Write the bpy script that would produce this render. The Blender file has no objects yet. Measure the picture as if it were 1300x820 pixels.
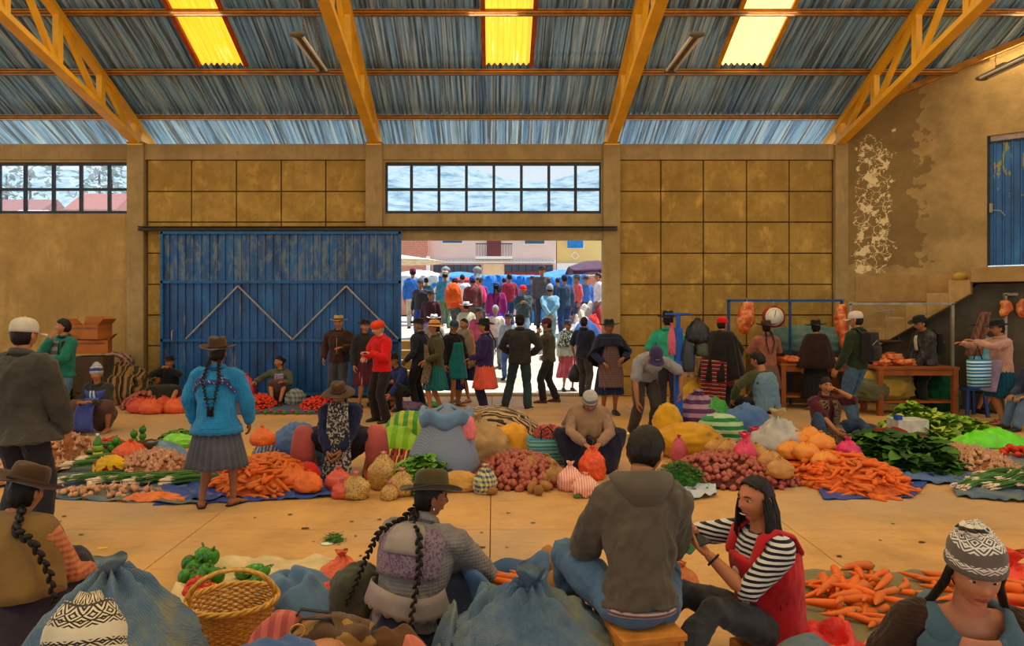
import bpy, bmesh, math, random
import numpy as np
from mathutils import Vector, Matrix, noise, Quaternion
PI = math.pi
FPX, HC = 900.0, 1.78
SC = bpy.context.scene
COL = SC.collection
random.seed(7)

def P(x, y, d):
    return Vector(((x-626)*d/FPX, d, HC-(y-390)*d/FPX))
def G(x, y, z=0.0):
    d = (HC-z)*FPX/(y-390)
    return Vector(((x-626)*d/FPX, d, z))

# ---------------------------------------------------------------- materials
def lin(c):
    c = c/255.0
    return c/12.92 if c <= 0.04045 else ((c+0.055)/1.055)**2.4
def rgb(r, g, b):
    return (lin(r), lin(g), lin(b), 1)
_M = {}
class NT:
    def __init__(s, name):
        s.m = bpy.data.materials.new(name); s.m.use_nodes = True
        s.t = s.m.node_tree; s.n = s.t.nodes; s.l = s.t.links
        s.b = s.n['Principled BSDF']; s.tc = s.n.new('ShaderNodeTexCoord')
    def node(s, k, **kw):
        nd = s.n.new(k)
        for a, v in kw.items():
            if a.startswith('i_'):
                nd.inputs[a[2:].replace('_', ' ')].default_value = v
            else:
                setattr(nd, a, v)
        return nd
    def map(s, sc=(1,1,1), rot=(0,0,0), co='Object'):
        mp = s.node('ShaderNodeMapping'); mp.inputs['Scale'].default_value = sc; mp.inputs['Rotation'].default_value = rot
        s.l.new(s.tc.outputs[co], mp.inputs['Vector']); return mp.outputs[0]
    def noise(s, scale, det=3, vec=None, rough=.5):
        n = s.node('ShaderNodeTexNoise'); n.inputs['Scale'].default_value = scale; n.inputs['Detail'].default_value = det; n.inputs['Roughness'].default_value = rough
        s.l.new(vec if vec is not None else s.tc.outputs['Object'], n.inputs['Vector']); return n.outputs['Fac']
    def ramp(s, fac, stops, interp='LINEAR'):
        r = s.node('ShaderNodeValToRGB'); r.color_ramp.interpolation = interp
        e = r.color_ramp.elements
        while len(e) < len(stops): e.new(0.5)
        for k, (p, c) in enumerate(stops):
            e[k].position = p; e[k].color = c
        s.l.new(fac, r.inputs['Fac']); return r.outputs['Color']
    def mix(s, fac, a, b, mode='MIX'):
        m = s.node('ShaderNodeMix', data_type='RGBA', blend_type=mode)
        for i, v in ((0, fac), (6, a), (7, b)):
            if isinstance(v, (int, float)): m.inputs[i].default_value = v
            elif isinstance(v, tuple): m.inputs[i].default_value = v
            else: s.l.new(v, m.inputs[i])
        return m.outputs[2]
    def math(s, op, a, b=0.0):
        m = s.node('ShaderNodeMath', operation=op)
        for i, v in ((0, a), (1, b)):
            if isinstance(v, (int, float)): m.inputs[i].default_value = v
            else: s.l.new(v, m.inputs[i])
        return m.outputs[0]
    def sep(s, vec):
        m = s.node('ShaderNodeSeparateXYZ'); s.l.new(vec, m.inputs[0]); return m.outputs
    def col(s, c):
        if isinstance(c, tuple): s.b.inputs['Base Color'].default_value = c
        else: s.l.new(c, s.b.inputs['Base Color'])
    def bump(s, h, strength=.4, dist=.01):
        b = s.node('ShaderNodeBump'); b.inputs['Strength'].default_value = strength; b.inputs['Distance'].default_value = dist
        s.l.new(h, b.inputs['Height']); s.l.new(b.outputs[0], s.b.inputs['Normal'])
    def set(s, **kw):
        for k, v in kw.items(): s.b.inputs[k.replace('_', ' ')].default_value = v
        return s.m

def mul(c, f): return (min(1, c[0]*f), min(1, c[1]*f), min(1, c[2]*f), 1)

def plain(name, c, rough=.7, var=.25, sc=8, bump=.2, bs=40, metal=0, spec=.3, bd=.005):
    """simple surface with soft noise variation and a fine bump"""
    key = (name, c, rough, var, sc, bump, metal)
    if key in _M: return _M[key]
    t = NT(name)
    if var > 0:
        t.col(t.ramp(t.noise(sc, 4), [(.3, mul(c, 1-var)), (.7, mul(c, 1+var))]))
    else: t.col(c)
    if bump > 0: t.bump(t.noise(bs, 3), bump, bd)
    _M[key] = t.set(Roughness=rough, Metallic=metal, Specular_IOR_Level=spec)
    return _M[key]

def cloth(c, kind='weave', name='cloth', **kw):
    c2 = kw.get('c2'); sc = kw.get('sc', 1.0); c3 = kw.get('c3')
    key = ('cloth', c, kind, c2, c3, sc, name, kw.get('ax'))
    if key in _M: return _M[key]
    t = NT(name)
    base = t.ramp(t.noise(6, 4), [(.3, mul(c, .78)), (.7, mul(c, 1.22))])
    h = t.noise(260, 2)
    if kind == 'weave': out = base
    elif kind == 'stripe':                       # bands along axis ax
        ax = kw.get('ax', 2); o = t.sep(t.tc.outputs['Object'])[ax]
        w = t.math('FRACT', t.math('MULTIPLY', o, sc))
        st = [(0, c), (.5, c2)] if c3 is None else [(0, c), (.3, c2), (.45, c3), (.6, c), (.72, c2)]
        out = t.mix(.3, t.ramp(w, st, 'CONSTANT'), base, 'MULTIPLY') if False else t.ramp(w, st, 'CONSTANT')
    elif kind == 'check':
        o = t.sep(t.tc.outputs['Object'])
        a = t.math('GREATER_THAN', t.math('FRACT', t.math('MULTIPLY', t.math('ADD', o[0], o[1]), sc)), .5)
        b = t.math('GREATER_THAN', t.math('FRACT', t.math('MULTIPLY', o[2], sc)), .5)
        out = t.mix(t.math('MULTIPLY', t.math('ADD', a, b), .5), c, c2)
    elif kind == 'dots':
        v = t.node('ShaderNodeTexVoronoi'); v.inputs['Scale'].default_value = 34*sc
        t.l.new(t.tc.outputs['Object'], v.inputs['Vector'])
        out = t.mix(t.math('LESS_THAN', v.outputs['Distance'], .32), base, c2)
    elif kind == 'floral':
        f = t.noise(38*sc, 2)
        out = t.mix(t.math('GREATER_THAN', f, .53), base, c2)
    elif kind == 'knit':
        o = t.sep(t.tc.outputs['Object'])
        w = t.math('SINE', t.math('MULTIPLY', o[2], 420*sc)); w2 = t.math('SINE', t.math('MULTIPLY', t.math('ADD', o[0], o[1]), 300*sc))
        out = base; h = t.math('ADD', w, w2)
    elif kind == 'denim':
        out = t.mix(t.math('MULTIPLY', t.noise(4, 5, rough=.65), 1.0), mul(c, .6), mul(c, 1.7)); h = t.noise(300, 2)
    elif kind == 'fair':                         # patterned knit hat: bands of dark figures on a light ground
        g = t.tc.outputs['UV']; o = t.sep(g)
        u = t.math('ABSOLUTE', t.math('SUBTRACT', t.math('FRACT', t.math('MULTIPLY', o[0], 11*sc)), .5))
        v = t.math('FRACT', t.math('MULTIPLY', o[1], 5))
        vv = t.math('ABSOLUTE', t.math('SUBTRACT', v, .5))
        dia = t.math('FRACT', t.math('MULTIPLY', t.math('ADD', u, vv), 3.2))
        fig = t.math('GREATER_THAN', dia, .5)
        band = t.ramp(o[1], [(0, (1,1,1,1)), (.26, (0,0,0,1)), (.50, (1,1,1,1))], 'CONSTANT')
        ln = t.math('LESS_THAN', v, .1)
        out = t.mix(t.math('MULTIPLY', t.math('MAXIMUM', fig, ln), band), base, c2)
        h = t.noise(200, 2)
    t.col(out)
    t.bump(h, kw.get('b', .35), .003)
    if kw.get('sheen', True): t.b.inputs['Sheen Weight'].default_value = .15
    _M[key] = t.set(Roughness=kw.get('rough', .9), Specular_IOR_Level=kw.get('spec', .15))
    return _M[key]

def plastic(c, name='plastic_film', alpha=1.0, rough=.3):
    key = ('pl', c, name, alpha)
    if key in _M: return _M[key]
    t = NT(name); t.col(t.ramp(t.noise(9, 4), [(.3, mul(c, .8)), (.7, mul(c, 1.2))]))
    t.bump(t.noise(22, 5, rough=.7), .9, .02)
    _M[key] = t.set(Roughness=rough, Specular_IOR_Level=.5, Alpha=alpha)
    return _M[key]

# ---------------------------------------------------------------- mesh builder
def frame_of(d, up=None):
    d = Vector(d).normalized()
    u = Vector(up) if up is not None else (Vector((0, 0, 1)) if abs(d.z) < .9 else Vector((0, 1, 0)))
    x = d.cross(u)
    if x.length < 1e-5: x = d.cross(Vector((1, 0, 0)))
    x.normalize(); y = x.cross(d).normalized()
    return x, y, d

class MB:
    def __init__(s): s.v = []; s.f = []; s.mi = []; s.cur = 0; s.uv = None
    def add(s, vs, fs, mi=None):
        b = len(s.v); s.v.extend([tuple(v) for v in vs])
        for f in fs: s.f.append([b+i for i in f]); s.mi.append(s.cur if mi is None else mi)
        return s
    def box(s, c, size, rz=0, M=None, mi=None, taper=0):
        hx, hy, hz = size[0]/2, size[1]/2, size[2]/2
        vs = []
        for z in (-1, 1):
            k = 1-taper if z > 0 else 1
            for x, y in ((-1,-1), (1,-1), (1,1), (-1,1)): vs.append(Vector((x*hx*k, y*hy*k, z*hz)))
        R = M if M is not None else Matrix.Rotation(rz, 3, 'Z')
        vs = [R @ v + Vector(c) for v in vs]
        return s.add(vs, [(3,2,1,0), (4,5,6,7), (0,1,5,4), (1,2,6,5), (2,3,7,6), (3,0,4,7)], mi)
    def bar(s, p, q, w, h, up=None, mi=None):
        p, q = Vector(p), Vector(q); x, y, d = frame_of(q-p, up)
        vs = [a + x*(i*w/2) + y*(j*h/2) for a in (p, q) for i, j in ((-1,-1), (1,-1), (1,1), (-1,1))]
        return s.add(vs, [(3,2,1,0), (4,5,6,7), (0,1,5,4), (1,2,6,5), (2,3,7,6), (3,0,4,7)], mi)
    def loft(s, rings, caps=True, mi=None, closed=True):
        n = len(rings[0]); vs = [v for r in rings for v in r]; fs = []
        m = n if closed else n-1
        for k in range(len(rings)-1):
            for i in range(m):
                j = (i+1) % n; fs.append((k*n+i, k*n+j, (k+1)*n+j, (k+1)*n+i))
        if caps:
            fs.append(tuple(range(n-1, -1, -1))); o = (len(rings)-1)*n; fs.append(tuple(range(o, o+n)))
        return s.add(vs, fs, mi)
    def tube(s, pts, rad, n=8, up=None, flat=1.0, mi=None, round_=True):
        pts = [Vector(p) for p in pts]
        if isinstance(rad, (int, float)): rad = [rad]*len(pts)
        rings = []
        x, y, d = frame_of(pts[1]-pts[0], up); last = d
        P2, R2 = list(pts), list(rad)
        if round_:
            P2 = [pts[0]-d*rad[0]*.6] + P2; R2 = [rad[0]*.55] + R2
            e = (pts[-1]-pts[-2]).normalized(); P2 = P2+[pts[-1]+e*rad[-1]*.6]; R2 = R2+[rad[-1]*.55]
        for k, p in enumerate(P2):
            a = P2[max(k-1, 0)]; b = P2[min(k+1, len(P2)-1)]; t = (b-a)
            t = t.normalized() if t.length > 1e-7 else last
            q = last.rotation_difference(t); x = q @ x; y = q @ y; last = t
            rings.append([p + x*math.cos(2*PI*i/n)*R2[k] + y*math.sin(2*PI*i/n)*R2[k]*flat for i in range(n)])
        return s.loft(rings, True, mi)
    def ell(s, c, r, R=None, seg=14, ring=9, mi=None, fn=None):
        c = Vector(c); r = (r, r, r) if isinstance(r, (int, float)) else r
        vs = []; fs = []
        for k in range(1, ring):
            th = PI*k/ring
            for i in range(seg):
                ph = 2*PI*i/seg; vs.append(Vector((math.sin(th)*math.cos(ph), math.sin(th)*math.sin(ph), math.cos(th))))
        vs.append(Vector((0, 0, 1))); vs.append(Vector((0, 0, -1)))
        out = []
        for v in vs:
            q = Vector((v.x*r[0], v.y*r[1], v.z*r[2]))
            if fn: q = fn(q, v)
            if R is not None: q = R @ q
            out.append(q + c)
        for k in range(ring-2):
            for i in range(seg):
                j = (i+1) % seg; fs.append((k*seg+i, (k+1)*seg+i, (k+1)*seg+j, k*seg+j))
        T, B = len(vs)-2, len(vs)-1
        for i in range(seg):
            j = (i+1) % seg; fs.append((T, i, j)); fs.append((B, (ring-2)*seg+j, (ring-2)*seg+i))
        return s.add(out, fs, mi)
    def lathe(s, prof, n=24, c=(0,0,0), R=None, mi=None, fn=None, caps=True):
        rings = []
        for r, z in prof:
            ring = []
            for i in range(n):
                a = 2*PI*i/n; q = Vector((r*math.cos(a), r*math.sin(a), z))
                if fn: q = fn(q, a, r)
                if R is not None: q = R @ q
                ring.append(q + Vector(c))
            rings.append(ring)
        return s.loft(rings, caps, mi)
    def grid(s, nx, ny, fn, mi=None, skip=None):
        vs = [fn(i/(nx-1), j/(ny-1)) for j in range(ny) for i in range(nx)]
        fs = [(j*nx+i, j*nx+i+1, (j+1)*nx+i+1, (j+1)*nx+i) for j in range(ny-1) for i in range(nx-1) if not (skip and skip((i+.5)/(nx-1), (j+.5)/(ny-1)))]
        return s.add(vs, fs, mi)
    def xform(s, M, a=0):
        s.v[a:] = [tuple(M @ Vector(v)) for v in s.v[a:]]; return s
    def mesh(s, name, smooth=True):
        me = bpy.data.meshes.new(name); me.from_pydata(s.v, [], s.f)
        me.polygons.foreach_set('material_index', s.mi)
        if smooth: me.polygons.foreach_set('use_smooth', [True]*len(s.f))
        me.update(); return me
    def build(s, name, mats, parent=None, smooth=True, loc=None, rz=0, bevel=0, solid=0, sub=0, ang=None):
        if not isinstance(mats, (list, tuple)): mats = [mats]
        me = s.mesh(name, smooth)
        for m in mats: me.materials.append(m)
        o = bpy.data.objects.new(name, me); COL.objects.link(o)
        if parent is not None: o.parent = parent
        if loc is not None: o.location = loc
        if rz: o.rotation_euler = (0, 0, rz)
        if solid:
            m = o.modifiers.new('t', 'SOLIDIFY'); m.thickness = solid; m.offset = 0
        if bevel:
            m = o.modifiers.new('b', 'BEVEL'); m.width = bevel; m.segments = 2; m.limit_method = 'ANGLE'
        if sub:
            m = o.modifiers.new('s', 'SUBSURF'); m.levels = sub; m.render_levels = sub
        return o

def remesh(mb, voxel, smooth=4, fold=None, facc=.5):
    """fuse overlapping shapes into one continuous surface; returns a mesh"""
    me = mb.mesh('tmp'); o = bpy.data.objects.new('tmp', me); COL.objects.link(o)
    m = o.modifiers.new('r', 'REMESH'); m.mode = 'VOXEL'; m.voxel_size = voxel; m.use_smooth_shade = True
    if smooth:
        m = o.modifiers.new('s', 'SMOOTH'); m.factor = facc; m.iterations = smooth
    bpy.context.view_layer.update()
    dg = bpy.context.evaluated_depsgraph_get()
    out = bpy.data.meshes.new_from_object(o.evaluated_get(dg))
    bpy.data.objects.remove(o); bpy.data.meshes.remove(me)
    if fold:
        amp, sx, sz, seed = fold
        n = len(out.vertices); co = np.empty(n*3); no = np.empty(n*3)
        out.vertices.foreach_get('co', co); out.vertices.foreach_get('normal', no)
        co = co.reshape(-1, 3); no = no.reshape(-1, 3); sh = np.array([seed*3.1, seed*1.7, seed*.9])
        q = co*np.array([sx, sx, sz])+sh
        d = np.array([1-2*abs(noise.noise(v)) + .5*(1-2*abs(noise.noise(v*2.3))) for v in map(Vector, q)])-.75
        co += no*(np.maximum(d, -.6)*amp)[:, None]
        out.vertices.foreach_set('co', co.ravel()); out.update()
    out.polygons.foreach_set('use_smooth', [True]*len(out.polygons))
    return out

def link(name, me, mats, parent=None, loc=None):
    if not isinstance(mats, (list, tuple)): mats = [mats]
    me.name = name
    me.materials.clear()
    for m in mats: me.materials.append(m)
    o = bpy.data.objects.new(name, me); COL.objects.link(o)
    if parent is not None: o.parent = parent
    if loc is not None: o.location = loc
    return o

def tag(o, label=None, cat=None, group=None, kind=None):
    if label: o['label'] = label
    if cat: o['category'] = cat
    if group: o['group'] = group
    if kind: o['kind'] = kind
    return o
def thing(name, label, cat, loc=(0,0,0), rz=0, group=None, sc=1):
    o = bpy.data.objects.new(name, None); COL.objects.link(o)
    o.location = loc; o.rotation_euler = (0, 0, rz); o.empty_display_size = .1
    if sc != 1: o.scale = (sc,)*3
    return tag(o, label, cat, group)
def struct(o):
    o['kind'] = 'structure'; return o
def copytree(o, parent=None):
    c = o.copy(); COL.objects.link(c); c.parent = parent
    for ch in list(o.children): copytree(ch, c)
    return c
# ---------------------------------------------------------------- camera, sky and sun
cam = bpy.data.cameras.new('camera'); camo = bpy.data.objects.new('camera', cam); COL.objects.link(camo)
camo.location = (0, 0, HC); camo.rotation_euler = (PI/2, 0, 0)
cam.sensor_width = 36; cam.lens = FPX/1300*36; cam.shift_x = 24/1300; cam.shift_y = -20/1300
cam.clip_start = .05; cam.clip_end = 800
SC.camera = camo
SC.view_settings.view_transform = 'Standard'; SC.view_settings.look = 'None'
SC.view_settings.gamma = 1; SC.view_settings.use_curve_mapping = False
SC.view_settings.exposure = 0.1
W = bpy.data.worlds.new('sky'); SC.world = W; W.use_nodes = True
_n = W.node_tree.nodes; _l = W.node_tree.links
_bg = _n['Background']
_tc = _n.new('ShaderNodeTexCoord'); _sx = _n.new('ShaderNodeSeparateXYZ'); _r = _n.new('ShaderNodeValToRGB')
_l.new(_tc.outputs['Generated'], _sx.inputs[0]); _l.new(_sx.outputs[2], _r.inputs[0])
_r.color_ramp.elements[0].color = (.95, .93, .86, 1); _r.color_ramp.elements[1].color = (.42, .66, 1, 1); _r.color_ramp.elements[1].position = .7
_l.new(_r.outputs[0], _bg.inputs['Color']); _bg.inputs["Strength"].default_value = 1.15
sun = bpy.data.lights.new('sun', 'SUN'); sun.energy = 6.5; sun.angle = .02; sun.color = (1, .95, .86)
so = bpy.data.objects.new('sun', sun); COL.objects.link(so); so.rotation_euler = (math.radians(-5), math.radians(20), 0)

WY = 14.18                      # depth of the long wall
def wx(x): return (x-626)*WY/FPX
def wz(y): return HC-(y-390)*WY/FPX

# ---------------------------------------------------------------- setting materials
def plaster(name, c, panels=False):
    t = NT(name)
    big = t.noise(.7, 5, rough=.6); mid = t.noise(3.5, 6, rough=.65); streak = t.noise(1.0, 5, t.map((7, 7, .8)), .6)
    base = t.ramp(mid, [(.25, mul(c, .72)), (.5, c), (.78, mul(c, 1.25))])
    base = t.mix(t.ramp(big, [(.42, (0,0,0,1)), (.62, (.75,.75,.75,1))]), base, mul((c[0], c[1]*.97, c[2]*.9, 1), .72))
    base = t.mix(t.ramp(streak, [(.5, (0,0,0,1)), (.75, (.5,.5,.5,1))]), base, mul(c, .55))
    if panels:                   # smeared mortar patch in the middle of each cast panel
        o = t.sep(t.tc.outputs['Object'])
        base = t.mix(t.ramp(t.noise(2.4, 4, rough=.7), [(.5, (0,0,0,1)), (.62, (.6,.6,.6,1))]), base, mul((c[0], c[1]*.9, c[2]*.7, 1), .68))
        base = t.mix(t.ramp(t.noise(1.9, 6, t.map((1.3, 1, 1), co='Object'), .7), [(.54, (0,0,0,1)), (.66, (.7,.7,.7,1))]), base, mul(c, 1.5))
    t.col(base); t.bump(t.noise(30, 5, rough=.7), .5, .01)
    return t.set(Roughness=.92, Specular_IOR_Level=.15)
C_W = rgb(184, 148, 88)
m_wall = plaster('ochre_plaster', C_W); m_panel = plaster('cast_concrete_panels', rgb(170, 135, 70), True)
m_pillar = plaster('bare_concrete', rgb(170, 142, 96))
def floor_mat():
    t = NT('trodden_concrete')
    c = rgb(202, 152, 90)
    b = t.ramp(t.noise(1.1, 6, rough=.65), [(.3, mul(c, .66)), (.5, c), (.7, mul(c, 1.2))])
    b = t.mix(t.ramp(t.noise(.35, 3), [(.45, (0,0,0,1)), (.6, (.7,.7,.7,1))]), b, rgb(178, 150, 118))
    sp = t.noise(60, 3, rough=.8)
    b = t.mix(t.ramp(sp, [(.62, (0,0,0,1)), (.7, (.6,.6,.6,1))]), b, rgb(110, 78, 48))
    b = t.mix(t.ramp(t.noise(5, 6, t.map((1, 4, 1)), .7), [(.55, (0,0,0,1)), (.7, (.5,.5,.5,1))]), b, rgb(150, 112, 70))
    t.col(b); t.bump(t.noise(25, 5, rough=.7), .25, .006)
    return t.set(Roughness=.62, Specular_IOR_Level=.3)
m_floor = floor_mat(); m_joint = plain('joint_filler', rgb(120, 84, 50), .9)

# ---------------------------------------------------------------- floor cast in bays with open joints
fb = MB()
jx = [-30, G(282, 649).x, (G(623, 628).x), G(995, 664).x, 30]
jd = 1602/(672-390)
jy = [-7, jd-4.35, jd, jd+4.35, WY+.25]
# slabs: line the bays up with the joints seen on the floor
for i in range(4):
    for j in range(4):
        x0, x1, y0, y1 = jx[i], jx[i+1], jy[j], jy[j+1]; g = .0035
        fb.box(((x0+x1)/2, (y0+y1)/2, -.05), (x1-x0-2*g, y1-y0-2*g, .1))
fb.cur = 1; fb.box((0, (WY-7)/2, -.065), (60, WY+7.4, .1))
struct(fb.build('floor', [m_floor, m_joint], smooth=False, bevel=.004))

# ---------------------------------------------------------------- long wall
T = .22
wb = MB()
X0, X1 = -16.5, wx(1066)
zt, zb1 = wz(183), wz(203)
yc = WY+T/2
def wbox(a, b, lo, hi, th=T, y=None, mi=0): wb.box(((a+b)/2, (WY+T/2) if y is None else y, (lo+hi)/2), (b-a, th, hi-lo), mi=mi)
pill = [wx(-122), wx(174), wx(475.5), wx(776), wx(1066)]
wz_s, wz_t = wz(271), wz(206)        # window sill and head
# bays left: plaster, window band
for a, b, kind in ((X0, pill[0], 'win'), (pill[0], pill[1], 'win'), (pill[1], pill[2], 'panel'), (pill[2], pill[3], 'door'), (pill[3], X1, 'panel')):
    wbox(a, b, zb1, zt, T+.06, mi=2)                        # ring beam
    if kind == 'win':
        wbox(a, b, 0, wz_s); wbox(a, b, wz_t, zb1); wbox(b-.14, b, wz_s, wz_t)
        if a == X0: wbox(a, b, wz_s, wz_t)
    elif kind == 'door':
        wbox(a, b, wz_t, zb1); wbox(a, wx(489), wz_s, wz_t, mi=2); wbox(wx(763), b, wz_s, wz_t, mi=2)
        wbox(a, b, wz(292), wz_s, mi=2); wbox(a, b, wz(304), wz(293), T+.1, mi=2)
    else:
        wbox(a, b, 0, zb1, .16, WY+.16, mi=3)
        # cast panels separated by dark grooves
        cols = [187, 243, 300, 357, 413.5, 467] if a == pill[1] else [785, 839, 893, 948, 1002, 1057]
        rows = [203, 243, 282, 321.5, 361, 400, 439, 478, 503]
        if a == pill[1]: cols = [187, 243, 300, 357, 413.5, 467]
        g = .022
        for c0, c1 in zip(cols, cols[1:]):
            for r0, r1 in zip(rows, rows[1:]):
                wb.box(((wx(c0)+wx(c1))/2, WY+.05, (wz(r0)+wz(r1))/2), (wx(c1)-wx(c0)-g, .1, wz(r0)-wz(r1)-g), mi=1)
m_groove = plain('groove_mortar', rgb(112, 88, 48), .95)
struct(wb.build('wall_back', [m_wall, m_panel, m_pillar, m_groove], smooth=False, bevel=.008))
for k, px in enumerate(pill[:4]):
    b = MB(); b.box((0, 0, zt/2), (.335, .30, zt)); b.box((0, 0, zt+.01), (.345, .31, .04))
    o = struct(b.build('trim_%d' % (k+1), m_pillar, smooth=False, bevel=.012, loc=(px, WY+.06, 0)))
b = MB(); b.box((0, 0, zt/2), (.26, .30, zt)); struct(b.build('trim_5', m_pillar, smooth=False, bevel=.012, loc=(X1, WY+.05, 0)))
# shelf-like drip ledge under the gate rail and the rail itself
b = MB(); b.box(((wx(180)+wx(782))/2, WY-.13, wz(292)), (wx(782)-wx(180), .06, .05)); b.box(((wx(180)+wx(782))/2, WY-.10, wz(292)+.05), (wx(782)-wx(180), .14, .02))
struct(b.build('trim_6', plain('rail_steel', rgb(60, 48, 36), .5, metal=.5), smooth=False))

# windows: steel frames two panes high
m_steel = plain('dark_window_steel', rgb(52, 58, 66), .5, metal=.3)
def glass():
    t = NT('thin_glass'); n = t.n; out = n['Material Output']
    tr = n.new('ShaderNodeBsdfTransparent'); tr.inputs[0].default_value = (.93, .97, 1, 1); gl = n.new('ShaderNodeBsdfGlossy'); gl.inputs['Roughness'].default_value = .05
    mx = n.new('ShaderNodeMixShader'); mx.inputs[0].default_value = .08
    t.l.new(tr.outputs[0], mx.inputs[1]); t.l.new(gl.outputs[0], mx.inputs[2]); t.l.new(mx.outputs[0], out.inputs[0]); n.remove(t.b)
    return t.m
m_glass = glass()
def steel_window(i, xs, z0, z1):
    a, b = wx(xs[0]), wx(xs[-1]); zm = wz(240)
    f = MB()
    for x in xs: f.box((wx(x), WY+.06, (z0+z1)/2), (.055, .06, z1-z0))
    for z in (z0+.03, zm, z1-.03): f.box(((a+b)/2, WY+.06, z), (b-a, .05, .055))
    o = struct(f.build('window_%d' % i, m_steel, smooth=False))
    g = MB(); g.box(((a+b)/2, WY+.075, (z0+z1)/2), (b-a, .006, z1-z0)); g.build('pane', m_glass, o, smooth=False)
steel_window(1, [-106, -71, -36, -3, 30, 66, 101, 137, 164], wz_s, wz_t)
steel_window(2, [490, 522, 557, 592, 627, 662, 697, 731, 763], wz_s, wz_t)

# ---------------------------------------------------------------- blue sliding gate (door_1)
def blue_paint():
    t = NT('worn_blue_paint')
    o = t.tc.outputs['Object']
    c = rgb(20, 84, 146)
    b = t.ramp(t.noise(1.3, 5, t.map((2.5, 2.5, .7)), .6), [(.3, rgb(12, 48, 92)), (.55, c), (.8, rgb(40, 112, 164))])
    b = t.mix(t.ramp(t.noise(2.2, 5, t.map((3, 3, 1.0)), .65), [(.60, (0,0,0,1)), (.70, (.75,.75,.75,1))]), b, rgb(96, 92, 88))
    b = t.mix(t.ramp(t.noise(1.1, 4, t.map((5, 5, .8)), .6), [(.62, (0,0,0,1)), (.72, (.5,.5,.5,1))]), b, rgb(150, 140, 80))
    z = t.sep(o)[2]; up = t.math('MULTIPLY', t.math('GREATER_THAN', z, 2.28), t.ramp(t.noise(3.2, 5, t.map((3, 3, 1.2)), .65), [(.48, (0,0,0,1)), (.60, (.8,.8,.8,1))]))
    b = t.mix(up, b, rgb(104, 116, 122))
    t.col(b); return t.set(Roughness=.42, Specular_IOR_Level=.5)
m_blue = blue_paint(); m_rail = plain('gate_brace_steel', rgb(150, 142, 130), .5, metal=.3)
GY = WY-.24
gx0, gx1, gz1 = (206-626)*GY/FPX, (509.5-626)*GY/FPX, HC-(294-390)*GY/FPX
gz0 = .03
g = MB()
n = 30; prof = []
for k in range(n):                           # folded sheet: wide flats with narrow raised ribs
    a = gx0+(gx1-gx0)*k/n; w = (gx1-gx0)/n
    prof += [(a, 0), (a+w*.72, 0), (a+w*.78, -.035), (a+w*.94, -.035)]
prof.append((gx1, 0))
for z0, z1 in ((gz0, gz1),):
    vs = [(x, GY+y, z) for z in (z0, z1) for x, y in prof]; m = len(prof)
    g.add(vs, [(i, i+1, m+i+1, m+i) for i in range(m-1)])
gate = struct(g.build('door_1', m_blue, smooth=False, solid=.004))
b = MB()
gz = lambda y: HC-(y-390)*(GY-.06)/FPX; gx = lambda x: (x-626)*(GY-.06)/FPX
for z in (gz1-.03, gz(358), gz(432), gz0+.05): b.box(((gx0+gx1)/2, GY-.055, z), (gx1-gx0, .05, .05))
for x in (gx0+.02, gx1-.02): b.box((x, GY-.055, (gz0+gz1)/2), (.05, .05, gz1-gz0))
b.build('gate_frame', plain('blue_frame_paint', rgb(28, 90, 146), .45), gate, smooth=False)
zz = [(237, 430), (303, 363), (372, 431), (440, 363), (506, 430)]
for (x0, y0), (x1, y1) in zip(zz, zz[1:]):
    b = MB(); b.bar((gx(x0), GY-.095, gz(y0)), (gx(x1), GY-.095, gz(y1)), .03, .03); b.build('brace', m_rail, gate, smooth=False)
b = MB(); b.tube([(gx0+.25, GY-.09, 1.1), (gx0+.25, GY-.14, 1.13), (gx0+.25, GY-.14, 1.3), (gx0+.25, GY-.09, 1.33)], .012, 6); b.build('handle', m_rail, gate)

# ---------------------------------------------------------------- roof
m_ind = None
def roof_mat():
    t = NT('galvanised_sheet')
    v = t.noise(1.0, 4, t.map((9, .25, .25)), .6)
    c = t.ramp(v, [(.3, rgb(104, 160, 220)), (.5, rgb(160, 212, 252)), (.7, rgb(216, 242, 255))])  # blue of reflected daylight put into the sheet colour
    c = t.mix(t.ramp(t.noise(1.0, 5, t.map((26, .5, .5)), .6), [(.48, (0,0,0,1)), (.58, (.8,.8,.8,1))]), c, rgb(70, 76, 82))  # streaks in the colour boost the corrugation's light and dark contrast
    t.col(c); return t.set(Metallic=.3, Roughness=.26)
m_roof = roof_mat()
RS = .45; RZ0 = 5.62                          # slope and height over the wall line
def rz(y): return RZ0+RS*(WY-y)
RY0, RIDGE = WY+.90, 4.0
sky_x = [(281-626)*12.8/FPX, (646-626)*12.8/FPX-.02, (943-626)*12.8/FPX]
SKW, SK1, SK0 = .40, 12.78, 10.7              # skylight half width, low end, high end
def corr(xa, xb, ya, yb, pitch=.105, amp=.027, flip=0, off=0, sub=6):
    n = max(2, int((xb-xa)/pitch*sub)); mb = MB(); rows = []
    for y in (ya, yb):
        rows.append([(xa+(xb-xa)*i/n, y, (rz(y) if not flip else rz(2*RIDGE-y))+off+amp*math.sin(2*PI*(xa+(xb-xa)*i/n)/pitch)) for i in range(n+1)])
    mb.add(rows[0]+rows[1], [(i, i+1, n+1+i+1, n+1+i) for i in range(n)]); return mb
rf = MB()
xs = [-16.5]+[v for c in sky_x for v in (c-SKW, c+SKW)]+[15]
def addmb(a, b): a.add(b.v, b.f, None) if b.f else None
lap = [RY0, 12.86, 10.62, 8.4, 6.2, RIDGE]
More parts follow.
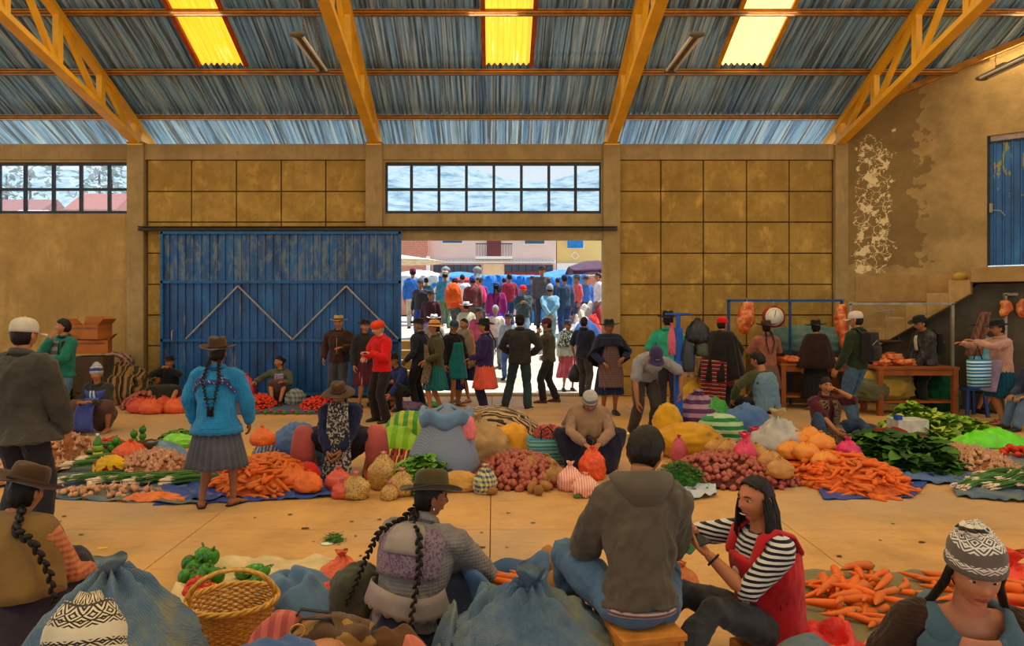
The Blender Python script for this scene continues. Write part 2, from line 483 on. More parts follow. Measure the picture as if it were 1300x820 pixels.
for k in range(len(lap)-1):
    ya, yb = lap[k], lap[k+1]-.18 if k < len(lap)-2 else RIDGE
    if k == 1:
        for i in range(0, len(xs), 2): addmb(rf, corr(xs[i], xs[i+1], ya, yb, off=.012*(k % 2)))
    else: addmb(rf, corr(xs[0], xs[-1], ya, yb, off=.012*(k % 2)))
addmb(rf, corr(xs[0], xs[-1], RIDGE, -7, flip=1, sub=3))
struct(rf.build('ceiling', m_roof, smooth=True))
# skylight sheets; emission stands in for the sun shining through
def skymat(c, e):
    t = NT('glowing_skylight_sheet')
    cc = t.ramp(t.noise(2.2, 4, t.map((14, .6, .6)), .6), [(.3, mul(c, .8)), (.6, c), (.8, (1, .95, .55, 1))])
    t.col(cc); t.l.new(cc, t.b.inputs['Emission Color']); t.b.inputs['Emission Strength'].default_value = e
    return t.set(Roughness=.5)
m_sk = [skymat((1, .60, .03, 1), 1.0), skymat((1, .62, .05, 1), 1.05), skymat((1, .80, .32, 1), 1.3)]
m_red = plain('skylight_rust_rail', rgb(176, 72, 14), .6)
m_yel = plain('yellow_rail', rgb(214, 140, 20), .5)
for k, c in enumerate(sky_x):
    mb = corr(c-SKW, c+SKW, SK1+.1, SK0, off=-.004)
    o = struct(mb.build('window_%d' % (4+k), m_sk[k]))
    for s in (-1, 1):
        b = MB(); x = c+s*(SKW+.03)
        b.bar((x, SK1+.08, rz(SK1+.08)-.06), (x, SK0, rz(SK0)-.06), .07, .05); b.build('skylight_frame', m_red if k < 2 else m_yel, o, smooth=False)
# purlins
m_pur = plain('orange_purlin_paint', rgb(186, 122, 34), .45, spec=.5)
k0 = 0
for k, y in enumerate((14.12, 12.97, 11.71, 10.45, 9.1, 7.7, 6.3)):
    b = MB(); z = rz(y)-.085
    b.box((0, 0, .035), (30.6, .10, .02)); b.box((0, 0, -.035), (30.6, .10, .02)); b.box((0, .04, 0), (30.6, .02, .09)); b.box((0, -.045, -.015), (30.6, .01, .05))
    struct(b.build('trim_%d' % (20+k), m_pur, smooth=False, loc=(-.9, y, z)))
# trusses
m_tr = plain('yellow_truss_paint', rgb(236, 172, 30), .42, var=.12, sc=3, spec=.5)
def bz(y): return wz(180)-.02+.245*(WY-y)
def tz(y): return rz(y)-.20
xT = [pill[0], pill[1], pill[2], pill[3], wx(1066)]
vy = [14.1, 12.87, 11.6, 10.33, 9.06, 7.79, 6.52, 5.25, 4.0]
proto = None
for k, x in enumerate(xT):
    if proto is None:
        proto = thing('roof_truss', '', 'roof truss', (x, WY, 0))
        b = MB(); b.bar((0, 14.25-WY, bz(14.25)), (0, RIDGE-WY, bz(RIDGE)), .19, .10); b.build('bottom_chord', m_tr, proto, smooth=False, bevel=.01)
        b = MB(); b.bar((0, 14.95-WY, tz(14.95)), (0, RIDGE-WY, tz(RIDGE)), .15, .12); b.build('top_chord', m_tr, proto, smooth=False, bevel=.01)
        for i, y in enumerate(vy):
            b = MB(); b.bar((0, y-WY, bz(y)), (0, y-WY, tz(y)), .13, .10, up=(1,0,0)); b.build('web_post', m_tr, proto, smooth=False)
            if i+1 < len(vy):
                b = MB(); y2 = vy[i+1]; b.bar((0, y-WY-.05, bz(y)+.03), (0, y2-WY+.05, tz(y2)-.03), .10, .07, up=(1,0,0)); b.build('web_brace', m_tr, proto, smooth=False)
        b = MB(); b.box((0, .02, bz(WY)-.05), (.30, .24, .03)); b.box((0, .05, (bz(WY)+tz(WY))/2), (.02, .2, .3)); b.build('bearing_plate', m_tr, proto, smooth=False)
        o = proto
    else: o = copytree(proto)
    o.location.x = x
    o['label'] = ['yellow steel roof truss outside the left edge of the picture over the plain wall', 'yellow steel roof truss over the pillar left of the blue gate', 'yellow steel roof truss over the pillar between gate and long window',
                  'yellow steel roof truss over the pillar right of the open doorway', 'yellow steel roof truss rising from the stained corner by the stairs'][k]
# hanging twin tube lamps
m_lampb = plain('dusty_lamp_batten', rgb(96, 84, 66), .6); m_tube = plain('unlit_lamp_tube', rgb(214, 208, 190), .25, var=.05, bump=0, spec=.6)
m_chain = plain('lamp_chain_steel', rgb(90, 70, 44), .5)
def lamp(loc, label, rot=0):
    t = thing('tube_lamp', label, 'ceiling lamp', loc, rot, 'hanging tube lamps')
    b = MB(); b.box((0, 0, .03), (.07, 1.2, .045)); b.box((0, .25, .065), (.05, .15, .03)); b.build('batten', m_lampb, t, smooth=False, bevel=.008)
    for s in (-1, 1):
        b = MB(); b.tube([(s*.05, -.56, 0), (s*.05, .56, 0)], .018, 10); b.build('lamp_tube', m_tube, t)
        b = MB(); b.ell((0, s*.6, .01), (.09, .045, .035)); b.build('end_cap', m_lampb, t)
        y = s*.35; zt_ = min(rz(loc[1]+y), 99)-loc[2]-.1
        b = MB(); nl = int(zt_/.05)
        for q in range(nl):
            z = .06+(zt_-.06)*(q+.5)/nl; r = .03
            b.tube([(0 if q % 2 else -.006, y-(.006 if q % 2 else 0), z-r), (0 if q % 2 else .006, y+(.006 if q % 2 else 0), z+r)], .004, 4)
        b.build('hanging_chain', m_chain, t)
lamp((-2.17, 8.45, 4.79), 'unlit twin tube lamp hanging near the left yellow skylight')
lamp((2.26, 8.45, 4.79), 'unlit twin tube lamp hanging near the pale right skylight')
lamp((6.45, 8.75, 4.79), 'unlit tube lamp hanging at the right edge by the slanting wall')

# ---------------------------------------------------------------- right wall set at an angle, stairs and upper door
A = Vector((X1+.06, WY-.05, 0)); U = Vector((1.222, -1, 0)).normalized(); Nn = Vector((-U.y, U.x, 0))*-1   # Nn faces the hall
if Nn.y > 0: Nn = -Nn
def RW(s, z, off=0): return A + U*s + Nn*off + Vector((0, 0, z))
def rw_at(x, off=0):            # distance along the angled wall seen at picture column x
    k = (x-626)/FPX; o = A+Nn*off
    return (k*o.y-o.x)/(U.x-k*U.y)
def rw_z(x, y, off=0):
    p = RW(rw_at(x, off), 0, off); return HC-(y-390)*p.y/FPX
def stained():
    t = NT('stained_plaster'); c = rgb(172, 142, 92)
    base = t.ramp(t.noise(3.0, 6, rough=.65), [(.25, mul(c, .7)), (.5, c), (.78, mul(c, 1.25))])
    damp = t.noise(.8, 5, rough=.62)
    base = t.mix(t.ramp(damp, [(.50, (0,0,0,1)), (.62, (.6,.6,.6,1))]), base, mul(c, .55))
    # white efflorescence crust in the corner, cells of a cracked surface
    g = t.sep(t.tc.outputs['Object'])
    v = t.node('ShaderNodeTexVoronoi', feature='DISTANCE_TO_EDGE'); v.inputs['Scale'].default_value = 6.5
    w = t.node('ShaderNodeMixRGB'); w.inputs[0].default_value = .25
    nn = t.node('ShaderNodeTexNoise'); nn.inputs['Scale'].default_value = 5; nn.inputs['Detail'].default_value = 4
    t.l.new(t.tc.outputs['Object'], nn.inputs['Vector']); t.l.new(t.tc.outputs['Object'], w.inputs[1]); t.l.new(nn.outputs['Color'], w.inputs[2])
    t.l.new(w.outputs[0], v.inputs['Vector'])
    edge = t.math('LESS_THAN', v.outputs['Distance'], .022)
    blot = t.math('GREATER_THAN', t.noise(5, 5, rough=.7), .535)
    cr = t.math('MAXIMUM', edge, blot)
    inb = t.math('MULTIPLY', t.math('GREATER_THAN', t.math('ADD', g[0], t.math('MULTIPLY', t.noise(3.1, 5, rough=.7), .5)), .46), t.math('LESS_THAN', t.math('ADD', g[0], t.math('MULTIPLY', t.noise(2.6, 6, rough=.7), 1.1)), 1.36))
    inb = t.math('MULTIPLY', inb, t.math('MULTIPLY', t.math('GREATER_THAN', t.math('ADD', g[2], t.noise(4, 5)), 2.95), t.math('LESS_THAN', t.math('ADD', g[2], t.noise(4, 5)), 5.5)))
    crust = t.math('MULTIPLY', inb, cr)
    dk = t.math('MULTIPLY', t.math('LESS_THAN', t.math('ADD', g[0], t.math('MULTIPLY', t.noise(2.2, 5), 1.3)), 2.0), t.math('GREATER_THAN', t.math('ADD', g[2], t.noise(2, 3)), 3.1))
    base = t.mix(t.math('MULTIPLY', dk, .6), base, rgb(112, 88, 50))
    base = t.mix(t.math('MULTIPLY', crust, .85), base, rgb(244, 220, 170))
    t.col(base); t.bump(t.noise(14, 6, rough=.7), .6, .015)
    return t.set(Roughness=.92, Specular_IOR_Level=.15)
m_st = stained()
ang = math.atan2(U.y, U.x)
# object axes: x along the wall, z up
def rz_wall(s): p = RW(s, 0); return rz(p.y)-.05
door_a, door_b = rw_at(1253), rw_at(1253)+1.15
dz0, dz1 = rw_z(1253, 338.5), rw_z(1253, 172.5)
b = MB()
S = 9.0; th = .2
def wallpoly(s0, s1, f0, f1):                   # wall piece with its own bottom and top heights at both ends
    vs = []
    for off in (0, th):
        for s_, f in ((s0, f0), (s1, f1)): vs += [Vector((s_, off, f[0])), Vector((s_, off, f[1]))]
    b.add(vs, [(0, 2, 3, 1), (4, 5, 7, 6), (0, 4, 6, 2), (1, 3, 7, 5), (0, 1, 5, 4), (2, 6, 7, 3)])
wallpoly(0, door_a, (0, rz_wall(0)), (0, rz_wall(door_a)))
wallpoly(door_a, door_b, (0, dz0), (0, dz0)); wallpoly(door_a, door_b, (dz1, rz_wall(door_a)), (dz1, rz_wall(door_b)))
wallpoly(door_b, S, (0, rz_wall(door_b)), (0, rz_wall(S)))
wr = struct(b.build('wall_right', m_st, smooth=False, loc=A, rz=ang))
b = MB(); b.bar((0, -.03, rz_wall(0)+.0), (S, -.03, rz_wall(S)), .08, .12, up=(0,0,1)); struct(b.build('trim_8', m_pur, smooth=False, loc=A, rz=ang))
# upper door
db = MB(); wdt = door_b-door_a; hh = dz1-dz0-.16
n = 9; prof = []
for k in range(n):
    a = wdt*k/n; w = wdt/n; prof += [(a, 0), (a+w*.7, 0), (a+w*.78, -.025), (a+w*.92, -.025)]
prof.append((wdt, 0)); m = len(prof)
def doorpaint():
    t = NT('door_blue_paint')
    b = t.ramp(t.noise(1.5, 5, t.map((2.5, 2.5, .9)), .6), [(.3, rgb(20, 66, 120)), (.55, rgb(26, 92, 156)), (.8, rgb(46, 130, 190))])
    g = t.sep(t.tc.outputs['Object'])
    up = t.math('GREATER_THAN', g[2], 1.2)
    b = t.mix(t.math('MULTIPLY', up, t.math('GREATER_THAN', t.noise(2.0, 4, t.map((4, 4, 1.6)), .6), .58)), b, rgb(150, 138, 60))
    t.col(b); return t.set(Roughness=.4, Specular_IOR_Level=.5)
db.add([(x, y, z) for z in (0, hh) for x, y in prof], [(i, i+1, m+i+1, m+i) for i in range(m-1)])
d2 = struct(db.build('door_2', doorpaint(), smooth=False, solid=.004, loc=RW(door_a, dz0+.02, -.06), rz=ang))
b = MB(); b.box((.06, -.05, hh*.47), (.05, .03, .16)); b.tube([(.08, -.06, hh*.45), (.2, -.08, hh*.44), (.26, -.08, hh*.40)], .012, 6); b.build('latch', m_rail, d2, smooth=False)
b = MB()
for x in (.02, wdt-.02): b.box((x, .02, (hh+.16)/2), (.05, .08, hh+.16))
b.box((wdt/2, .02, hh+.02), (wdt, .08, .04)); b.build('door_frame', plain('frame_dark', rgb(40, 52, 66), .6), d2, smooth=False)
b = MB(); b.box((wdt/2, .03, hh+.1), (wdt, .02, .13)); b.build('transom_pane', plain('transom_board', rgb(196, 176, 160), .6), d2, smooth=False)
# stairs parallel to the angled wall, with landing
so_ = .95
m_cem = plaster('stair_cement', rgb(176, 140, 88)); m_dk = plaster('dark_shaded_cement', rgb(92, 84, 72))  # dark grey cement with the shade under the stairs put into its tone
b = MB()
st = [(1232, 356), (1202, 371), (1175, 384), (1148, 399), (1124, 412), (1098, 426), (1072, 440), (1046, 455), (1018, 470), (992, 485)]
sL = rw_at(1232, so_); lz = rw_z(1250, 339, so_); lb = rw_z(1250, 358, so_)
zs = [lz]; rise = (lz)/ (12)
run = (rw_at(1232, so_)-rw_at(1124, so_))/4
def slab(s0, s1, z0a, z0b, z1):
    vs = []
    for off in (.0, so_):
        for s_, za in ((s0, z0a), (s1, z0b)):
            p = U*s_+Nn*off; vs += [Vector((s_, -off, max(za, 0))), Vector((s_, -off, z1))]
    b.add(vs, [(0, 2, 3, 1), (4, 5, 7, 6), (0, 4, 6, 2), (1, 3, 7, 5), (0, 1, 5, 4), (2, 6, 7, 3)])
slab(sL, S, lb, lb, lz)
hr = rw_z(1232, 339, so_)-rw_z(1232, 355, so_)
z = lz
for k in range(11):
    s1 = sL-run*k; s0 = s1-run; z = lz-hr*(k+1)
    if z < .05 or s0 < .1: break
    slab(s0, s1, z-.34-hr*.5, z-.34+hr*.5, z)
stairs = struct(b.build('trim_9', m_cem, smooth=False, loc=A, rz=ang, bevel=.01))
# parapet strip behind the steps and dark cement wall with painted-in shade below
b = MB(); b.box((rw_at(1165)-.1, -.03, rw_z(1165, 366)), (rw_at(1230)-rw_at(1085), .06, .5)); struct(b.build('trim_10', m_cem, smooth=False, loc=A, rz=ang))
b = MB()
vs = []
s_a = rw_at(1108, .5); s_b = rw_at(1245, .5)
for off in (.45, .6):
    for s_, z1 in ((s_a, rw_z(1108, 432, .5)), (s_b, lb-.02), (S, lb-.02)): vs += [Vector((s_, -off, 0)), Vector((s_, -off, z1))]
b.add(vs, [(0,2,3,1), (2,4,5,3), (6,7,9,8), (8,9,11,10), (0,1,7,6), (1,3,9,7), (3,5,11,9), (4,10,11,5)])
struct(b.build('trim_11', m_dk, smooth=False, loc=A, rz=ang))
b = MB(); b.ell((0,0,.07), (.13, .09, .085), fn=lambda q, v: q*(1+.12*noise.noise(v*2.1)))
tag(b.build('stone', plain('yellow_stone', rgb(190, 150, 70), .9), loc=RW(rw_at(1219, .5), lz-hr, .5)), 'yellowish stone lying on the top stair below the landing', 'stone')

# added warm fill lamps under the roof; most have no skylight sheet above
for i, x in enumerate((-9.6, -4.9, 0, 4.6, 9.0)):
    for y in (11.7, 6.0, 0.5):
        L = bpy.data.lights.new('warm_roof_fill', 'AREA'); L.shape = 'RECTANGLE'; L.size = .8; L.size_y = 2.0
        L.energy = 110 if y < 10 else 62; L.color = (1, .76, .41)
        o = bpy.data.objects.new('warm_roof_fill', L); COL.objects.link(o)
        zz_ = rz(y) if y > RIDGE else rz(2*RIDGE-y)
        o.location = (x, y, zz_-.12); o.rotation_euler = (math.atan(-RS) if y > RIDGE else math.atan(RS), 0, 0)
# ---------------------------------------------------------------- people
def skin(c, name='skin'):
    key = ('skin', c)
    if key in _M: return _M[key]
    t = NT(name); t.col(t.ramp(t.noise(14, 3), [(.3, mul(c, .88)), (.7, mul(c, 1.1))]))
    t.b.inputs['Subsurface Weight'].default_value = .06; t.b.inputs['Subsurface Scale'].default_value = .02
    _M[key] = t.set(Roughness=.5, Specular_IOR_Level=.35); return _M[key]
SK1_ = rgb(176, 112, 72); SK2_ = rgb(156, 96, 60); SK3_ = rgb(192, 130, 92)
m_white = plain('eye_white', rgb(205, 190, 175), .3, var=0, bump=0)
m_iris = plain('dark_iris', rgb(24, 14, 8), .25, var=0, bump=0)
m_lip = plain('lips', rgb(150, 74, 58), .45, var=.1)
m_brow = plain('brow_hair', rgb(22, 15, 10), .8, var=.1)
m_teeth = plain('teeth', rgb(225, 215, 200), .3, var=0, bump=0)
def hairmat(c, name='hair'):
    key = ('hair', c)
    if key in _M: return _M[key]
    t = NT(name); v = t.noise(1, 3, t.map((90, 90, 6)))
    t.col(t.ramp(v, [(.3, mul(c, .5)), (.7, mul(c, 1.9))])); t.bump(v, .6, .004)
    _M[key] = t.set(Roughness=.5, Specular_IOR_Level=.22); return _M[key]
H_BLACK = rgb(26, 18, 13); H_GREY = rgb(110, 100, 90)

def V(*a): return Vector(a)
def ik(a, b, l1, l2, pole):
    d = b-a; L = d.length; mx = (l1+l2)*.995
    if L > mx: b = a+d*(mx/L); d = b-a; L = mx
    L = max(L, abs(l1-l2)+.01)
    k = (l1*l1-l2*l2+L*L)/(2*L); h = math.sqrt(max(l1*l1-k*k, 0)); dn = d.normalized()
    p = Vector(pole); p = p-dn*p.dot(dn)
    p = p.normalized() if p.length > 1e-4 else frame_of(dn)[0]
    return a+dn*k+p*h, b

def head_fn(q, v, s=1, jaw=0):
    # v: unit direction, y forward
    x, y, z = q
    if v.z < .1: q = Vector((x*(1-.30*min(1, (.1-v.z))**1.6), y*(1-.10*(.1-v.z)), z))
    if v.y < 0: q.y *= 1.04
    f = max(0, v.y)
    if f > .3:
        X, Z = q.x/s, q.z/s
        q.y += s*.024*math.exp(-(X/.0135)**2-((Z+.018)/.018)**2)        # nose tip
        q.y += s*.012*math.exp(-(X/.010)**2-((Z-.008)/.022)**2)         # bridge
        for e in (-1, 1):
            q.y -= s*.011*math.exp(-((X-e*.031)/.017)**2-((Z-.012)/.012)**2)   # sockets
            q.y += s*.006*math.exp(-((X-e*.040)/.02)**2-((Z+.028)/.02)**2)     # cheeks
        q.y += s*.005*math.exp(-(X/.045)**2-((Z-.034)/.010)**2)         # brow ridge
        q.y += s*.008*math.exp(-(X/.022)**2-((Z+.056)/.007)**2)         # lips
        q.y -= s*.004*math.exp(-(X/.022)**2-((Z+.0565)/.0018)**2)
        q.y -= s*.005*math.exp(-(X/.025)**2-((Z+.072)/.008)**2)
        q.y += s*.010*math.exp(-(X/.022)**2-((Z+.094)/.014)**2)         # chin
    return q

HANDSEG = {}
def hand(mb, w, d, nrm, side, curl=.5, sc=1.0, n=7, spread=.08, thumb=.6):
    """palm, four fingers of different length and a thumb from the side of the palm. d: pointing direction, nrm: palm normal (the way the palm faces)"""
    d = d.normalized(); nrm = (nrm-d*nrm.dot(d)); nrm = nrm.normalized() if nrm.length > 1e-3 else frame_of(d)[0]
    x = d.cross(nrm).normalized()*side*-1          # toward the thumb
    R = Matrix((x, d, nrm)).transposed()
    S = sc
    def T(a, b, c): return w + x*(a*S) + d*(b*S) + nrm*(c*S)
    # palm
    mb.loft([[T(math.cos(a)*wd, b, math.sin(a)*tk) for a in [2*PI*i/n for i in range(n)]] for b, wd, tk in ((-.02, .022, .018), (.0, .026, .018), (.03, .038, .016), (.065, .042, .014), (.088, .040, .012), (.094, .03, .007))])
    L = [.074, .082, .077, .060]; off = [.030, .010, -.011, -.031]
    for k in range(4):
        base = T(off[k], .083-.004*abs(k-1), 0); r = .0088*S if k < 3 else .0078*S
        a = curl*(.75+.12*k); pts = [base]; cur = base; an = a*.6
        sp = (1.5-k)*spread*.5*(1-min(curl, 1)*.6)
        for seg in (.46, .30, .24):
            dd = (d*math.cos(an)+nrm*math.sin(an)+x*sp).normalized()
            cur = cur+dd*(L[k]*S*seg); pts.append(cur); an += a*.9
        mb.tube(pts, [r, r*.98, r*.9, r*.78], n)
    b0 = T(.026, .018, .004); t1 = T(.026+.028, .018+.034, .010+.012*curl); t2 = t1+(x*.35*(1-curl*.7)+d*.9+nrm*(.3+curl*.5)).normalized()*.034*S; t3 = t2+(d*1+nrm*(.2+curl*.5)-x*curl*.4).normalized()*.028*S
    mb.tube([b0, t1, t2, t3], [.014*S, .0115*S, .0102*S, .0085*S], n)

def fold_noise(me, amp, s, seed): pass

class Person:
    """builds one figure; local frame: +y is the way the body faces, z up, origin on the floor"""
    def __init__(s, label, loc, rz=0, H=1.60, lean=0, turn=0, side=0, hip=None, yaw=0, pitch=0, roll=0, hl=None, hr=None, fl=None, fr=None,
                 kl=(0,1,0), kr=(0,1,0), el=None, er=None, skin_c=SK1_, girth=1.0, lod=1, curl=.45, feet=True, group=None, seed=None, nl=None, nr=None, cl=None, crr=None, name='person', hoff=(0,0,0)):
        s.root = thing(name, label, 'person', loc, rz, group)
        k = s.k = H/1.65; s.lod = lod; s.g = girth; s.skin = skin(skin_c); s.seed = seed if seed is not None else len(label)*1.37
        hip = .87*k if hip is None else hip
        s.pel = V(hoff[0], hoff[1], hip)
        def dirn(a): return V(math.sin(side)*math.cos(a)*1.0, math.sin(a), math.cos(a)*math.cos(side)).normalized()
        a1, a2, a3 = lean*.55, lean, lean*1.2
        s.sp = [s.pel, s.pel+dirn(a1)*.15*k]; s.sp.append(s.sp[-1]+dirn(a2)*.16*k); s.sp.append(s.sp[-1]+dirn(a3)*.17*k)
        s.fw = [V(0, math.cos(a), -math.sin(a)) for a in (lean*.3, a1, a2, a3)]
        c, sn = math.cos(turn), math.sin(turn)
        s.rt = [V(1, 0, 0), V(math.cos(turn*.4), math.sin(turn*.4), 0), V(math.cos(turn*.8), math.sin(turn*.8), 0), V(c, sn, 0)]
        s.fw = [ (u.cross(r)).normalized() for u, r in zip((dirn(a1*.5), dirn(a1), dirn(a2), dirn(a3)), s.rt)]
        top = dirn(a3)
        s.neck = s.sp[3]; s.up = top
        r = s.rt[3]
        s.shL = s.neck - top*.045*k - r*.165*k*(.5+.5*girth); s.shR = s.neck - top*.045*k + r*.165*k*(.5+.5*girth)
        # head
        s.HR = Matrix.Rotation(yaw, 3, 'Z') @ Matrix.Rotation(-pitch, 3, 'X') @ Matrix.Rotation(roll, 3, 'Y')
        hu = s.HR @ V(0, 0, 1); hf = s.HR @ V(0, 1, 0)
        s.nk = s.neck + (top*.6+hu*.4).normalized()*.085*k
        s.hc = s.nk + hu*.085*k + hf*.022*k
        # arms
        def hp(p, d): return V(*p) if p is not None else d
        s.wL0 = hp(hl, s.shL + V(-.06, .04, -.50*k)); s.wR0 = hp(hr, s.shR + V(.06, .04, -.50*k))
        s.eL, s.wL = ik(s.shL, s.wL0, .275*k, .245*k, el or (-.5, -1, -.3)); s.eR, s.wR = ik(s.shR, s.wR0, .275*k, .245*k, er or (.5, -1, -.3))
        # legs
        s.hL = s.pel - s.rt[0]*.088*k - V(0,0,.02); s.hRt = s.pel + s.rt[0]*.088*k - V(0,0,.02)
        fl = fl or (-.10, 0, 0); fr = fr or (.10, 0, 0)
        s.fL, s.fR = V(*fl[:3]), V(*fr[:3]); s.fyL = fl[3] if len(fl) > 3 else .12; s.fyR = fr[3] if len(fr) > 3 else -.12
        s.aL = s.fL+V(0, 0, .075*k); s.aR = s.fR+V(0, 0, .075*k)
        s.kL, s.aL = ik(s.hL, s.aL, .41*k, .40*k, kl); s.kR, s.aR = ik(s.hRt, s.aR, .41*k, .40*k, kr)
        s.n = {0: 7, 1: 10, 2: 12}[lod]; s.vox = {0: .024, 1: .014, 2: .010}[lod]
        s.body(curl, nl, nr, cl, crr, feet)

    def footdir(s, L): a = s.fyL if L else s.fyR; return V(-math.sin(a), math.cos(a), 0)
    def rings(s, rad, extra=0, n=None):
        """torso rings: rad = list of (t along spine 0..3, halfwidth, halfdepth)"""
        n = n or (s.n+4); out = []
        for t, a, b in rad:
            if t < 0: c = s.sp[0]+(s.sp[0]-s.sp[1])*(-t); r, f = s.rt[0], s.fw[0]
            else:
                i = min(int(t), 2); u = t-i; c = s.sp[i].lerp(s.sp[i+1], u); r = s.rt[i].lerp(s.rt[i+1], u).normalized(); f = s.fw[i].lerp(s.fw[i+1], u).normalized()
            a = (a*s.k*(.4+.6*s.g)+extra); b = (b*s.k*s.g+extra)
            out.append([c + r*a*math.cos(2*PI*i/n) + f*b*math.sin(2*PI*i/n) for i in range(n)])
        return out
    def body(s, curl, nl, nr, cl, crr, feet):
        k = s.k; mb = MB(); n = s.n
        mb.loft(s.rings([(-.55, .08, .07), (-.2, .15, .10), (.3, .145, .10), (1, .125, .088), (2, .15, .105), (2.55, .15, .10), (2.85, .10, .075), (3.05, .055, .055)]))
        mb.tube([s.neck-s.up*.03*k, s.nk, s.hc-(s.HR@V(0,-.01,.03))*1], [.058*k, .052*k, .052*k], n)
        for sh, e, w in ((s.shL, s.eL, s.wL), (s.shR, s.eR, s.wR)):
            mb.tube([s.neck.lerp(sh, .35)-s.up*.03*k, sh], [.055*k, .056*k], n)
            mb.tube([sh, sh.lerp(e, .4), e, e.lerp(w, .3), w], [.054*k, .048*k, .038*k, .040*k, .026*k], n)
        for h, kn, a in ((s.hL, s.kL, s.aL), (s.hRt, s.kR, s.aR)):
            mb.tube([h, h.lerp(kn, .5), kn, kn.lerp(a, .3), kn.lerp(a, .7), a], [.074*k, .072*k, .052*k, .052*k, .038*k, .032*k], n)
        me = remesh(mb, s.vox*(1.1 if s.lod < 2 else 1), 3)
        b2 = MB()
        # keep the fused surface, add head, hands and feet to the same mesh
        vs = [v.co[:] for v in me.vertices]; b2.add(vs, [tuple(p.vertices) for p in me.polygons], 0)
        bpy.data.meshes.remove(me)
        seg, ring = {0: (20, 16), 1: (30, 26), 2: (56, 50)}[s.lod]
        def hf(q, v): return head_fn(q, v, k)
        b2.ell(s.hc, (.074*k, .092*k, .112*k), R=s.HR, seg=seg, ring=ring, mi=0, fn=hf)
        for e in (-1, 1):
            b2.ell(s.hc+s.HR@V(e*.076*k, -.008*k, -.002*k), (.011*k, .020*k, .031*k), R=s.HR@Matrix.Rotation(e*.3, 3, 'Z'), seg=8, ring=7, mi=0)
            if s.lod >= 0:
                b2.ell(s.hc+s.HR@V(e*.031*k, .072*k, .012*k), (.0140*k, .0100*k, .0062*k), R=s.HR, seg=10, ring=7, mi=1)
                b2.ell(s.hc+s.HR@V(e*.031*k, .079*k, .012*k), (.0062*k, .0055*k, .0065*k), R=s.HR, seg=8, ring=6, mi=2)
                b2.tube([s.hc+s.HR@V(e*x*k, y*k, z*k) for x, y, z in ((.014, .089, .031), (.030, .087, .036), (.046, .076, .031))], [.0028*k, .0038*k, .002*k], 5, mi=4)
                b2.tube([s.hc+s.HR@V(e*x*k, y*k, z*k) for x, y, z in ((.017, .081, .0175), (.031, .085, .021), (.046, .075, .0165))], [.0022*k, .003*k, .002*k], 5, mi=0)
        b2.tube([s.hc+s.HR@V(x*k, y*k, z*k) for x, y, z in ((-.022, .0765, -.056), (-.009, .083, -.053), (.009, .083, -.053), (.022, .0765, -.056))], [.002*k, .0036*k, .0036*k, .002*k], 6, mi=3)
        b2.tube([s.hc+s.HR@V(x*k, y*k, z*k) for x, y, z in ((-.018, .0765, -.0605), (0, .082, -.0625), (.018, .0765, -.0605))], [.002*k, .0042*k, .002*k], 6, mi=3)
        if getattr(s, 'smile', False): pass
        for L, e, w, nn, cc in ((1, s.eL, s.wL, nl, cl), (0, s.eR, s.wR, nr, crr)):
            d = (w-e).normalized()
            if isinstance(nn, dict): dd = V(*nn['d']); d = dd.normalized(); nv = V(*nn['n'])
            else: nv = V(*nn) if nn is not None else ((s.rt[3]*(1 if L else -1)) if abs(d.z) > .6 else V(0, 0, -1))
            hand(b2, w, d, nv, 1 if L else -1, cc if cc is not None else curl, k, 5 if s.lod < 2 else 8)
        if feet:
            for L, a in ((1, s.aL), (0, s.aR)):
                fd = s.footdir(L); r = fd.cross(V(0,0,1)); f0 = V(a.x, a.y, a.z-.075*k)
                rr = []
                for y, wd, h, lo in ((-.06, .022, .05, .01), (-.045, .034, .07, 0), (0, .036, .085, 0), (.06, .040, .058, 0), (.12, .046, .035, 0), (.155, .042, .026, 0), (.178, .028, .016, .004)):
                    rr.append([f0+fd*y*k+r*wd*k*math.cos(q)+V(0, 0, max(lo, (lo+h)/2*k+(h-lo)/2*k*math.sin(q))) for q in [2*PI*i/10 for i in range(10)]])
                b2.loft(rr, mi=0)
        s.bodyo = b2.build('body', [s.skin, m_white, m_iris, m_lip, m_brow], s.root)

    def surf(s, t, ang, off=.0):
        """point on the clothed torso: t along the spine, ang 0 = front, pi = back"""
        T_ = [(-.35, .158, .118), (.1, .152, .112), (1, .14, .106), (2, .158, .118), (2.55, .158, .112), (2.86, .115, .088), (3.06, .07, .066)]
        t = max(-.35, min(3.06, t))
        for q, w in zip(T_, T_[1:]):
            if t <= w[0]: u = (t-q[0])/(w[0]-q[0]); a = q[1]+(w[1]-q[1])*u; b = q[2]+(w[2]-q[2])*u; break
        if t < 0: c = s.sp[0]+(s.sp[0]-s.sp[1])*(-t); r, f = s.rt[0], s.fw[0]
        else:
            i = min(int(t), 2); u = t-i; c = s.sp[i].lerp(s.sp[i+1], u); r = s.rt[i].lerp(s.rt[i+1], u).normalized(); f = s.fw[i].lerp(s.fw[i+1], u).normalized()
        a = a*s.k*(.4+.6*s.g)+off; b = b*s.k*s.g+off
        return c+r*(a*math.sin(ang))+f*(b*math.cos(ang))
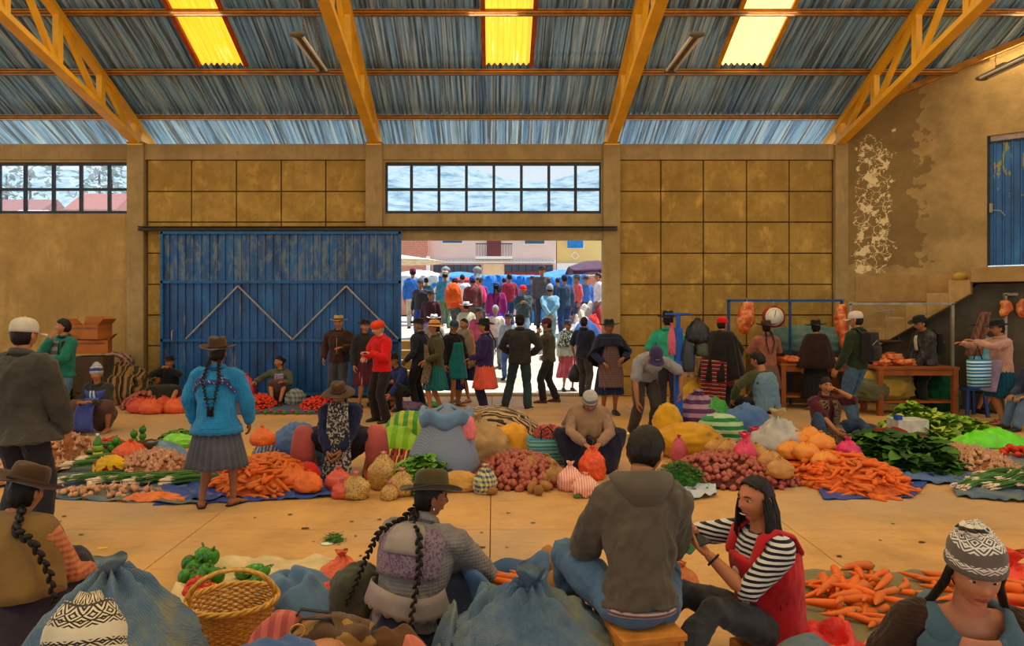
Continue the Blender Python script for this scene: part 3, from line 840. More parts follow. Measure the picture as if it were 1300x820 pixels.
    # ------------------------------------------------ clothes
    def top(s, mat, name='jacket', hem=.35, sleeve=1.0, ex=.016, fold=.012, flare=.0, collar=True, width=1.0, low=False):
        k = s.k; mb = MB(); n = s.n
        R = [(-hem, .158+flare, .118+flare), (-hem*.5, .157+flare*.6, .116+flare*.5), (.1, .152, .112), (1, .14*width, .106), (2, .158, .118), (2.55, .158, .112), (2.86, .115, .088), (3.06, .07, .066)]
        if low: R = R[:-2]+[(2.72, .135, .10)]
        mb.loft(s.rings(R, ex))
        for sh, e, w in ((s.shL, s.eL, s.wL), (s.shR, s.eR, s.wR)):
            mb.tube([s.neck.lerp(sh, .62 if low else .35)-s.up*.035*k, sh], [.062*k+ex-(.012 if low else 0), .060*k+ex], n)
            if sleeve <= 0: continue
            if sleeve >= .9:
                w2 = e.lerp(w, .94); pts = [sh, sh.lerp(e, .5), e, e.lerp(w, .5), w2]; rr = [.058*k+ex, .053*k+ex, .045*k+ex, .042*k+ex*.9, .034*k+ex*.7]
            elif sleeve > .5:
                w2 = e.lerp(w, (sleeve-.5)*2); pts = [sh, sh.lerp(e, .5), e, w2]; rr = [.058*k+ex, .053*k+ex, .044*k+ex, .042*k+ex*.8]
            else:
                w2 = sh.lerp(e, sleeve*2); pts = [sh, sh.lerp(w2, .5), w2]; rr = [.058*k+ex, .056*k+ex, .056*k+ex]
            mb.tube(pts, rr, n)
        me = remesh(mb, s.vox, 3, (fold, 9, 5, s.seed))
        s.topo = link(name, me, mat, s.root)
        if collar and s.lod > 0:
            c = MB(); u = s.up; ctr = s.neck+u*.01*k; r, f = s.rt[3], s.fw[3]
            rr = []
            for h, a in ((0, .085), (.045, .072), (.052, .082), (.02, .098)):
                rr.append([ctr+u*h*k*(1-.35*math.sin(q))+r*a*k*math.cos(q)+f*(a*.92*k*math.sin(q)) for q in [2*PI*i/16 for i in range(16)]])
            c.loft(rr, False); c.build('collar', mat, s.root, solid=.006)
        return s.topo
    def cuffs(s, mat):
        for e, w in ((s.eL, s.wL), (s.eR, s.wR)):
            m = MB(); m.tube([e.lerp(w, .88), e.lerp(w, .97)], .04*s.k, 12); m.build('cuff', mat, s.root)
    def trousers(s, mat, ex=.012, hem=1.0, fold=.010, wide=0):
        k = s.k; mb = MB(); n = s.n
        mb.loft(s.rings([(-.62, .09, .08), (-.3, .155, .112), (.2, .15, .108), (.7, .138, .10)], ex*.6))
        for h, kn, a in ((s.hL, s.kL, s.aL), (s.hRt, s.kR, s.aR)):
            pts = [h, h.lerp(kn, .5), kn, kn.lerp(a, .4), kn.lerp(a, .4+.6*hem)]
            mb.tube(pts, [.078*k+ex, .080*k+ex, .062*k+ex, .060*k+ex+wide*.5, .050*k+ex+wide], n)
        return link('trousers', remesh(mb, s.vox, 3, (fold, 8, 7, s.seed+3)), mat, s.root)
    def skirt(s, mat, hem=.45, r=.26, pleats=22, top=.75, amp=.012, name='skirt', depth=.8):
        """hanging skirt for a standing figure; hem = height above the floor"""
        k = s.k; n = pleats*6; mb = MB(); rr = []
        w0 = s.sp[0].lerp(s.sp[1], top); H0 = w0.z
        for j in range(14):
            t = j/13; z = H0+(hem-H0)*t
            a = (.125+(.165-.125)*min(1, t*3.2))*k*(.4+.6*s.g); b = a*.78
            fr = max(0, t-.15)/.85; a += (r*k-.165*k)*fr; b += (r*depth*k-.13*k)*fr
            c = w0.lerp(V(s.pel.x, s.pel.y, z), min(1, t*2.5)); am = amp*(.25+.75*t)
            rr.append([V(c.x+(a+am*math.sin(pleats*q+.4*math.sin(3*q+s.seed)))*math.cos(q), c.y+(b+am*math.sin(pleats*q+.4*math.sin(3*q+s.seed)))*math.sin(q), z+.006*math.sin(5*q+s.seed)) for q in [2*PI*i/n for i in range(n)]])
        mb.loft(rr, True)
        return mb.build(name, mat, s.root)
    def drape(s, mat, name='skirt', pts=None, r=.08, grow=.03, fold=.014, vox=None):
        """cloth hanging over bent legs: hull over hips, knees and hem, fused and folded"""
        bm = bmesh.new(); k = s.k
        P_ = [(s.hL, .12), (s.hRt, .12), (s.kL, .075), (s.kR, .075), (s.sp[0]+V(0,0,.06), .14)] + [(V(*p[:3]), p[3]) for p in (pts or [])]
        for c, rad in P_:
            rad = rad*k+grow*.3
            for i in range(26):
                a = i*2.39996; zz = 1-2*(i+.5)/26; q = math.sqrt(1-zz*zz)
                v = c+V(q*math.cos(a), q*math.sin(a), zz)*rad
                if v.z < .005: v.z = .005
                bm.verts.new(v)
        r_ = bmesh.ops.convex_hull(bm, input=bm.verts)
        inner = list({g for g in r_['geom_interior'] if isinstance(g, bmesh.types.BMVert)} | {g for g in r_['geom_unused'] if isinstance(g, bmesh.types.BMVert)})
        bmesh.ops.delete(bm, geom=inner, context='VERTS')
        me = bpy.data.meshes.new('h'); bm.to_mesh(me); bm.free()
        mb = MB(); mb.add([v.co[:] for v in me.vertices], [tuple(p.vertices) for p in me.polygons]); bpy.data.meshes.remove(me)
        me = remesh(mb, vox or s.vox*1.3, 4, (fold, 7, 4, s.seed+7))
        return link(name, me, mat, s.root)
    def apron(s, mat, hem=.55, w=.17, bib=True, name='apron', dy=.0, r=.24):
        k = s.k; mb = MB()
        def fn(u, v):
            z0 = (s.neck.z-.12*k) if bib else s.sp[1].z
            z = z0+(hem-z0)*v; W = w*k*(.55+.6*min(1, v*1.6)) if bib else w*k
            x = (u-.5)*2*W; q = min(1, abs(x)/(.2*k+.08*v))
            t = (z-s.pel.z)/(.48*k); c = s.sp[0].lerp(s.sp[3], max(0, min(1, t)))
            b = (.135*k*s.g if z > s.pel.z else (.135*k*s.g+(r*.8-.10)*min(1, (s.pel.z-z)/(s.pel.z-.3))))
            b *= 1.12
            return V(c.x+x, c.y+b*math.sqrt(max(.12, 1-q*q*.8))+.022+dy+.006*math.sin(x*60+v*4), z)
        mb.grid(15, 22, fn)
        o = mb.build(name, mat, s.root, solid=.006)
        return o
    def cape(s, mat, r=.30, drop=.42, name='shawl', fringe=None, seed=0, n=56, front=1.0, hang=.0, amp=.022):
        """cloth over the shoulders, hanging all round"""
        k = s.k; mb = MB(); rr = []; u = s.up; f, rt = s.fw[3], s.rt[3]; J = 12
        for j in range(J+1):
            t = j/J; ring = []
            for i in range(n):
                q = 2*PI*i/n; cx, sy = math.cos(q), math.sin(q)
                sh = (abs(cx)**1.2)
                a = (.055+min(1, t*2.4)**.8*(.19-.055))*k*s.g+max(0, t-.35)*(r-.19)*k*1.5
                b = (.055+min(1, t*2.0)*(.145-.055))*k*s.g+max(0, t-.3)*(r*.75-.145)*k*1.4
                dr = -.025+t*.04 if t < .3 else (-.013+(t-.3)/.7*drop*(1+hang*sy))
                zz = .045-(dr+(.05*(1-sh)*min(1, t*3) if t < .5 else 0))
                am = amp*t*t*math.sin(9*q+seed)+amp*.6*t*math.sin(17*q+2*seed+t*3)
                p = s.neck + rt*((a+am)*cx) + f*((b+am)*sy) + u*(zz*k)*(1 if t < .4 else .4) + V(0, 0, zz*k)*(0 if t < .4 else .6)
                ring.append(p)
            rr.append(ring)
        mb.loft(rr, False)
        o = mb.build(name, mat, s.root, solid=.008)
        if fringe:
            fb_ = MB(); last = rr[-1]
            for i in range(n):
                for q in range(3):
                    p = last[i].lerp(last[(i+1) % n], q/3); fb_.tube([p, p+V(random.uniform(-.012, .012), random.uniform(-.012, .012), -.05), p+V(random.uniform(-.02, .02), 0, -.085)], .003, 4)
            fb_.build('fringe', fringe, o)
        return o
    def shoes(s, mat, boot=0, name='shoe', sole=None):
        k = s.k
        for L, a in ((1, s.aL), (0, s.aR)):
            m = MB(); fd = s.footdir(L); r = fd.cross(V(0,0,1)); f0 = V(a.x, a.y, a.z-.075*k); rr = []
            for y, wd, h, lo in ((-.072, .026, .05, .0), (-.058, .04, .085, 0), (0, .042, .098, 0), (.06, .047, .072, 0), (.12, .052, .052, 0), (.165, .047, .042, 0), (.192, .028, .026, 0)):
                rr.append([f0+fd*y*k+r*wd*k*math.cos(q)+V(0, 0, (h/2*k+h/2*k*math.sin(q))) for q in [2*PI*i/12 for i in range(12)]])
            m.loft(rr); o = m.build(name, mat, s.root)
            if sole and s.lod > 0:
                q = MB(); q.loft([[f0+fd*y*k*1.02+r*wd*1.05*k*c+V(0,0,z) for y, wd, c in ((-.075, .026, -1), (0, .044, -1), (.12, .054, -1), (.195, .03, -1), (.195, .03, 1), (.12, .054, 1), (0, .044, 1), (-.075, .026, 1))] for z in (.001, .018)])
                q.build('sole', sole, o, smooth=False)
    def sandals(s, mat):
        k = s.k
        for L, a in ((1, s.aL), (0, s.aR)):
            m = MB(); fd = s.footdir(L); r = fd.cross(V(0,0,1)); f0 = V(a.x, a.y, a.z-.075*k)
            m.loft([[f0+fd*y*k+r*wd*k*c+V(0,0,z) for y, wd, c in ((-.075, .028, -1), (0, .042, -1), (.12, .052, -1), (.19, .032, -1), (.19, .032, 1), (.12, .052, 1), (0, .042, 1), (-.075, .028, 1))] for z in (-.004, .010)])
            m.tube([f0+fd*.05*k-r*.044*k+V(0,0,.01), f0+fd*.11*k+V(0,0,.052*k), f0+fd*.05*k+r*.044*k+V(0,0,.01)], .008, 5)
            m.build('sandal', mat, s.root)
    # ------------------------------------------------ heads
    def hp(s, x, y, z): return s.hc+s.HR@V(x*s.k, y*s.k, z*s.k)
    def hair(s, c=H_BLACK, length=0, thick=1.0, name='hair', spread=1.0, front=.0, full=False):
        """scalp hair, optionally falling to a given length behind the shoulders"""
        k = s.k; seg, ring = {0: (20, 14), 1: (30, 20), 2: (60, 40)}[s.lod]; mb = MB()
        def ok(v):
            if v.y > .15:
                hl_ = .60-.32*(abs(v.x)**2) - front
                return v.z > hl_
            if v.y > -.15: return v.z > -.25+(v.y+.15)*1.2
            return v.z > -.62
        vs = []; keep = {}
        for j in range(ring+1):
            th = PI*j/ring
            for i in range(seg):
                ph = 2*PI*i/seg; v = V(math.sin(th)*math.cos(ph), math.sin(th)*math.sin(ph), math.cos(th))
                low = -.62 if v.y < -.15 else -.25
                off = (.012*thick*(.6+.4*max(0, v.z))+ .003*noise.noise(v*9+V(s.seed, 0, 0)))*(max(.12, min(1, (v.z-low)*2.6)) if not length and not full else 1)
                if s.lod == 2: off += .0035*noise.noise(V(v.x*26, v.y*26, v.z*4))
                q = V(v.x*(.074+off), v.y*(.092+off)*(1.05 if v.y < 0 else .99), v.z*(.112+off))
                if v.z < .1: q.x *= (1-.18*(.1-v.z))
                vs.append((s.hc+s.HR@(q*k), ok(v)))
        idx = {}
        fs = []
        for j in range(ring):
            for i in range(seg):
                q = [j*seg+i, (j+1)*seg+i, (j+1)*seg+(i+1) % seg, j*seg+(i+1) % seg]
                if sum(vs[a][1] for a in q) >= 3: fs.append(q)
        used = sorted({a for f in fs for a in f}); mp = {a: i for i, a in enumerate(used)}
        mb.add([vs[a][0] for a in used], [tuple(mp[a] for a in f) for f in fs])
        o = mb.build(name, hairmat(c), s.root, solid=.012*k)
        o.modifiers[0].offset = -1
        if length:
            m = MB(); rng = random.Random(int(s.seed*10))
            for i in range(150 if s.lod == 2 else 30):
                a = PI*(1.02+.96*rng.random())*1.0 + 0; a = rng.uniform(PI*.88, PI*2.12)
                x, y = math.cos(a), math.sin(a)
                p0 = s.hp(x*.074*spread, y*.090, rng.uniform(-.03, .03)); p1 = s.hp(x*.092*spread, y*.108, -.06); 
                p2 = p1+V(rng.uniform(-.012, .012), rng.uniform(-.012, .01), -.12*k)+(s.HR@V(x, y, 0))*.006
                p3 = V(p2.x, p2.y, p2.z)+s.HR@V(x*.05, -.02, 0)+V(rng.uniform(-.02, .02), rng.uniform(-.02, .005), -(length-.15)*rng.uniform(.75, 1.05))
                m.tube([p0, p1, p2, p2.lerp(p3, .5)+V(0, -.008, 0), p3], [.006, .009, .009, .007, .002], 5, flat=.7)
            m.build('long_hair', hairmat(c), s.root)
        return o
    def braid(s, pts, r=.017, c=H_BLACK, tassel=None, name='braid'):
        pts = [V(*p) for p in pts]; L = sum((b-a).length for a, b in zip(pts, pts[1:])); m = MB(); step = r*.95; nn = int(L/step)
        def at(t):
            d = t*L
            for a, b in zip(pts, pts[1:]):
                l = (b-a).length
                if d <= l: return a.lerp(b, d/l), (b-a).normalized()
                d -= l
            return pts[-1], (pts[-1]-pts[-2]).normalized()
        for i in range(nn):
            t = i/nn; p, d = at(t); x, y, d = frame_of(d, (0, 1, .01)); rr = r*(1-.45*t); sd = 1 if i % 2 else -1
            ax = (d*1.0+x*sd*.55).normalized(); X, Y, D = frame_of(ax, y); R = Matrix((X, Y, D)).transposed()
            m.ell(p+x*sd*rr*.45, (rr*.62, rr*.62, rr*1.25), R=R, seg=8, ring=6)
        o = m.build(name, hairmat(c), s.root)
        if tassel is True: tassel = hairmat(c)
        if tassel:
            q = MB(); p, d = at(1)
            for i in range(14): q.tube([p, p+d*.04+V(random.uniform(-.014, .014), random.uniform(-.014, .014), 0), p+d*.09+V(random.uniform(-.02, .02), random.uniform(-.02, .02), 0)], .0035, 4)
            q.ell(p+d*.01, r*.8, seg=8, ring=6); q.build('tassel', tassel, o)
        return o
    def fedora(s, mat, band, brim=.175, h=.115, tilt=0, tiltx=0, curl=.03, dent=.016, dz=0, crown=.090, name='hat', flat=False):
        k = s.k; R = s.HR@Matrix.Rotation(tiltx, 3, 'X')@Matrix.Rotation(tilt, 3, 'Y'); c = s.hc+s.HR@V(0, -.004*k, (.052+dz)*k); n = 40
        def brimf(q, a, r):
            if r > crown*1.05:
                t = (r-crown)/(brim-crown); q.z += curl*t*t*(abs(math.cos(a))*1.2-.25)+ .004*math.sin(3*a+s.seed)
            q.y *= 1.10 if r <= crown*1.2 else 1.03
            return q*k
        def crf(q, a, r):
            if q.z > h*.55 and not flat:
                t = (q.z-h*.55)/(h*.45)
                q.z -= dent*t*math.exp(-(q.x/.03)**2)*(1 if r < crown*.92 else .5)
                if q.y > 0: q.x *= 1-.22*t*(q.y/crown)
            q.y *= 1.14
            return q*k
        m = MB()
        m.lathe([(crown*.97, .004), (crown*1.0, -.002), (crown*1.08, .0), (crown*1.25, .0), ((crown+brim)/2, -.002), (brim*.92, -.002), (brim, 0), (brim, .004), (brim*.9, .004), ((crown+brim)/2, .004), (crown*1.15, .007), (crown, .014)], n, c, R, fn=brimf, caps=False)
        o = m.build(name, mat, s.root)
        m = MB(); m.lathe([(crown*1.0, .0), (crown*1.0, h*.3), (crown*.97, h*.6), (crown*.93, h*.82), (crown*.84, h*.95), (crown*.66, h*1.0), (crown*.4, h*.985), (crown*.15, h*.98), (.002, h*.98)], n, c, R, fn=crf)
        m.build('crown', mat, o)
        m = MB(); m.lathe([(crown*1.0, .006), (crown*1.035, .008), (crown*1.03, .034), (crown*1.0, .036)], n, c, R, fn=crf, caps=False); m.build('hat_band', band, o)
        return o
    def cap(s, mat, bill=None, yaw=0, name='cap', badge=None, tilt=-.1):
        k = s.k; R = s.HR@Matrix.Rotation(yaw, 3, 'Z')@Matrix.Rotation(tilt, 3, 'X'); c = s.hc+s.HR@V(0, -.004*k, .035*k); m = MB()
        m.lathe([(.086, -.012), (.088, .01), (.086, .04), (.078, .066), (.058, .088), (.03, .098), (.002, .100)], 28, c, R, fn=lambda q, a, r: V(q.x, q.y*1.18, q.z)*k)
        m.ell(c+R@V(0, 0, .1*k), .008*k, seg=8, ring=6)
        o = m.build(name, mat, s.root)
        m = MB()
        def fn(u, v):
            a = (u-.5)*2.3; r0 = .088; ext = .075*v*(math.cos(a*.68))**.6
            return c+R@(V(math.sin(a)*(r0+ext*.35), math.cos(a)*(r0+.012)+ext*1.05, -.008-.018*v+.02*v*math.cos(a*1.3)-.006)*k)
        m.grid(16, 6, fn); m.build('bill', bill or mat, o, solid=.004)
        if badge:
            m = MB()
            for x0 in (-.018, .0, .018): m.tube([c+R@(V(x0-.006, .104, .020)*k), c+R@(V(x0, .103, .034)*k), c+R@(V(x0+.006, .104, .020)*k)], .003, 5)
            m.build('badge', badge, o)
        return o
    def knit(s, mat, rim=None, h=.12, flop=(0, 0), name='knit_hat', pom=False, dz=0, squash=.0, ears=False):
        k = s.k; R = s.HR; c = s.hc+s.HR@V(0, -.004*k, (.012+dz)*k); m = MB(); n = 40; prof = [(.086, 0), (.091, .012), (.092, .04), (.090, .07), (.082, .095), (.068, .115), (.055, .122+h*.12), (.042, .124+h*.3), (.025, .126+h*.45), (.002, .126+h*.5)]
        rings = []
        for r, z in prof:
            t = max(0, (z-.09)/.1); z = z*(1-squash)+(.014*math.sin(z*300) if squash and z > .1 else 0)
            rings.append([c+R@(V(r*math.cos(a)*(1+.10*t*math.sin(4*a+s.seed))+flop[0]*t*t, r*1.16*math.sin(a)+flop[1]*t*t, z+.006*math.sin(3*a+2)*(1 if z > .05 else .3))*k) for a in [2*PI*i/n for i in range(n)]])
        m.loft(rings); o = m.build(name, mat, s.root)
        uv = o.data.uv_layers.new(name='UVMap'); zt_ = prof[-1][1]
        for p in o.data.polygons:
            for li in p.loop_indices:
                vi = o.data.loops[li].vertex_index; i = vi % n; j = min(vi//n, len(prof)-1)
                u = i/n
                if max(o.data.loops[q].vertex_index % n for q in p.loop_indices)-min(o.data.loops[q].vertex_index % n for q in p.loop_indices) > n/2 and i < n/2: u += 1
                uv.data[li].uv = (u, prof[j][1]/zt_)
        if rim:
            m = MB(); m.lathe([(.086, -.008), (.095, -.002), (.096, .012), (.09, .018)], n, c, R, fn=lambda q, a, r: V(q.x, q.y*1.16, q.z)*k, caps=False); m.build('hat_rim', rim, o)
        if pom:
            m = MB()
            for i in range(70):
                a = random.uniform(0, 2*PI); b_ = random.uniform(-.3, 1.2)
                d = R@V(math.cos(a)*math.cos(b_), math.sin(a)*math.cos(b_), math.sin(b_)); p = c+R@(V(flop[0], flop[1], zt_+.01)*k)
                m.tube([p, p+d*.03*k], .003, 4)
            m.build('pompom', mat, o)
        return o
    def strap(s, pts, mat, r=.012, name='strap', flat=.35):
        m = MB(); m.tube([V(*p) for p in pts], r, 8, flat=flat); return m.build(name, mat, s.root)
# ---------------------------------------------------------------- people: foreground
c_black = rgb(34, 30, 28)
felt_b = cloth(rgb(74, 50, 28), name='brown_felt'); felt_d = cloth(rgb(50, 42, 30), name='dark_felt'); felt_k = cloth(rgb(32, 27, 23), name='black_felt'); felt_o = cloth(rgb(78, 66, 38), name='olive_felt')
band_k = plain('ribbon', rgb(26, 20, 16), .6); band_b = plain('brown_ribbon', rgb(60, 36, 20), .6)
jeans = cloth(rgb(78, 100, 122), 'denim', name='blue_denim'); jeans_d = cloth(rgb(44, 58, 80), 'denim', name='dark_denim'); jeans_g = cloth(rgb(62, 60, 60), 'denim', name='grey_denim')
black_c = cloth(rgb(32, 30, 32), name='black_cloth'); grey_c = cloth(rgb(92, 90, 92), name='grey_cloth'); navy_c = cloth(rgb(34, 38, 68), name='navy_cloth')
shoe_k = plain('dark_shoe_leather', rgb(36, 28, 24), .45); sole_w = plain('pale_rubber', rgb(190, 180, 165), .7)
brown_c = cloth(rgb(74, 46, 32), name='brown_cloth')

# F1: brown hat, olive shawl, seen from behind at the left edge
p = Person('person at the left edge in brown felt hat and olive shawl, seen from behind', (-2.52, 3.62, 0), rz=-.12, H=1.55, lean=.30, hip=.20, pitch=.05, yaw=-.1, roll=.05, fl=(-.15, .5, 0), fr=(.15, .5, 0), kl=(-.3,.2,1), kr=(.3,.2,1), hl=(-.2, .4, .3), hr=(.22, .42, .3), girth=1.2, lod=2, seed=11)
p.top(cloth(rgb(206, 118, 74), 'knit', name='orange_knit', sc=.45, b=.9), 'sweater', hem=.2, fold=.012)
p.drape(cloth(rgb(60, 52, 60), name='dark_skirt'), 'skirt', [(0, -.12, .06, .2), (-.25, .3, .06, .1), (.25, .3, .06, .1)])
p.cape(cloth(rgb(132, 98, 52), name='tan_shawl'), r=.27, drop=.40, name='shawl', seed=2, hang=-.25, amp=.012)
m = cloth(rgb(216, 206, 186), 'stripe', ax=0, sc=14, c2=rgb(190, 170, 140), name='striped_cloth')
p.hair(H_BLACK, 0); b0 = p.hp(.06, -.075, -.06)
p.braid([b0, b0+V(.06, -.12, -.08), p.surf(2.5, PI-.9, .13), p.surf(1.6, PI-1.25, .17), p.surf(.6, PI-1.35, .21), p.surf(0, PI-1.4, .26)], .028)
p.fedora(felt_b, band_b, brim=.19, h=.12, crown=.097, tiltx=-.32, tilt=.12, curl=.04, dent=.02)

# F2: knitted hat at the bottom left, blue sleeve reaching right
p = Person('person with cream and black patterned knitted hat and blue sleeve reaching right, bottom left corner', (-.98, 1.30, 0), rz=-.05, H=1.58, lean=.72, hip=.46, pitch=.40, roll=-.10, fl=(-.15, .55, 0), fr=(.15, .55, 0), kl=(-.4,.2,1), kr=(.4,.2,1), hl=(-.25, .7, .45), hr=(.46, .60, .87), er=(.4, -.1, 1), girth=1.0, lod=2, seed=5)
p.top(cloth(rgb(62, 88, 132), name='blue_sleeve_cloth'), 'jacket', hem=.1, fold=.016, collar=False)
p.drape(navy_c, 'skirt', [(0, -.1, .06, .18), (-.25, .4, .06, .1), (.25, .4, .06, .1)])
p.hair(H_BLACK, .0)
p.knit(cloth(rgb(214, 196, 162), 'fair', name='fair_isle_knit', c2=rgb(52, 40, 30), sc=1), cloth(rgb(214, 196, 162), 'knit', name='cream_rib'), h=.06, flop=(.01, -.02), dz=.0, squash=.16)
b0 = p.hp(.06, -.075, -.06); p.braid([b0, b0+V(.02, -.04, -.12), b0+V(.06, -.05, -.34)], .02)

# F3: central seated woman
p = Person('person with olive felt hat, long black braids and grey floral blouse, seated with back turned', (-.44, 3.78, 0), rz=-.40, H=1.52, lean=.36, side=.0, hip=.15, yaw=-.75, pitch=.12, fl=(-.30, .62, 0), fr=(.28, .62, 0), kl=(-.6,.3,.7), kr=(.6,.3,.7), hl=(-.28, .46, .22), hr=(.36, .40, .16), el=(-1, -.2, .1), er=(1, -.2, .1), girth=1.5, lod=2, seed=8, skin_c=SK2_)
blouse = cloth(rgb(136, 116, 122), 'floral', name='floral_blouse', c2=rgb(106, 72, 96), sc=2.2)
p.top(cloth(rgb(132, 122, 116), 'knit', name='grey_knit_blouse', sc=.8), 'blouse', hem=.32, fold=.012, ex=.022)
# yoke of floral cloth over the shoulders and the smooth ivory inset between them
k = p.k; yo = MB(); yo.grid(24, 12, lambda u, v: p.surf(2.93-1.55*v, PI+(u-.5)*2.1, .036)); yo.build('yoke', blouse, p.root, solid=.006)
yo = MB(); yo.grid(14, 8, lambda u, v: p.surf(2.98-.95*v, PI+(u-.5)*1.0, .044)); yo.build('back_panel', cloth(rgb(150, 134, 122), name='ivory_panel'), p.root, solid=.004)
p.drape(cloth(rgb(48, 52, 74), name='dark_slate_skirt'), 'skirt', [(0, -.04, .07, .20), (-.36, .30, .05, .12), (.34, .30, .05, .12)], fold=.022, vox=.014)
n = 72; rr = []                            # scalloped hem of the blouse falling over the skirt
for t, z, a, b in ((0, .17, .20, .165), (.4, .13, .212, .18), (.8, .085, .228, .195), (1, .06, .234, .200)):
    rr.append([p.pel+V(a*math.cos(q)*1.05, b*math.sin(q)-.015, z+(.008*math.sin(24*q) if t == 1 else 0)+.02*math.sin(2*q)) for q in [PI+PI*i/n for i in range(n+1)]])
m = MB(); m.loft(rr, False, closed=False); m.build('blouse_hem', cloth(rgb(146, 130, 122), name='ivory_frill'), p.root, solid=.006)
p.hair(H_BLACK, 0)
bl, br = p.hp(-.062, -.055, -.06), p.hp(.02, -.09, -.07)
p.braid([bl, bl+V(-.05, -.10, -.06), p.surf(2.6, PI+.75, .075), p.surf(1.7, PI+1.15, .10), p.surf(.8, PI+1.3, .15), p.surf(0, PI+1.3, .19)], .021)
p.braid([br, br+V(.01, -.07, -.06), p.surf(2.7, PI-.35, .070), p.surf(1.8, PI-.5, .072), p.surf(.9, PI-.5, .085), p.surf(0, PI-.45, .15), p.surf(-.3, PI-.4, .18)], .023)
p.fedora(felt_o, band_k, brim=.185, h=.125, crown=.094, tiltx=-.0, tilt=-.22, curl=.03, dent=.025)
m = MB(); m.tube([p.hp(.082, -.005, -.035), p.hp(.085, -.004, -.06)], .004, 6); m.build('earring', plain('silver', rgb(190, 190, 190), .25, metal=1), p.root)

# F4: hooded man on the bench
p = Person('person with short black hair in dark hooded jacket and blue jeans seated on the bench', (.66, 3.20, 0), rz=.05, H=1.70, lean=.24, side=.07, hip=.45, yaw=-.6, pitch=.42, fl=(-.22, .50, .10), fr=(.18, .55, 0), kl=(-.45,.3,1), kr=(.4,.4,1), hl=(-.10, .42, .62), hr=(.10, .42, .62), el=(-.6, -.5, -.6), er=(.5, -.5, -.6), girth=.86, lod=2, seed=3)
hood = cloth(rgb(88, 76, 62), name='grey_brown_fleece', b=.5)
p.top(hood, 'hooded_jacket', hem=.03, fold=.020, ex=.024, flare=.01, collar=False)
m = MB(); k = p.k; f, r, up = p.fw[3], p.rt[3], p.up; rr = []
for j in range(9):
    t = j/8; ring = []
    for i in range(26):
        q = PI*1.0+PI*1.0*(i/25)*1.0 - .0
        a = (.085+.045*math.sin(PI*t))*k*(1.0); 
        cx, sy = math.cos(q), math.sin(q)
        ring.append(p.neck + up*((.075-.15*t*abs(sy)-.02*t)*k) + r*(cx*(a+.01)) + f*(sy*(.075+.085*math.sin(PI*min(1, t*.75+.12)))*k+.01))
    rr.append(ring)
m.loft(rr, False, closed=False); m.build('hood', hood, p.root, solid=.022, sub=1)
p.trousers(cloth(rgb(74, 98, 122), 'denim', name='worn_blue_denim'), hem=1.0, fold=.014)
m = MB(); m.loft(p.rings([(-.20, .152, .112), (-.02, .156, .116)], .022, 30), False); m.build('shirt_hem', cloth(rgb(190, 150, 130), 'stripe', ax=2, sc=50, c2=rgb(96, 84, 96), name='striped_hem'), p.root, solid=.006)
p.hair(H_BLACK, 0, thick=1.7); p.shoes(shoe_k, sole=sole_w)

# F5: laughing girl in red vest
p = Person('laughing person with long black hair in red vest over black and white striped shirt', (1.37, 3.50, 0), rz=1.80, H=1.58, lean=.12, side=0, hip=.22, yaw=.18, pitch=.06, fl=(-.04, .60, 0, .1), fr=(.30, .64, 0, 0), kl=(-.15,.3,1), kr=(.25,.3,1), hl=(-.03, .36, .60), hr=(.20, .36, .64), el=(-.6, -.3, -1), er=(.9, -.1, -.35), girth=1.05, lod=2, seed=4, skin_c=rgb(186, 114, 74), nl=(0, .1, 1), nr=(-1, .2, -.2), cl=.55, crr=1.25)
stripe = cloth(rgb(206, 198, 190), 'stripe', ax=2, sc=42, c2=rgb(26, 24, 32), name='black_white_stripe')
p.top(stripe, 'striped_shirt', hem=.25, sleeve=.52, fold=.006, ex=.012, collar=False)
red = cloth(rgb(186, 30, 34), name='red_vest_cloth')
m = MB(); m.loft(p.rings([(-.36, .16, .125), (0, .155, .118), (1, .145, .112), (2, .160, .122), (2.45, .145, .120)], .036, 36)); 
o = link('red_vest', remesh(m, .010, 3, (.010, 9, 5, 2)), red, p.root)
for sx in (-1, 1):
    m = MB(); a = p.sp[2].lerp(p.sp[3], .45); m.tube([a+p.rt[3]*sx*.105+p.fw[3]*.125, a+p.up*.10+p.rt[3]*sx*.108+p.fw[3]*.07, a+p.up*.125+p.rt[3]*sx*.108, a+p.up*.08+p.rt[3]*sx*.108-p.fw[3]*.09, a+p.rt[3]*sx*.105-p.fw[3]*.125], .034, 10, flat=.4); m.build('vest_strap', red, p.root)
wh = cloth(rgb(226, 190, 170), name='pale_dot_applique')
for x, z, r_ in ((-.05, 1.30, .046), (.055, 1.5, .040), (.0, 1.95, .030)):
    i = int(z); c = p.sp[i].lerp(p.sp[i+1], z-i)
    m = MB(); m.ell(c+p.rt[2]*x+p.fw[2]*(.118+.036+.012), (r_, r_, .006), R=Matrix((p.rt[2], p.up, p.fw[2])).transposed(), seg=20, ring=6); m.build('white_dot', wh, p.root)
p.trousers(jeans_g, hem=.96, fold=.012, ex=.010); p.shoes(cloth(rgb(40, 34, 34), name='canvas'), name='sneaker', sole=sole_w)
p.hair(H_BLACK, .48, thick=1.1, front=-.14, spread=1.14)
m = MB(); m.tube([p.hp(-.079, -.004, -.03), p.hp(-.083, -.002, -.065)], .0035, 6); m.build('earring', plain('silver', rgb(190, 190, 190), .25, metal=1), p.root)
m = MB(); m.tube([p.hp(-.018, .091, -.058), p.hp(0, .096, -.0585), p.hp(.018, .091, -.058)], .0035, 6, flat=.7); m.build('smiling_teeth', m_teeth, p.root)
d = (p.wL-p.eL).normalized(); x, y, d = frame_of(d); m = MB()
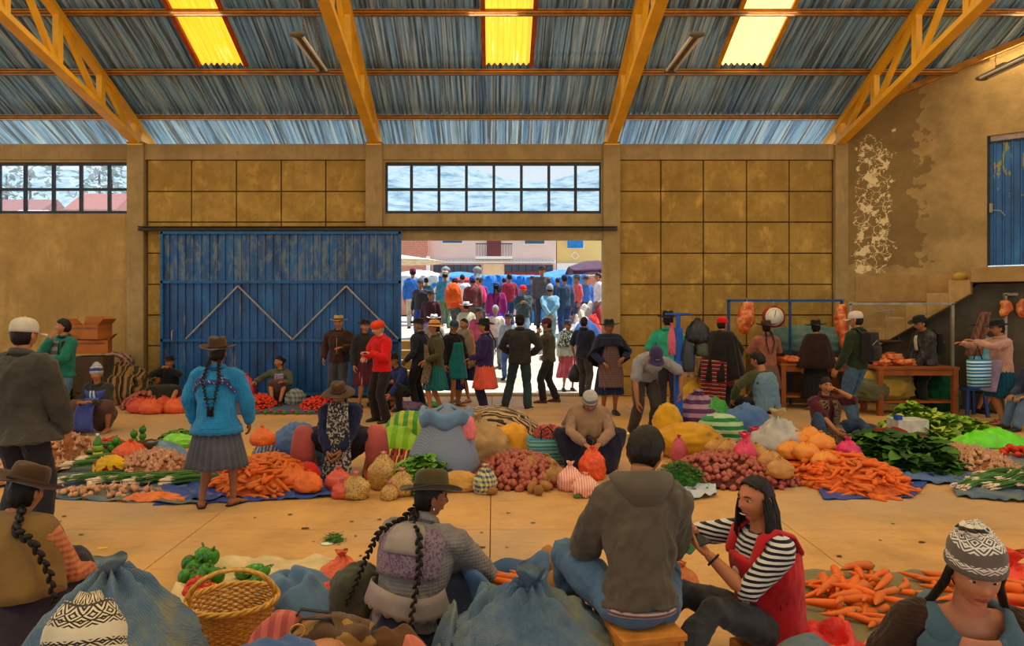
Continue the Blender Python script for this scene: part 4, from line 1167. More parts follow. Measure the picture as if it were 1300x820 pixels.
for i in range(18): a = 2*PI*i/18; m.ell(p.wL-d*.035+x*.032*math.cos(a)+y*.032*math.sin(a), .006, seg=6, ring=5)
m.build('bracelet', plain('dark_beads', rgb(40, 26, 22), .4), p.root)
gf, = [p]
phone_at = p.root.matrix_basis @ (p.wL+d*.07+V(0, 0, .026))
# small things in her hands
m = MB(); m.box((0, 0, 0), (.07, .13, .009), M=Matrix.Rotation(.25, 3, 'X')@Matrix.Rotation(.5, 3, 'Z'))
tag(m.build('telephone', plain('dark_screen', rgb(30, 26, 34), .2), loc=phone_at, bevel=.003, smooth=False), 'small dark telephone lying in the palm of the laughing person in the red vest', 'phone')
m = MB(); R_ = random.Random(3)
m.grid(16, 12, lambda u, v: V((u-.5)*(.05+.10*v)+.01*math.sin(v*9), .015*math.sin(u*9+v*4), .07-.13*v+.008*math.sin(u*14)))
gb = m.build('plastic_bag', plastic(rgb(110, 190, 130)), solid=.002); gb.location = p.root.matrix_basis @ (p.wR+(p.wR-p.eR).normalized()*.09+V(0, 0, -.05)); tag(gb, 'small crumpled pale green plastic bag pinched in the fist of the laughing person', 'plastic bag')

# F6: woman with fair isle hat at the bottom right, facing the camera
p = Person('person looking down in star patterned grey knitted hat and denim vest, bottom right', (1.70, 2.60, 0), rz=PI-.26, H=1.60, lean=.26, hip=.26, yaw=0, pitch=.20, fl=(-.2, .5, 0), fr=(.2, .5, 0), kl=(-.5,.3,1), kr=(.5,.3,1), hl=(-.20, .30, .50), hr=(.30, .25, .42), girth=1.06, el=(-.3, -1, -.6), er=(.3, -1, -.6), lod=2, seed=6, skin_c=rgb(184, 116, 82))
p.top(cloth(rgb(58, 36, 22), 'knit', name='brown_sweater'), 'sweater', hem=.2, fold=.010, ex=.014, collar=False, low=True)
teal = cloth(rgb(66, 88, 98), 'denim', name='teal_denim')
for sx in (-1, 1):                                   # vest fronts with wide shoulder straps
    m = MB()
    def vf(u, v):
        t = 2.93-3.2*v; a0 = .40*max(0, min(1, (t-1.1)/1.5)); a1 = 1.05 if t > 2.2 else 1.05+.55*min(1, (2.2-t)/.6)
        return p.surf(t, sx*(a0+(a1-a0)*u), .040)
    m.grid(10, 26, vf); m.build('vest_front', teal, p.root, solid=.010)
    m = MB(); m.tube([p.surf(2.75, sx*.62, .028), p.surf(2.9, sx*.85, .045), p.surf(2.98, sx*1.5, .045), p.surf(2.85, sx*2.3, .04), p.surf(2.3, sx*2.6, .035)], .042, 12, flat=.4, up=p.fw[3]); m.build('vest_strap', teal, p.root)
m = MB(); m.grid(14, 12, lambda u, v: p.surf(2.92-.7*v, (u-.5)*2*.80*(1-v**1.4)+.0001, .040))
m.build('bare_neckline', p.skin, p.root, solid=.006)
pk = cloth(rgb(232, 130, 118), 'floral', c2=rgb(246, 190, 170), name='pink_lace')
m = MB(); m.grid(12, 8, lambda u, v: p.surf(2.40-.22*abs(math.sin(u*9))*.12+.35*abs(u-.5)**1.5-1.1*v, (u-.5)*2*(.46-.1*v), .046+.006*v)); m.build('pink_blouse', pk, p.root, solid=.006)
p.drape(navy_c, 'skirt', [(0, -.1, .06, .2), (-.3, .4, .06, .1), (.3, .4, .06, .1)])
p.hair(H_BLACK, 0, front=-.04)
for sx in (-1, 1):
    b0 = p.hp(sx*.085, -.02, -.05); m = MB(); m.tube([p.hp(sx*.083, .01, .02), b0, b0+V(sx*.03, -.04, -.08), b0+V(sx*.06, -.09, -.14)], [.014, .016, .014, .008], 8); m.build('loose_hair', hairmat(H_BLACK), p.root)
p.knit(cloth(rgb(104, 92, 82), 'fair', name='star_knit', c2=rgb(226, 216, 200), sc=.8), cloth(rgb(86, 76, 68), 'knit', name='grey_rib', sc=.5), h=.12, flop=(.015, .0), dz=.022, squash=.10)
m = MB(); c = p.hp(.02, .0, .165)
for i in range(7):
    a = i*2*PI/7; m.tube([c, c+V(.03*math.cos(a), .03*math.sin(a), .012), c+V(.046*math.cos(a+.5), .046*math.sin(a+.5), -.005)], [.013, .014, .010], 8)
m.build('gathered_top', cloth(rgb(56, 48, 44), 'stripe', ax=2, sc=40, c2=rgb(214, 200, 180), name='striped_knit'), p.root)
# pink knitted bundle at her hand
wp = p.root.matrix_basis @ p.wL
m = MB(); m.ell((0,0,0), (.085, .07, .055), seg=20, ring=14, fn=lambda q, v: q*(1+.14*noise.noise(v*2.2))); m.ell((-.05, .015, .0), (.06, .05, .045), seg=16, ring=12)
tag(m.build('knitted_bundle', cloth(rgb(228, 140, 140), 'knit', name='pink_knit'), loc=wp+V(.0, -.10, .03)), 'pink knitted bundle held in front of the person in the star patterned hat', 'clothing')
# ---------------------------------------------------------------- people: middle of the hall
def at(x, y): g = G(x, y); return (g.x, g.y, 0)
def bare_arm_tee(p, mat, **k): p.top(mat, 'tshirt', sleeve=.42, **k)
def backbraids(p, r=.018, L=.0, tassel=False, dx=.05):
    for sx in (-1, 1):
        b = p.hp(sx*.045, -.085, -.06)
        p.braid([b, b+V(sx*.01, -.05, -.06), p.surf(2.5, PI-sx*.35, .05), p.surf(1.7, PI-sx*.22, .05), p.surf(1.1-L, PI-sx*.12, .05)], r, tassel=tassel)

# M1 tall man in dark jacket and pale cap, far left
p = Person('person with pale cap and dark grey coat standing at the left edge, back turned', (-3.58, 5.35, 0), rz=-.15, H=1.70, lean=.06, girth=1.2, lod=2, hl=(-.30, .10, .85), hr=(.27, .16, .80), el=(-1,-.3,0), er=(1,-.3,0), seed=21, fl=(-.11, 0, 0), fr=(.13, .05, 0))
p.top(cloth(rgb(66, 60, 52), name='dark_coat'), 'coat', hem=.75, flare=.09, ex=.035, fold=.014)
p.trousers(cloth(rgb(40, 38, 44), name='charcoal_cloth'), wide=.012); p.shoes(shoe_k, sole=sole_w)
p.hair(H_BLACK, 0); p.cap(cloth(rgb(196, 184, 166), name='pale_cap_cloth'), yaw=0)

# M2 young man eating from a plate
p = Person('person in teal green zip jacket and blue jeans standing and eating from a plate', at(80, 548), rz=PI-.35, H=1.62, lean=-.03, yaw=-.75, pitch=-.08, hl=(-.06, .34, 1.02), hr=(-.0, .20, 1.33), el=(-.8,-.4,-.8), er=(.7,.1,-1), lod=1, seed=22, fl=(-.14, .0, 0, .3), fr=(.13, .06, 0, -.2), nl=(0,0,1), nr=(-.6,-.8,.1), curl=.6)
p.top(cloth(rgb(78, 76, 84), 'stripe', ax=2, sc=9, c2=rgb(130, 124, 128), name='striped_jumper'), 'jumper', hem=.25, sleeve=0, ex=.008)
tj = cloth(rgb(20, 104, 84), name='teal_nylon', rough=.6)
p.top(tj, 'jacket', hem=.42, flare=.02, ex=.026)
m = MB(); m.grid(8, 14, lambda u, v: p.surf(2.85-3.1*v, (u-.5)*.75, .050)); m.build('jumper_front', cloth(rgb(78, 76, 84), 'stripe', ax=2, sc=9, c2=rgb(130, 124, 128), name='striped_jumper'), p.root, solid=.004)
for sx in (-1, 1):
    m = MB(); m.grid(5, 5, lambda u, v: p.surf(2.85-.7*v, sx*(.6+.7*u), .050)); m.build('black_yoke', black_c, p.root, solid=.004)
p.trousers(jeans); p.shoes(shoe_k, sole=sole_w); p.hair(H_BLACK, 0, thick=1.8)
pl = MB(); pl.lathe([(.002, 0), (.06, 0), (.105, .018), (.108, .020), (.062, .006), (.002, .005)], 24)
w = p.root.matrix_basis @ (p.wL+V(0.03, .10, .03))
tag(pl.build('plate', plain('white_plate', rgb(225, 220, 205), .4), loc=w), 'pale flat plate held by the person in the teal green jacket', 'plate')

# M3 squatting woman with chullo and blue apron
p = Person('person in blue apron and patterned blue knitted hat squatting behind the onions', at(131, 546), rz=PI-.05, H=1.52, lean=.32, hip=.25, yaw=.15, fl=(-.16, .16, 0), fr=(.16, .16, 0), kl=(-.6,1,.5), kr=(.6,1,.5), hl=(-.10, .42, .46), hr=(.06, .42, .46), girth=1.15, lod=1, seed=23)
p.top(cloth(rgb(52, 50, 44), 'knit', name='dark_green_knit'), 'sweater', hem=.1)
p.drape(cloth(rgb(86, 60, 52), name='brown_skirt'), 'skirt', [(0, .02, .08, .12)])
bl_ = cloth(rgb(64, 74, 138), name='blue_apron_cloth')
m = MB(); m.grid(12, 12, lambda u, v: p.surf(2.8-2.3*v, (u-.5)*2.0, .046)); m.build('apron_bib', bl_, p.root, solid=.006)
m = MB(); m.grid(10, 12, lambda u, v: V((u-.5)*(.20+.10*v), .20+.27*math.sin(v*1.9)+.012*math.sin(u*22), .50-.46*v*v)); m.build('apron_lap', bl_, p.root, solid=.006)
for sx in (-1, 1): m = MB(); m.grid(3, 10, lambda u, v: p.surf(2.9-2.0*v, sx*.12+(u-.5)*.14, .060)); m.build('pale_scarf_end', cloth(rgb(170, 186, 190), name='pale_scarf'), p.root, solid=.004)
p.hair(H_BLACK); p.knit(cloth(rgb(52, 60, 110), 'fair', name='blue_fair_knit', c2=rgb(210, 206, 200), sc=.8), h=.10)
# M4 seated, all in black by the gate
p = Person('person all in black with black hat seated against the gate, hands at the mouth', at(216, 511), rz=PI+.1, H=1.50, lean=.05, hip=.16, fl=(-.2, .6, 0), fr=(.2, .6, 0), kl=(-.6,.3,1), kr=(.6,.3,1), hl=(-.06, .26, .66), hr=(.05, .26, .66), el=(-1,0,-.6), er=(1,0,-.6), lod=1, seed=24, girth=1.1, curl=.9)
p.top(black_c, 'sweater'); p.drape(cloth(rgb(46, 40, 32), name='black_skirt'), 'skirt', [(0, 0, .05, .2), (-.25, .35, .05, .08), (.25, .35, .05, .08)])
p.hair(H_BLACK); p.fedora(felt_k, band_k, brim=.165, h=.10); p.braid([p.hp(-.07, -.05, -.06), p.surf(2.7, -.9, .05), p.surf(2, -.7, .05)], .014)
# M5 woman in blue cardigan, back turned
p = Person('person in bright blue cardigan, grey pleated skirt and brown hat, back turned, two tasselled braids', at(275, 643), rz=.04, H=1.48, lean=.02, fl=(-.125, -.02, 0, .35), fr=(.13, .05, 0, -.5), hl=(-.23, .10, .74), hr=(.25, .12, .74), el=(-1,-.35,-.1), er=(1,-.35,-.1), girth=1.15, lod=2, seed=25, yaw=.02, skin_c=rgb(150, 88, 56))
cb = cloth(rgb(36, 126, 178), 'knit', name='blue_knit', sc=.9, b=.5)
p.top(cb, 'cardigan', hem=.50, flare=.035, ex=.028, fold=.010)
n = 90; rr = [[p.pel+V((.215+.012*t)*math.cos(q), (.17+.01*t)*math.sin(q), -.05-.06*t-(.012*abs(math.sin(9*q)) if t else 0)) for q in [2*PI*i/n for i in range(n)]] for t in (0, 1)]
m = MB(); m.loft(rr, False); m.build('scalloped_hem', cb, p.root, solid=.008)
yk_ = cloth(rgb(48, 58, 112), 'dots', name='dotted_blue', c2=rgb(150, 140, 150), sc=1.2)
for sx in (-1, 1):
    m = MB(); m.grid(5, 14, lambda u, v: p.surf(2.9-1.5*math.sin(v*1.3)*.8, PI-sx*(.25+.95*v+.26*u), .046)); m.build('apron_strap', yk_, p.root, solid=.004)
m = MB(); m.grid(16, 3, lambda u, v: p.surf(2.55-.25*v, PI+(u-.5)*1.7, .05)); m.build('apron_yoke', yk_, p.root, solid=.004)
p.skirt(cloth(rgb(82, 82, 92), name='grey_skirt_cloth'), hem=.36, r=.285, pleats=26, amp=.013)
p.sandals(plain('black_rubber', rgb(24, 20, 18), .6))
p.hair(H_BLACK); backbraids(p, .017, L=.1, tassel=True)
m = MB(); m.tube([p.surf(1.45, PI-.25, .06), p.surf(1.45, PI+.25, .06)], .007, 6); m.build('braid_tie', plain('black_yarn', rgb(20, 16, 16), .8), p.root)
p.fedora(felt_b, band_b, brim=.175, h=.125, crown=.088, tiltx=.06, curl=.035)
# M6 seated woman by the gate
p = Person('person with black hair in olive cardigan seated on the floor beside the gate', at(356, 511), rz=PI+.15, H=1.50, lean=.12, hip=.17, yaw=-.8, fl=(-.05, .42, 0), fr=(.08, .44, 0), kl=(-.2,.3,1), kr=(.2,.3,1), hl=(-.12, .38, .42), hr=(.42, .25, .42), lod=1, seed=26)
p.top(cloth(rgb(82, 84, 62), 'knit', name='olive_knit'), 'cardigan'); m = MB(); m.grid(8, 10, lambda u, v: p.surf(2.8-2.6*v, (u-.5)*.9, .044)); m.build('floral_blouse', cloth(rgb(160, 140, 160), 'floral', name='lilac_floral', c2=rgb(110, 84, 130)), p.root, solid=.004)
p.drape(cloth(rgb(84, 58, 50), name='dark_brown_skirt'), 'skirt', [(0, 0, .06, .17), (0, .25, .30, .1)]); p.hair(H_BLACK, full=True); m = MB(); m.ell(p.hp(0, -.115, .03), .045, seg=14, ring=10); m.build('hair_bun', hairmat(H_BLACK), p.root); p.shoes(shoe_k)
# M7
p = Person('person in tan brimmed hat and dark brown zip jacket standing before the gate', at(430, 514), rz=PI+.0, H=1.62, lean=0, yaw=.1, hl=(-.12, .24, 1.06), hr=(.27, .02, .85), lod=1, seed=27, nl=(0, .2, -1), girth=1.08, el=(-.9,-.4,-.7))
p.top(cloth(rgb(62, 38, 32), name='brown_jacket_cloth'), 'jacket', hem=.40, ex=.03); p.trousers(jeans_g); p.shoes(shoe_k); p.hair(H_GREY); p.fedora(cloth(rgb(176, 142, 92), name='straw_felt'), band_k, brim=.165, h=.10, curl=.02)
m = MB()
for k_ in range(3): m.tube([p.surf(2.4-.6*k_, 0, .04), p.surf(1.8-.6*k_, 0, .045)], .006, 5)
m.build('zip', m_rail, p.root)
bg = MB(); bg.box((0, 0, 0), (.26, .12, .26), taper=.15); bo = tag(bg.build('shoulder_bag', cloth(rgb(28, 30, 40), name='black_nylon'), loc=p.root.matrix_basis@V(-.26, .06, .92), bevel=.03), 'black nylon bag at the side of the person in the tan hat', 'bag')
m = MB(); m.box((.0, -.066, .02), (.03, .006, .16), M=Matrix.Rotation(.2, 3, 'Y')); m.build('red_stripe', plain('red_print', rgb(190, 40, 40), .5), bo, smooth=False); m = MB(); m.box((.035, -.066, .02), (.02, .006, .16), M=Matrix.Rotation(.2, 3, 'Y')); m.build('blue_stripe', plain('blue_print', rgb(60, 110, 190), .5), bo, smooth=False); m = MB(); m.tube([(-.1, 0, .12), (-.02, .05, .38), (.06, .0, .12)], .010, 6); m.build('handle', black_c, bo)
# M8b and M8
p = Person('person in dark coat, maroon skirt and dark hat half hidden behind the red jacket', at(463, 517), rz=PI+.5, H=1.56, lod=1, seed=28, hl=(-.1, .2, 1.0)); p.top(cloth(rgb(44, 40, 40), name='dark_coat'), 'coat', hem=.4); p.skirt(cloth(rgb(84, 34, 44), name='maroon'), hem=.40, r=.24); p.hair(H_BLACK); p.fedora(felt_k, band_k, brim=.15, h=.09); p.shoes(shoe_k)
p = Person('smiling person in bright red fleece, black trousers and orange red knitted turban hat', at(485, 535), rz=PI-.75, H=1.58, lean=.06, yaw=-.15, pitch=.25, hl=(-.08, .30, 1.08), hr=(.06, .30, 1.0), el=(-.6,-.4,-.9), er=(.7,-.3,-.7), lod=2, seed=29, skin_c=rgb(208, 150, 118), fl=(-.13, .02, 0, .2), fr=(.10, .03, 0), curl=.8)
p.top(cloth(rgb(206, 22, 20), name='red_fleece', b=.7), 'fleece_jacket', hem=.34, ex=.022, flare=.01); p.trousers(cloth(rgb(38, 30, 28), name='black_jeans'), wide=.012); p.shoes(shoe_k); p.hair(rgb(150, 130, 110), full=True)
m = MB(); m.lathe([(.088, .01), (.104, .03), (.108, .055), (.10, .085), (.075, .11), (.04, .125), (.002, .128)], 30, p.hc+V(0,-.01,0), p.HR, fn=lambda q, a, r: V(q.x, q.y*1.12, q.z+.006*math.sin(9*a))); m.build('knitted_turban', cloth(rgb(214, 64, 18), 'knit', name='orange_red_knit', sc=.5), p.root)
m = MB(); m.box((0,0,0), (.06, .01, .12), M=Matrix.Rotation(.4, 3, 'X')); tag(m.build('telephone', plain('dark_screen', rgb(30, 26, 34), .2), loc=p.root.matrix_basis@(p.wL+V(.03, .08, .05)), bevel=.003, smooth=False), 'small dark telephone held by the smiling person in red fleece', 'phone')
# M9 squatting woman, centre left
p = Person('person squatting among the goods in floppy brown hat, navy cardigan and rose skirt', at(437, 597), rz=PI+.05, H=1.50, lean=.62, hip=.36, pitch=.35, yaw=-.1, fl=(-.26, .22, 0, .3), fr=(.26, .22, 0, -.3), kl=(-1,.7,1), kr=(1,.7,1), hl=(-.03, .48, .26), hr=(.10, .46, .30), el=(-1,0,-.1), er=(1,0,-.1), girth=1.15, lod=2, seed=30, skin_c=SK2_)
p.top(cloth(rgb(28, 32, 62), 'knit', name='navy_knit'), 'cardigan', hem=.1, ex=.024); rose = cloth(rgb(176, 84, 76), name='rose_cloth')
m = MB(); m.grid(12, 12, lambda u, v: p.surf(2.8-2.6*v, (u-.5)*1.5, .034)); m.build('blue_blouse', cloth(rgb(36, 130, 160), name='blue_blouse_cloth'), p.root, solid=.004)
for sx in (-1, 1):
    kn = p.kL if sx < 0 else p.kR
    fo = p.fL if sx < 0 else p.fR; m = MB(); m.tube([kn+V(sx*.02, .03, .05), kn.lerp(fo, .4)+V(sx*.07, .05, 0), kn.lerp(fo, .85)+V(sx*.10, .03, .05)], [.11, .13, .10], 16, flat=.55, up=(0, 1, 0)); m.build('skirt_side', rose, p.root)
p.drape(cloth(rgb(40, 34, 44), name='dark_skirt_cloth'), 'skirt', [(0, 0, .2, .14)], fold=.01)
m = MB(); m.grid(12, 22, lambda u, v: V((u-.5)*(.20+.10*v), .46-.06*(1-v)+.02*math.sin(u*16+v*5), .80-.76*v)); m.build('floral_apron', cloth(rgb(58, 54, 52), 'floral', name='black_floral', c2=rgb(170, 164, 150), sc=1.0), p.root, solid=.006)
p.hair(H_BLACK); p.fedora(felt_b, band_b, brim=.19, h=.12, crown=.088, curl=-.02, tiltx=.05); p.sandals(plain('brown_leather', rgb(70, 44, 28), .6))
# M11 apron woman with navy cape
p = Person('person in brown apron with navy cape and wide dark hat standing at the doorway', at(773, 526), rz=PI+.05, H=1.56, girth=1.2, lod=2, seed=31, hl=(-.20, .20, .96), hr=(.14, .22, .88), el=(-1,-.4,-.5), er=(1,-.4,-.5), curl=.8, skin_c=SK2_)
p.top(navy_c, 'cardigan'); p.skirt(cloth(rgb(32, 44, 74), name='navy_skirt'), hem=.34, r=.24)
p.apron(cloth(rgb(112, 84, 80), 'check', name='brown_apron_check', c2=rgb(92, 66, 66), sc=26), hem=.47, w=.19)
for sx in (-1, 1): m = MB(); m.box(p.surf(.1, sx*.45, .06)+V(0, .01, .02), (.13, .012, .11)); m.build('apron_pocket', cloth(rgb(128, 98, 94), name='pocket_cloth'), p.root, smooth=False)
p.cape(cloth(rgb(26, 28, 48), name='navy_shawl'), r=.33, drop=.40, hang=-.55, seed=3); m = MB(); m.ell(p.surf(2.55, 0, .04), (.035, .015, .05), seg=12, ring=8); m.build('pink_collar', cloth(rgb(222, 150, 150), name='pink_cloth'), p.root)
p.hair(H_BLACK); p.fedora(felt_k, band_k, brim=.20, h=.11, tilt=.04, curl=.03); p.shoes(shoe_k)
# M12 bending man
p = Person('person in grey tshirt and purple cap bending forward with hand on the blue post', at(818, 552), rz=PI+.05, H=1.68, lean=1.10, hip=.82, pitch=.85, yaw=.0, hl=(-.38, .42, .66), hr=(.22, .46, .50), el=(-1,-.2,.2), er=(1,-.2,.1), girth=1.15, lod=2, seed=32, fl=(-.14, -.05, 0), fr=(.18, .05, 0), skin_c=rgb(160, 98, 58))
p.top(cloth(rgb(142, 138, 138), name='grey_jersey'), 'tshirt', sleeve=.42, ex=.016, hem=.25, collar=False); p.trousers(cloth(rgb(66, 58, 50), name='taupe_trousers'), wide=.01); p.shoes(shoe_k); p.hair(H_BLACK)
p.cap(cloth(rgb(62, 48, 84), name='purple_cap_cloth'), badge=plain('white_thread', rgb(210, 206, 214), .7))
# M13 seated woman, head bowed, shawl
p = Person('person with grey starred knitted hat and beige shawl seated, head bowed over hands', at(745, 591), rz=PI, H=1.50, lean=.40, hip=.22, pitch=.55, fl=(-.24, .34, 0), fr=(.24, .34, 0), kl=(-.9,.4,1), kr=(.9,.4,1), hl=(-.07, .48, .34), hr=(.09, .48, .34), el=(-1,0,-.2), er=(1,0,-.2), girth=1.2, lod=2, seed=33)
p.top(cloth(rgb(150, 116, 92), 'knit', name='beige_knit'), 'sweater'); p.drape(cloth(rgb(36, 34, 50), name='dark_blue_skirt'), 'skirt', [(0, 0, .06, .16), (-.2, .35, .06, .08), (.2, .35, .06, .08)])
p.cape(cloth(rgb(140, 108, 80), name='beige_shawl'), r=.26, drop=.24, fringe=cloth(rgb(150, 116, 88), name='shawl_fringe'), seed=4)
p.hair(H_BLACK); p.knit(cloth(rgb(112, 110, 108), 'fair', name='grey_star_knit', c2=rgb(210, 204, 190), sc=.6), cloth(rgb(100, 96, 92), 'knit', name='grey_rib'), h=.05)
# M14 man in teal shirt
p = Person('person in turquoise polo shirt and black hat standing, back turned, by hanging bags', at(848, 532), rz=-.25, H=1.70, lod=1, seed=34, hl=(-.28, .22, 1.0), hr=(.22, .3, .9), girth=1.1, skin_c=SK2_); p.top(cloth(rgb(42, 150, 118), name='turquoise_jersey'), 'polo', sleeve=.45); p.trousers(cloth(rgb(44, 42, 46), name='charcoal_cloth')); p.shoes(shoe_k); p.hair(H_BLACK); p.fedora(felt_k, band_k, brim=.17, h=.11)
# M15 poncho
p = Person('person in black poncho with red striped edge and red cap holding meat', at(916, 527), rz=-.75, H=1.62, lod=2, seed=35, hl=(-.10, .34, .98), hr=(.16, .36, .98), girth=1.2, yaw=-.2, el=(-1,-.3,-.6), er=(1,-.3,-.6), curl=.8); p.trousers(cloth(rgb(44, 40, 40), name='charcoal_cloth')); p.top(black_c, 'sweater')
po = p.cape(cloth(rgb(34, 28, 26), name='black_poncho'), r=.34, drop=.72, seed=6, fringe=cloth(rgb(150, 40, 44), name='red_fringe'), hang=-.15, amp=.03)
m = MB(); m.grid(14, 16, lambda u, v: V(-.24+.44*u, -.235-.03*math.sin(u*14)*v-.03*v, .95-.62*v-.06*u)); m.build('striped_cloth', cloth(rgb(150, 30, 40), 'stripe', ax=2, sc=16, c2=rgb(44, 22, 30), name='red_striped_weave', c3=rgb(196, 168, 150)), p.root, solid=.008)
p.shoes(shoe_k); p.hair(H_BLACK); p.cap(cloth(rgb(206, 22, 18), name='red_cap_cloth'), yaw=.1)
# M16, M17
p = Person('person in dusty pink sweater with dark hat and two braids facing the meat stall', at(973, 519), rz=.05, H=1.54, lod=1, seed=36, hl=(-.2, .3, 1.0), hr=(.2, .3, 1.0), girth=1.15); p.top(cloth(rgb(150, 92, 74), 'knit', name='dusty_pink_knit'), 'sweater', hem=.4); p.skirt(cloth(rgb(120, 80, 66), name='brown_pink_skirt'), hem=.35, r=.27); p.hair(H_BLACK); backbraids(p, .016); p.fedora(felt_b, band_b, brim=.18, h=.10); p.shoes(shoe_k)
p = Person('person in olive jacket standing behind the meat table under the scale', at(990, 508), rz=PI-.3, H=1.56, lod=1, seed=37, hl=(-.2, .35, 1.1)); p.top(cloth(rgb(92, 70, 34), name='olive_jacket'), 'jacket'); p.trousers(black_c); p.hair(H_BLACK)
# M18 denim vest
p = Person('person with short black hair in pale denim vest and olive sweater seated, back turned', at(974, 553), rz=.35, H=1.66, lean=.22, hip=.40, pitch=.3, yaw=.35, fl=(-.2, .45, 0), fr=(.2, .45, 0), kl=(-.4,.5,1), kr=(.4,.5,1), hl=(-.36, .26, .50), hr=(.1, .5, .5), el=(-1,-.4,.1), girth=1.1, lod=2, seed=38); p.top(cloth(rgb(64, 66, 34), name='olive_sweater_cloth'), 'sweater', collar=False)
m = MB(); m.loft(p.rings([(-.3, .158, .118), (.1, .155, .114), (1, .15, .11), (2, .158, .118), (2.55, .155, .112), (2.86, .11, .088)], .026, 30)); link('denim_vest', remesh(m, .010, 3, (.012, 9, 5, 3)), cloth(rgb(96, 118, 134), 'denim', name='pale_denim'), p.root)
p.trousers(black_c); p.shoes(shoe_k); p.hair(H_BLACK, thick=1.8)
# M19
p = Person('person in long black shawl and wide black hat at the meat table, back turned', at(1036, 520), rz=.1, H=1.54, lod=1, seed=39, girth=1.15, yaw=-.3); p.cape(cloth(rgb(44, 26, 20), name='black_brown_shawl'), r=.34, drop=.62, seed=7); p.skirt(black_c, hem=.2, r=.26); p.hair(H_BLACK); p.fedora(felt_k, band_k, brim=.20, h=.11, tilt=-.06)
# M20
p = Person('person eating, seated behind the carrots in patterned brown vest over maroon tshirt', at(1046, 566), rz=PI+.08, H=1.52, lean=.08, hip=.18, yaw=-.15, fl=(-.48, .42, 0), fr=(.22, .40, 0), kl=(-.9,.3,.9), kr=(.3,.3,1), hl=(-.04, .26, .74), hr=(.06, .42, .24), el=(-1,.2,-.5), er=(1,.1,-.3), girth=1.2, lod=2, seed=40, curl=.9); p.top(cloth(rgb(78, 24, 30), name='maroon_jersey'), 'tshirt', sleeve=.5)
vm = cloth(rgb(112, 88, 56), 'floral', name='patterned_vest_cloth', c2=rgb(44, 28, 24), sc=1.2)
for sx in (-1, 1): m = MB(); m.grid(8, 22, lambda u, v: p.surf(2.95-3.2*v, sx*(.15+.75*u), .040)); m.build('vest_front', vm, p.root, solid=.010)
m = MB(); m.grid(9, 12, lambda u, v: V(-.1+.3*u, .22+.25*v, .30-.18*v)); m.build('vest_skirt', vm, p.root, solid=.008)
p.trousers(jeans_d, hem=.3); p.hair(H_BLACK, full=True, front=.12, thick=1.4)
# M21
p = Person('person in white cap, dark green sweater and blue jeans with backpack, back turned', at(1088, 541), rz=.55, H=1.72, lod=2, seed=41, hl=(-.25, .16, .86), hr=(.2, .26, 1.0), fl=(-.1, 0, 0, .2), fr=(.12, .12, 0), yaw=.35); p.top(cloth(rgb(38, 46, 24), name='dark_green_cloth'), 'sweater', hem=.3); p.trousers(cloth(rgb(62, 86, 106), 'denim', name='blue_denim_worn'), wide=.008); p.shoes(shoe_k, sole=sole_w); p.hair(H_BLACK); p.cap(cloth(rgb(206, 190, 176), name='white_cap_cloth'), yaw=0)
def backpack(p, mat, s=1.0, label='', h=.44):
    m = MB(); m.box((0, 0, 0), (.29*s, .15*s, h*s), taper=.12)
    c = p.sp[2]-p.fw[2]*(.21)-V(0,0,.03); o = m.build('backpack', mat, None, sub=2, bevel=.03)
    o.location = p.root.matrix_basis@c; o.rotation_euler = (0, 0, p.root.rotation_euler.z); tag(o, label, 'backpack')
    m = MB(); m.box((0, -.085*s, -.08*s), (.22*s, .05, .18*s)); m.build('pocket', mat, o, bevel=.02); m = MB(); m.tube([(-.1*s, -.088*s, .03), (0, -.10*s, .10*s), (.1*s, -.088*s, .03)], .005, 6); m.build('zip', m_rail, o)
    for sx in (-1, 1): m = MB(); m.tube([(sx*.08, .06, .17), (sx*.09, .14, .25), (sx*.10, .26, .20), (sx*.11, .33, .06), (sx*.12, .22, -.12), (sx*.12, .08, -.17)], .022, 8, flat=.35); m.build('strap', mat, o)
    return o
backpack(p, cloth(rgb(36, 30, 30), name='black_pack_nylon'), 1.0, 'black backpack worn by the person in the white cap')
# M22
p = Person('person in black leather jacket and black hat looking down at the cutting table', at(1176, 524), rz=PI/2+.05, H=1.64, lean=.10, pitch=.3, lod=2, seed=42, hl=(-.08, .22, .78), hr=(.16, .20, .80), fl=(-.10, .08, 0), fr=(.10, -.05, 0)); p.top(cloth(rgb(34, 31, 26), name='black_leather', rough=.45, spec=.5), 'leather_jacket', hem=.38, ex=.032, fold=.018); p.trousers(cloth(rgb(30, 28, 30), name='black_trousers'), wide=.008); p.shoes(shoe_k); p.hair(H_BLACK); p.fedora(felt_k, band_k, brim=.175, h=.10); m = MB(); m.grid(4, 10, lambda u, v: p.surf(2.9-1.6*v, (u-.5)*.4, .052)); m.build('shirt_front', cloth(rgb(200, 186, 164), name='cream_shirt'), p.root, solid=.004)
backpack(p, cloth(rgb(30, 28, 28), name='black_pack_nylon2'), .85, 'small black backpack on the person in the leather jacket')
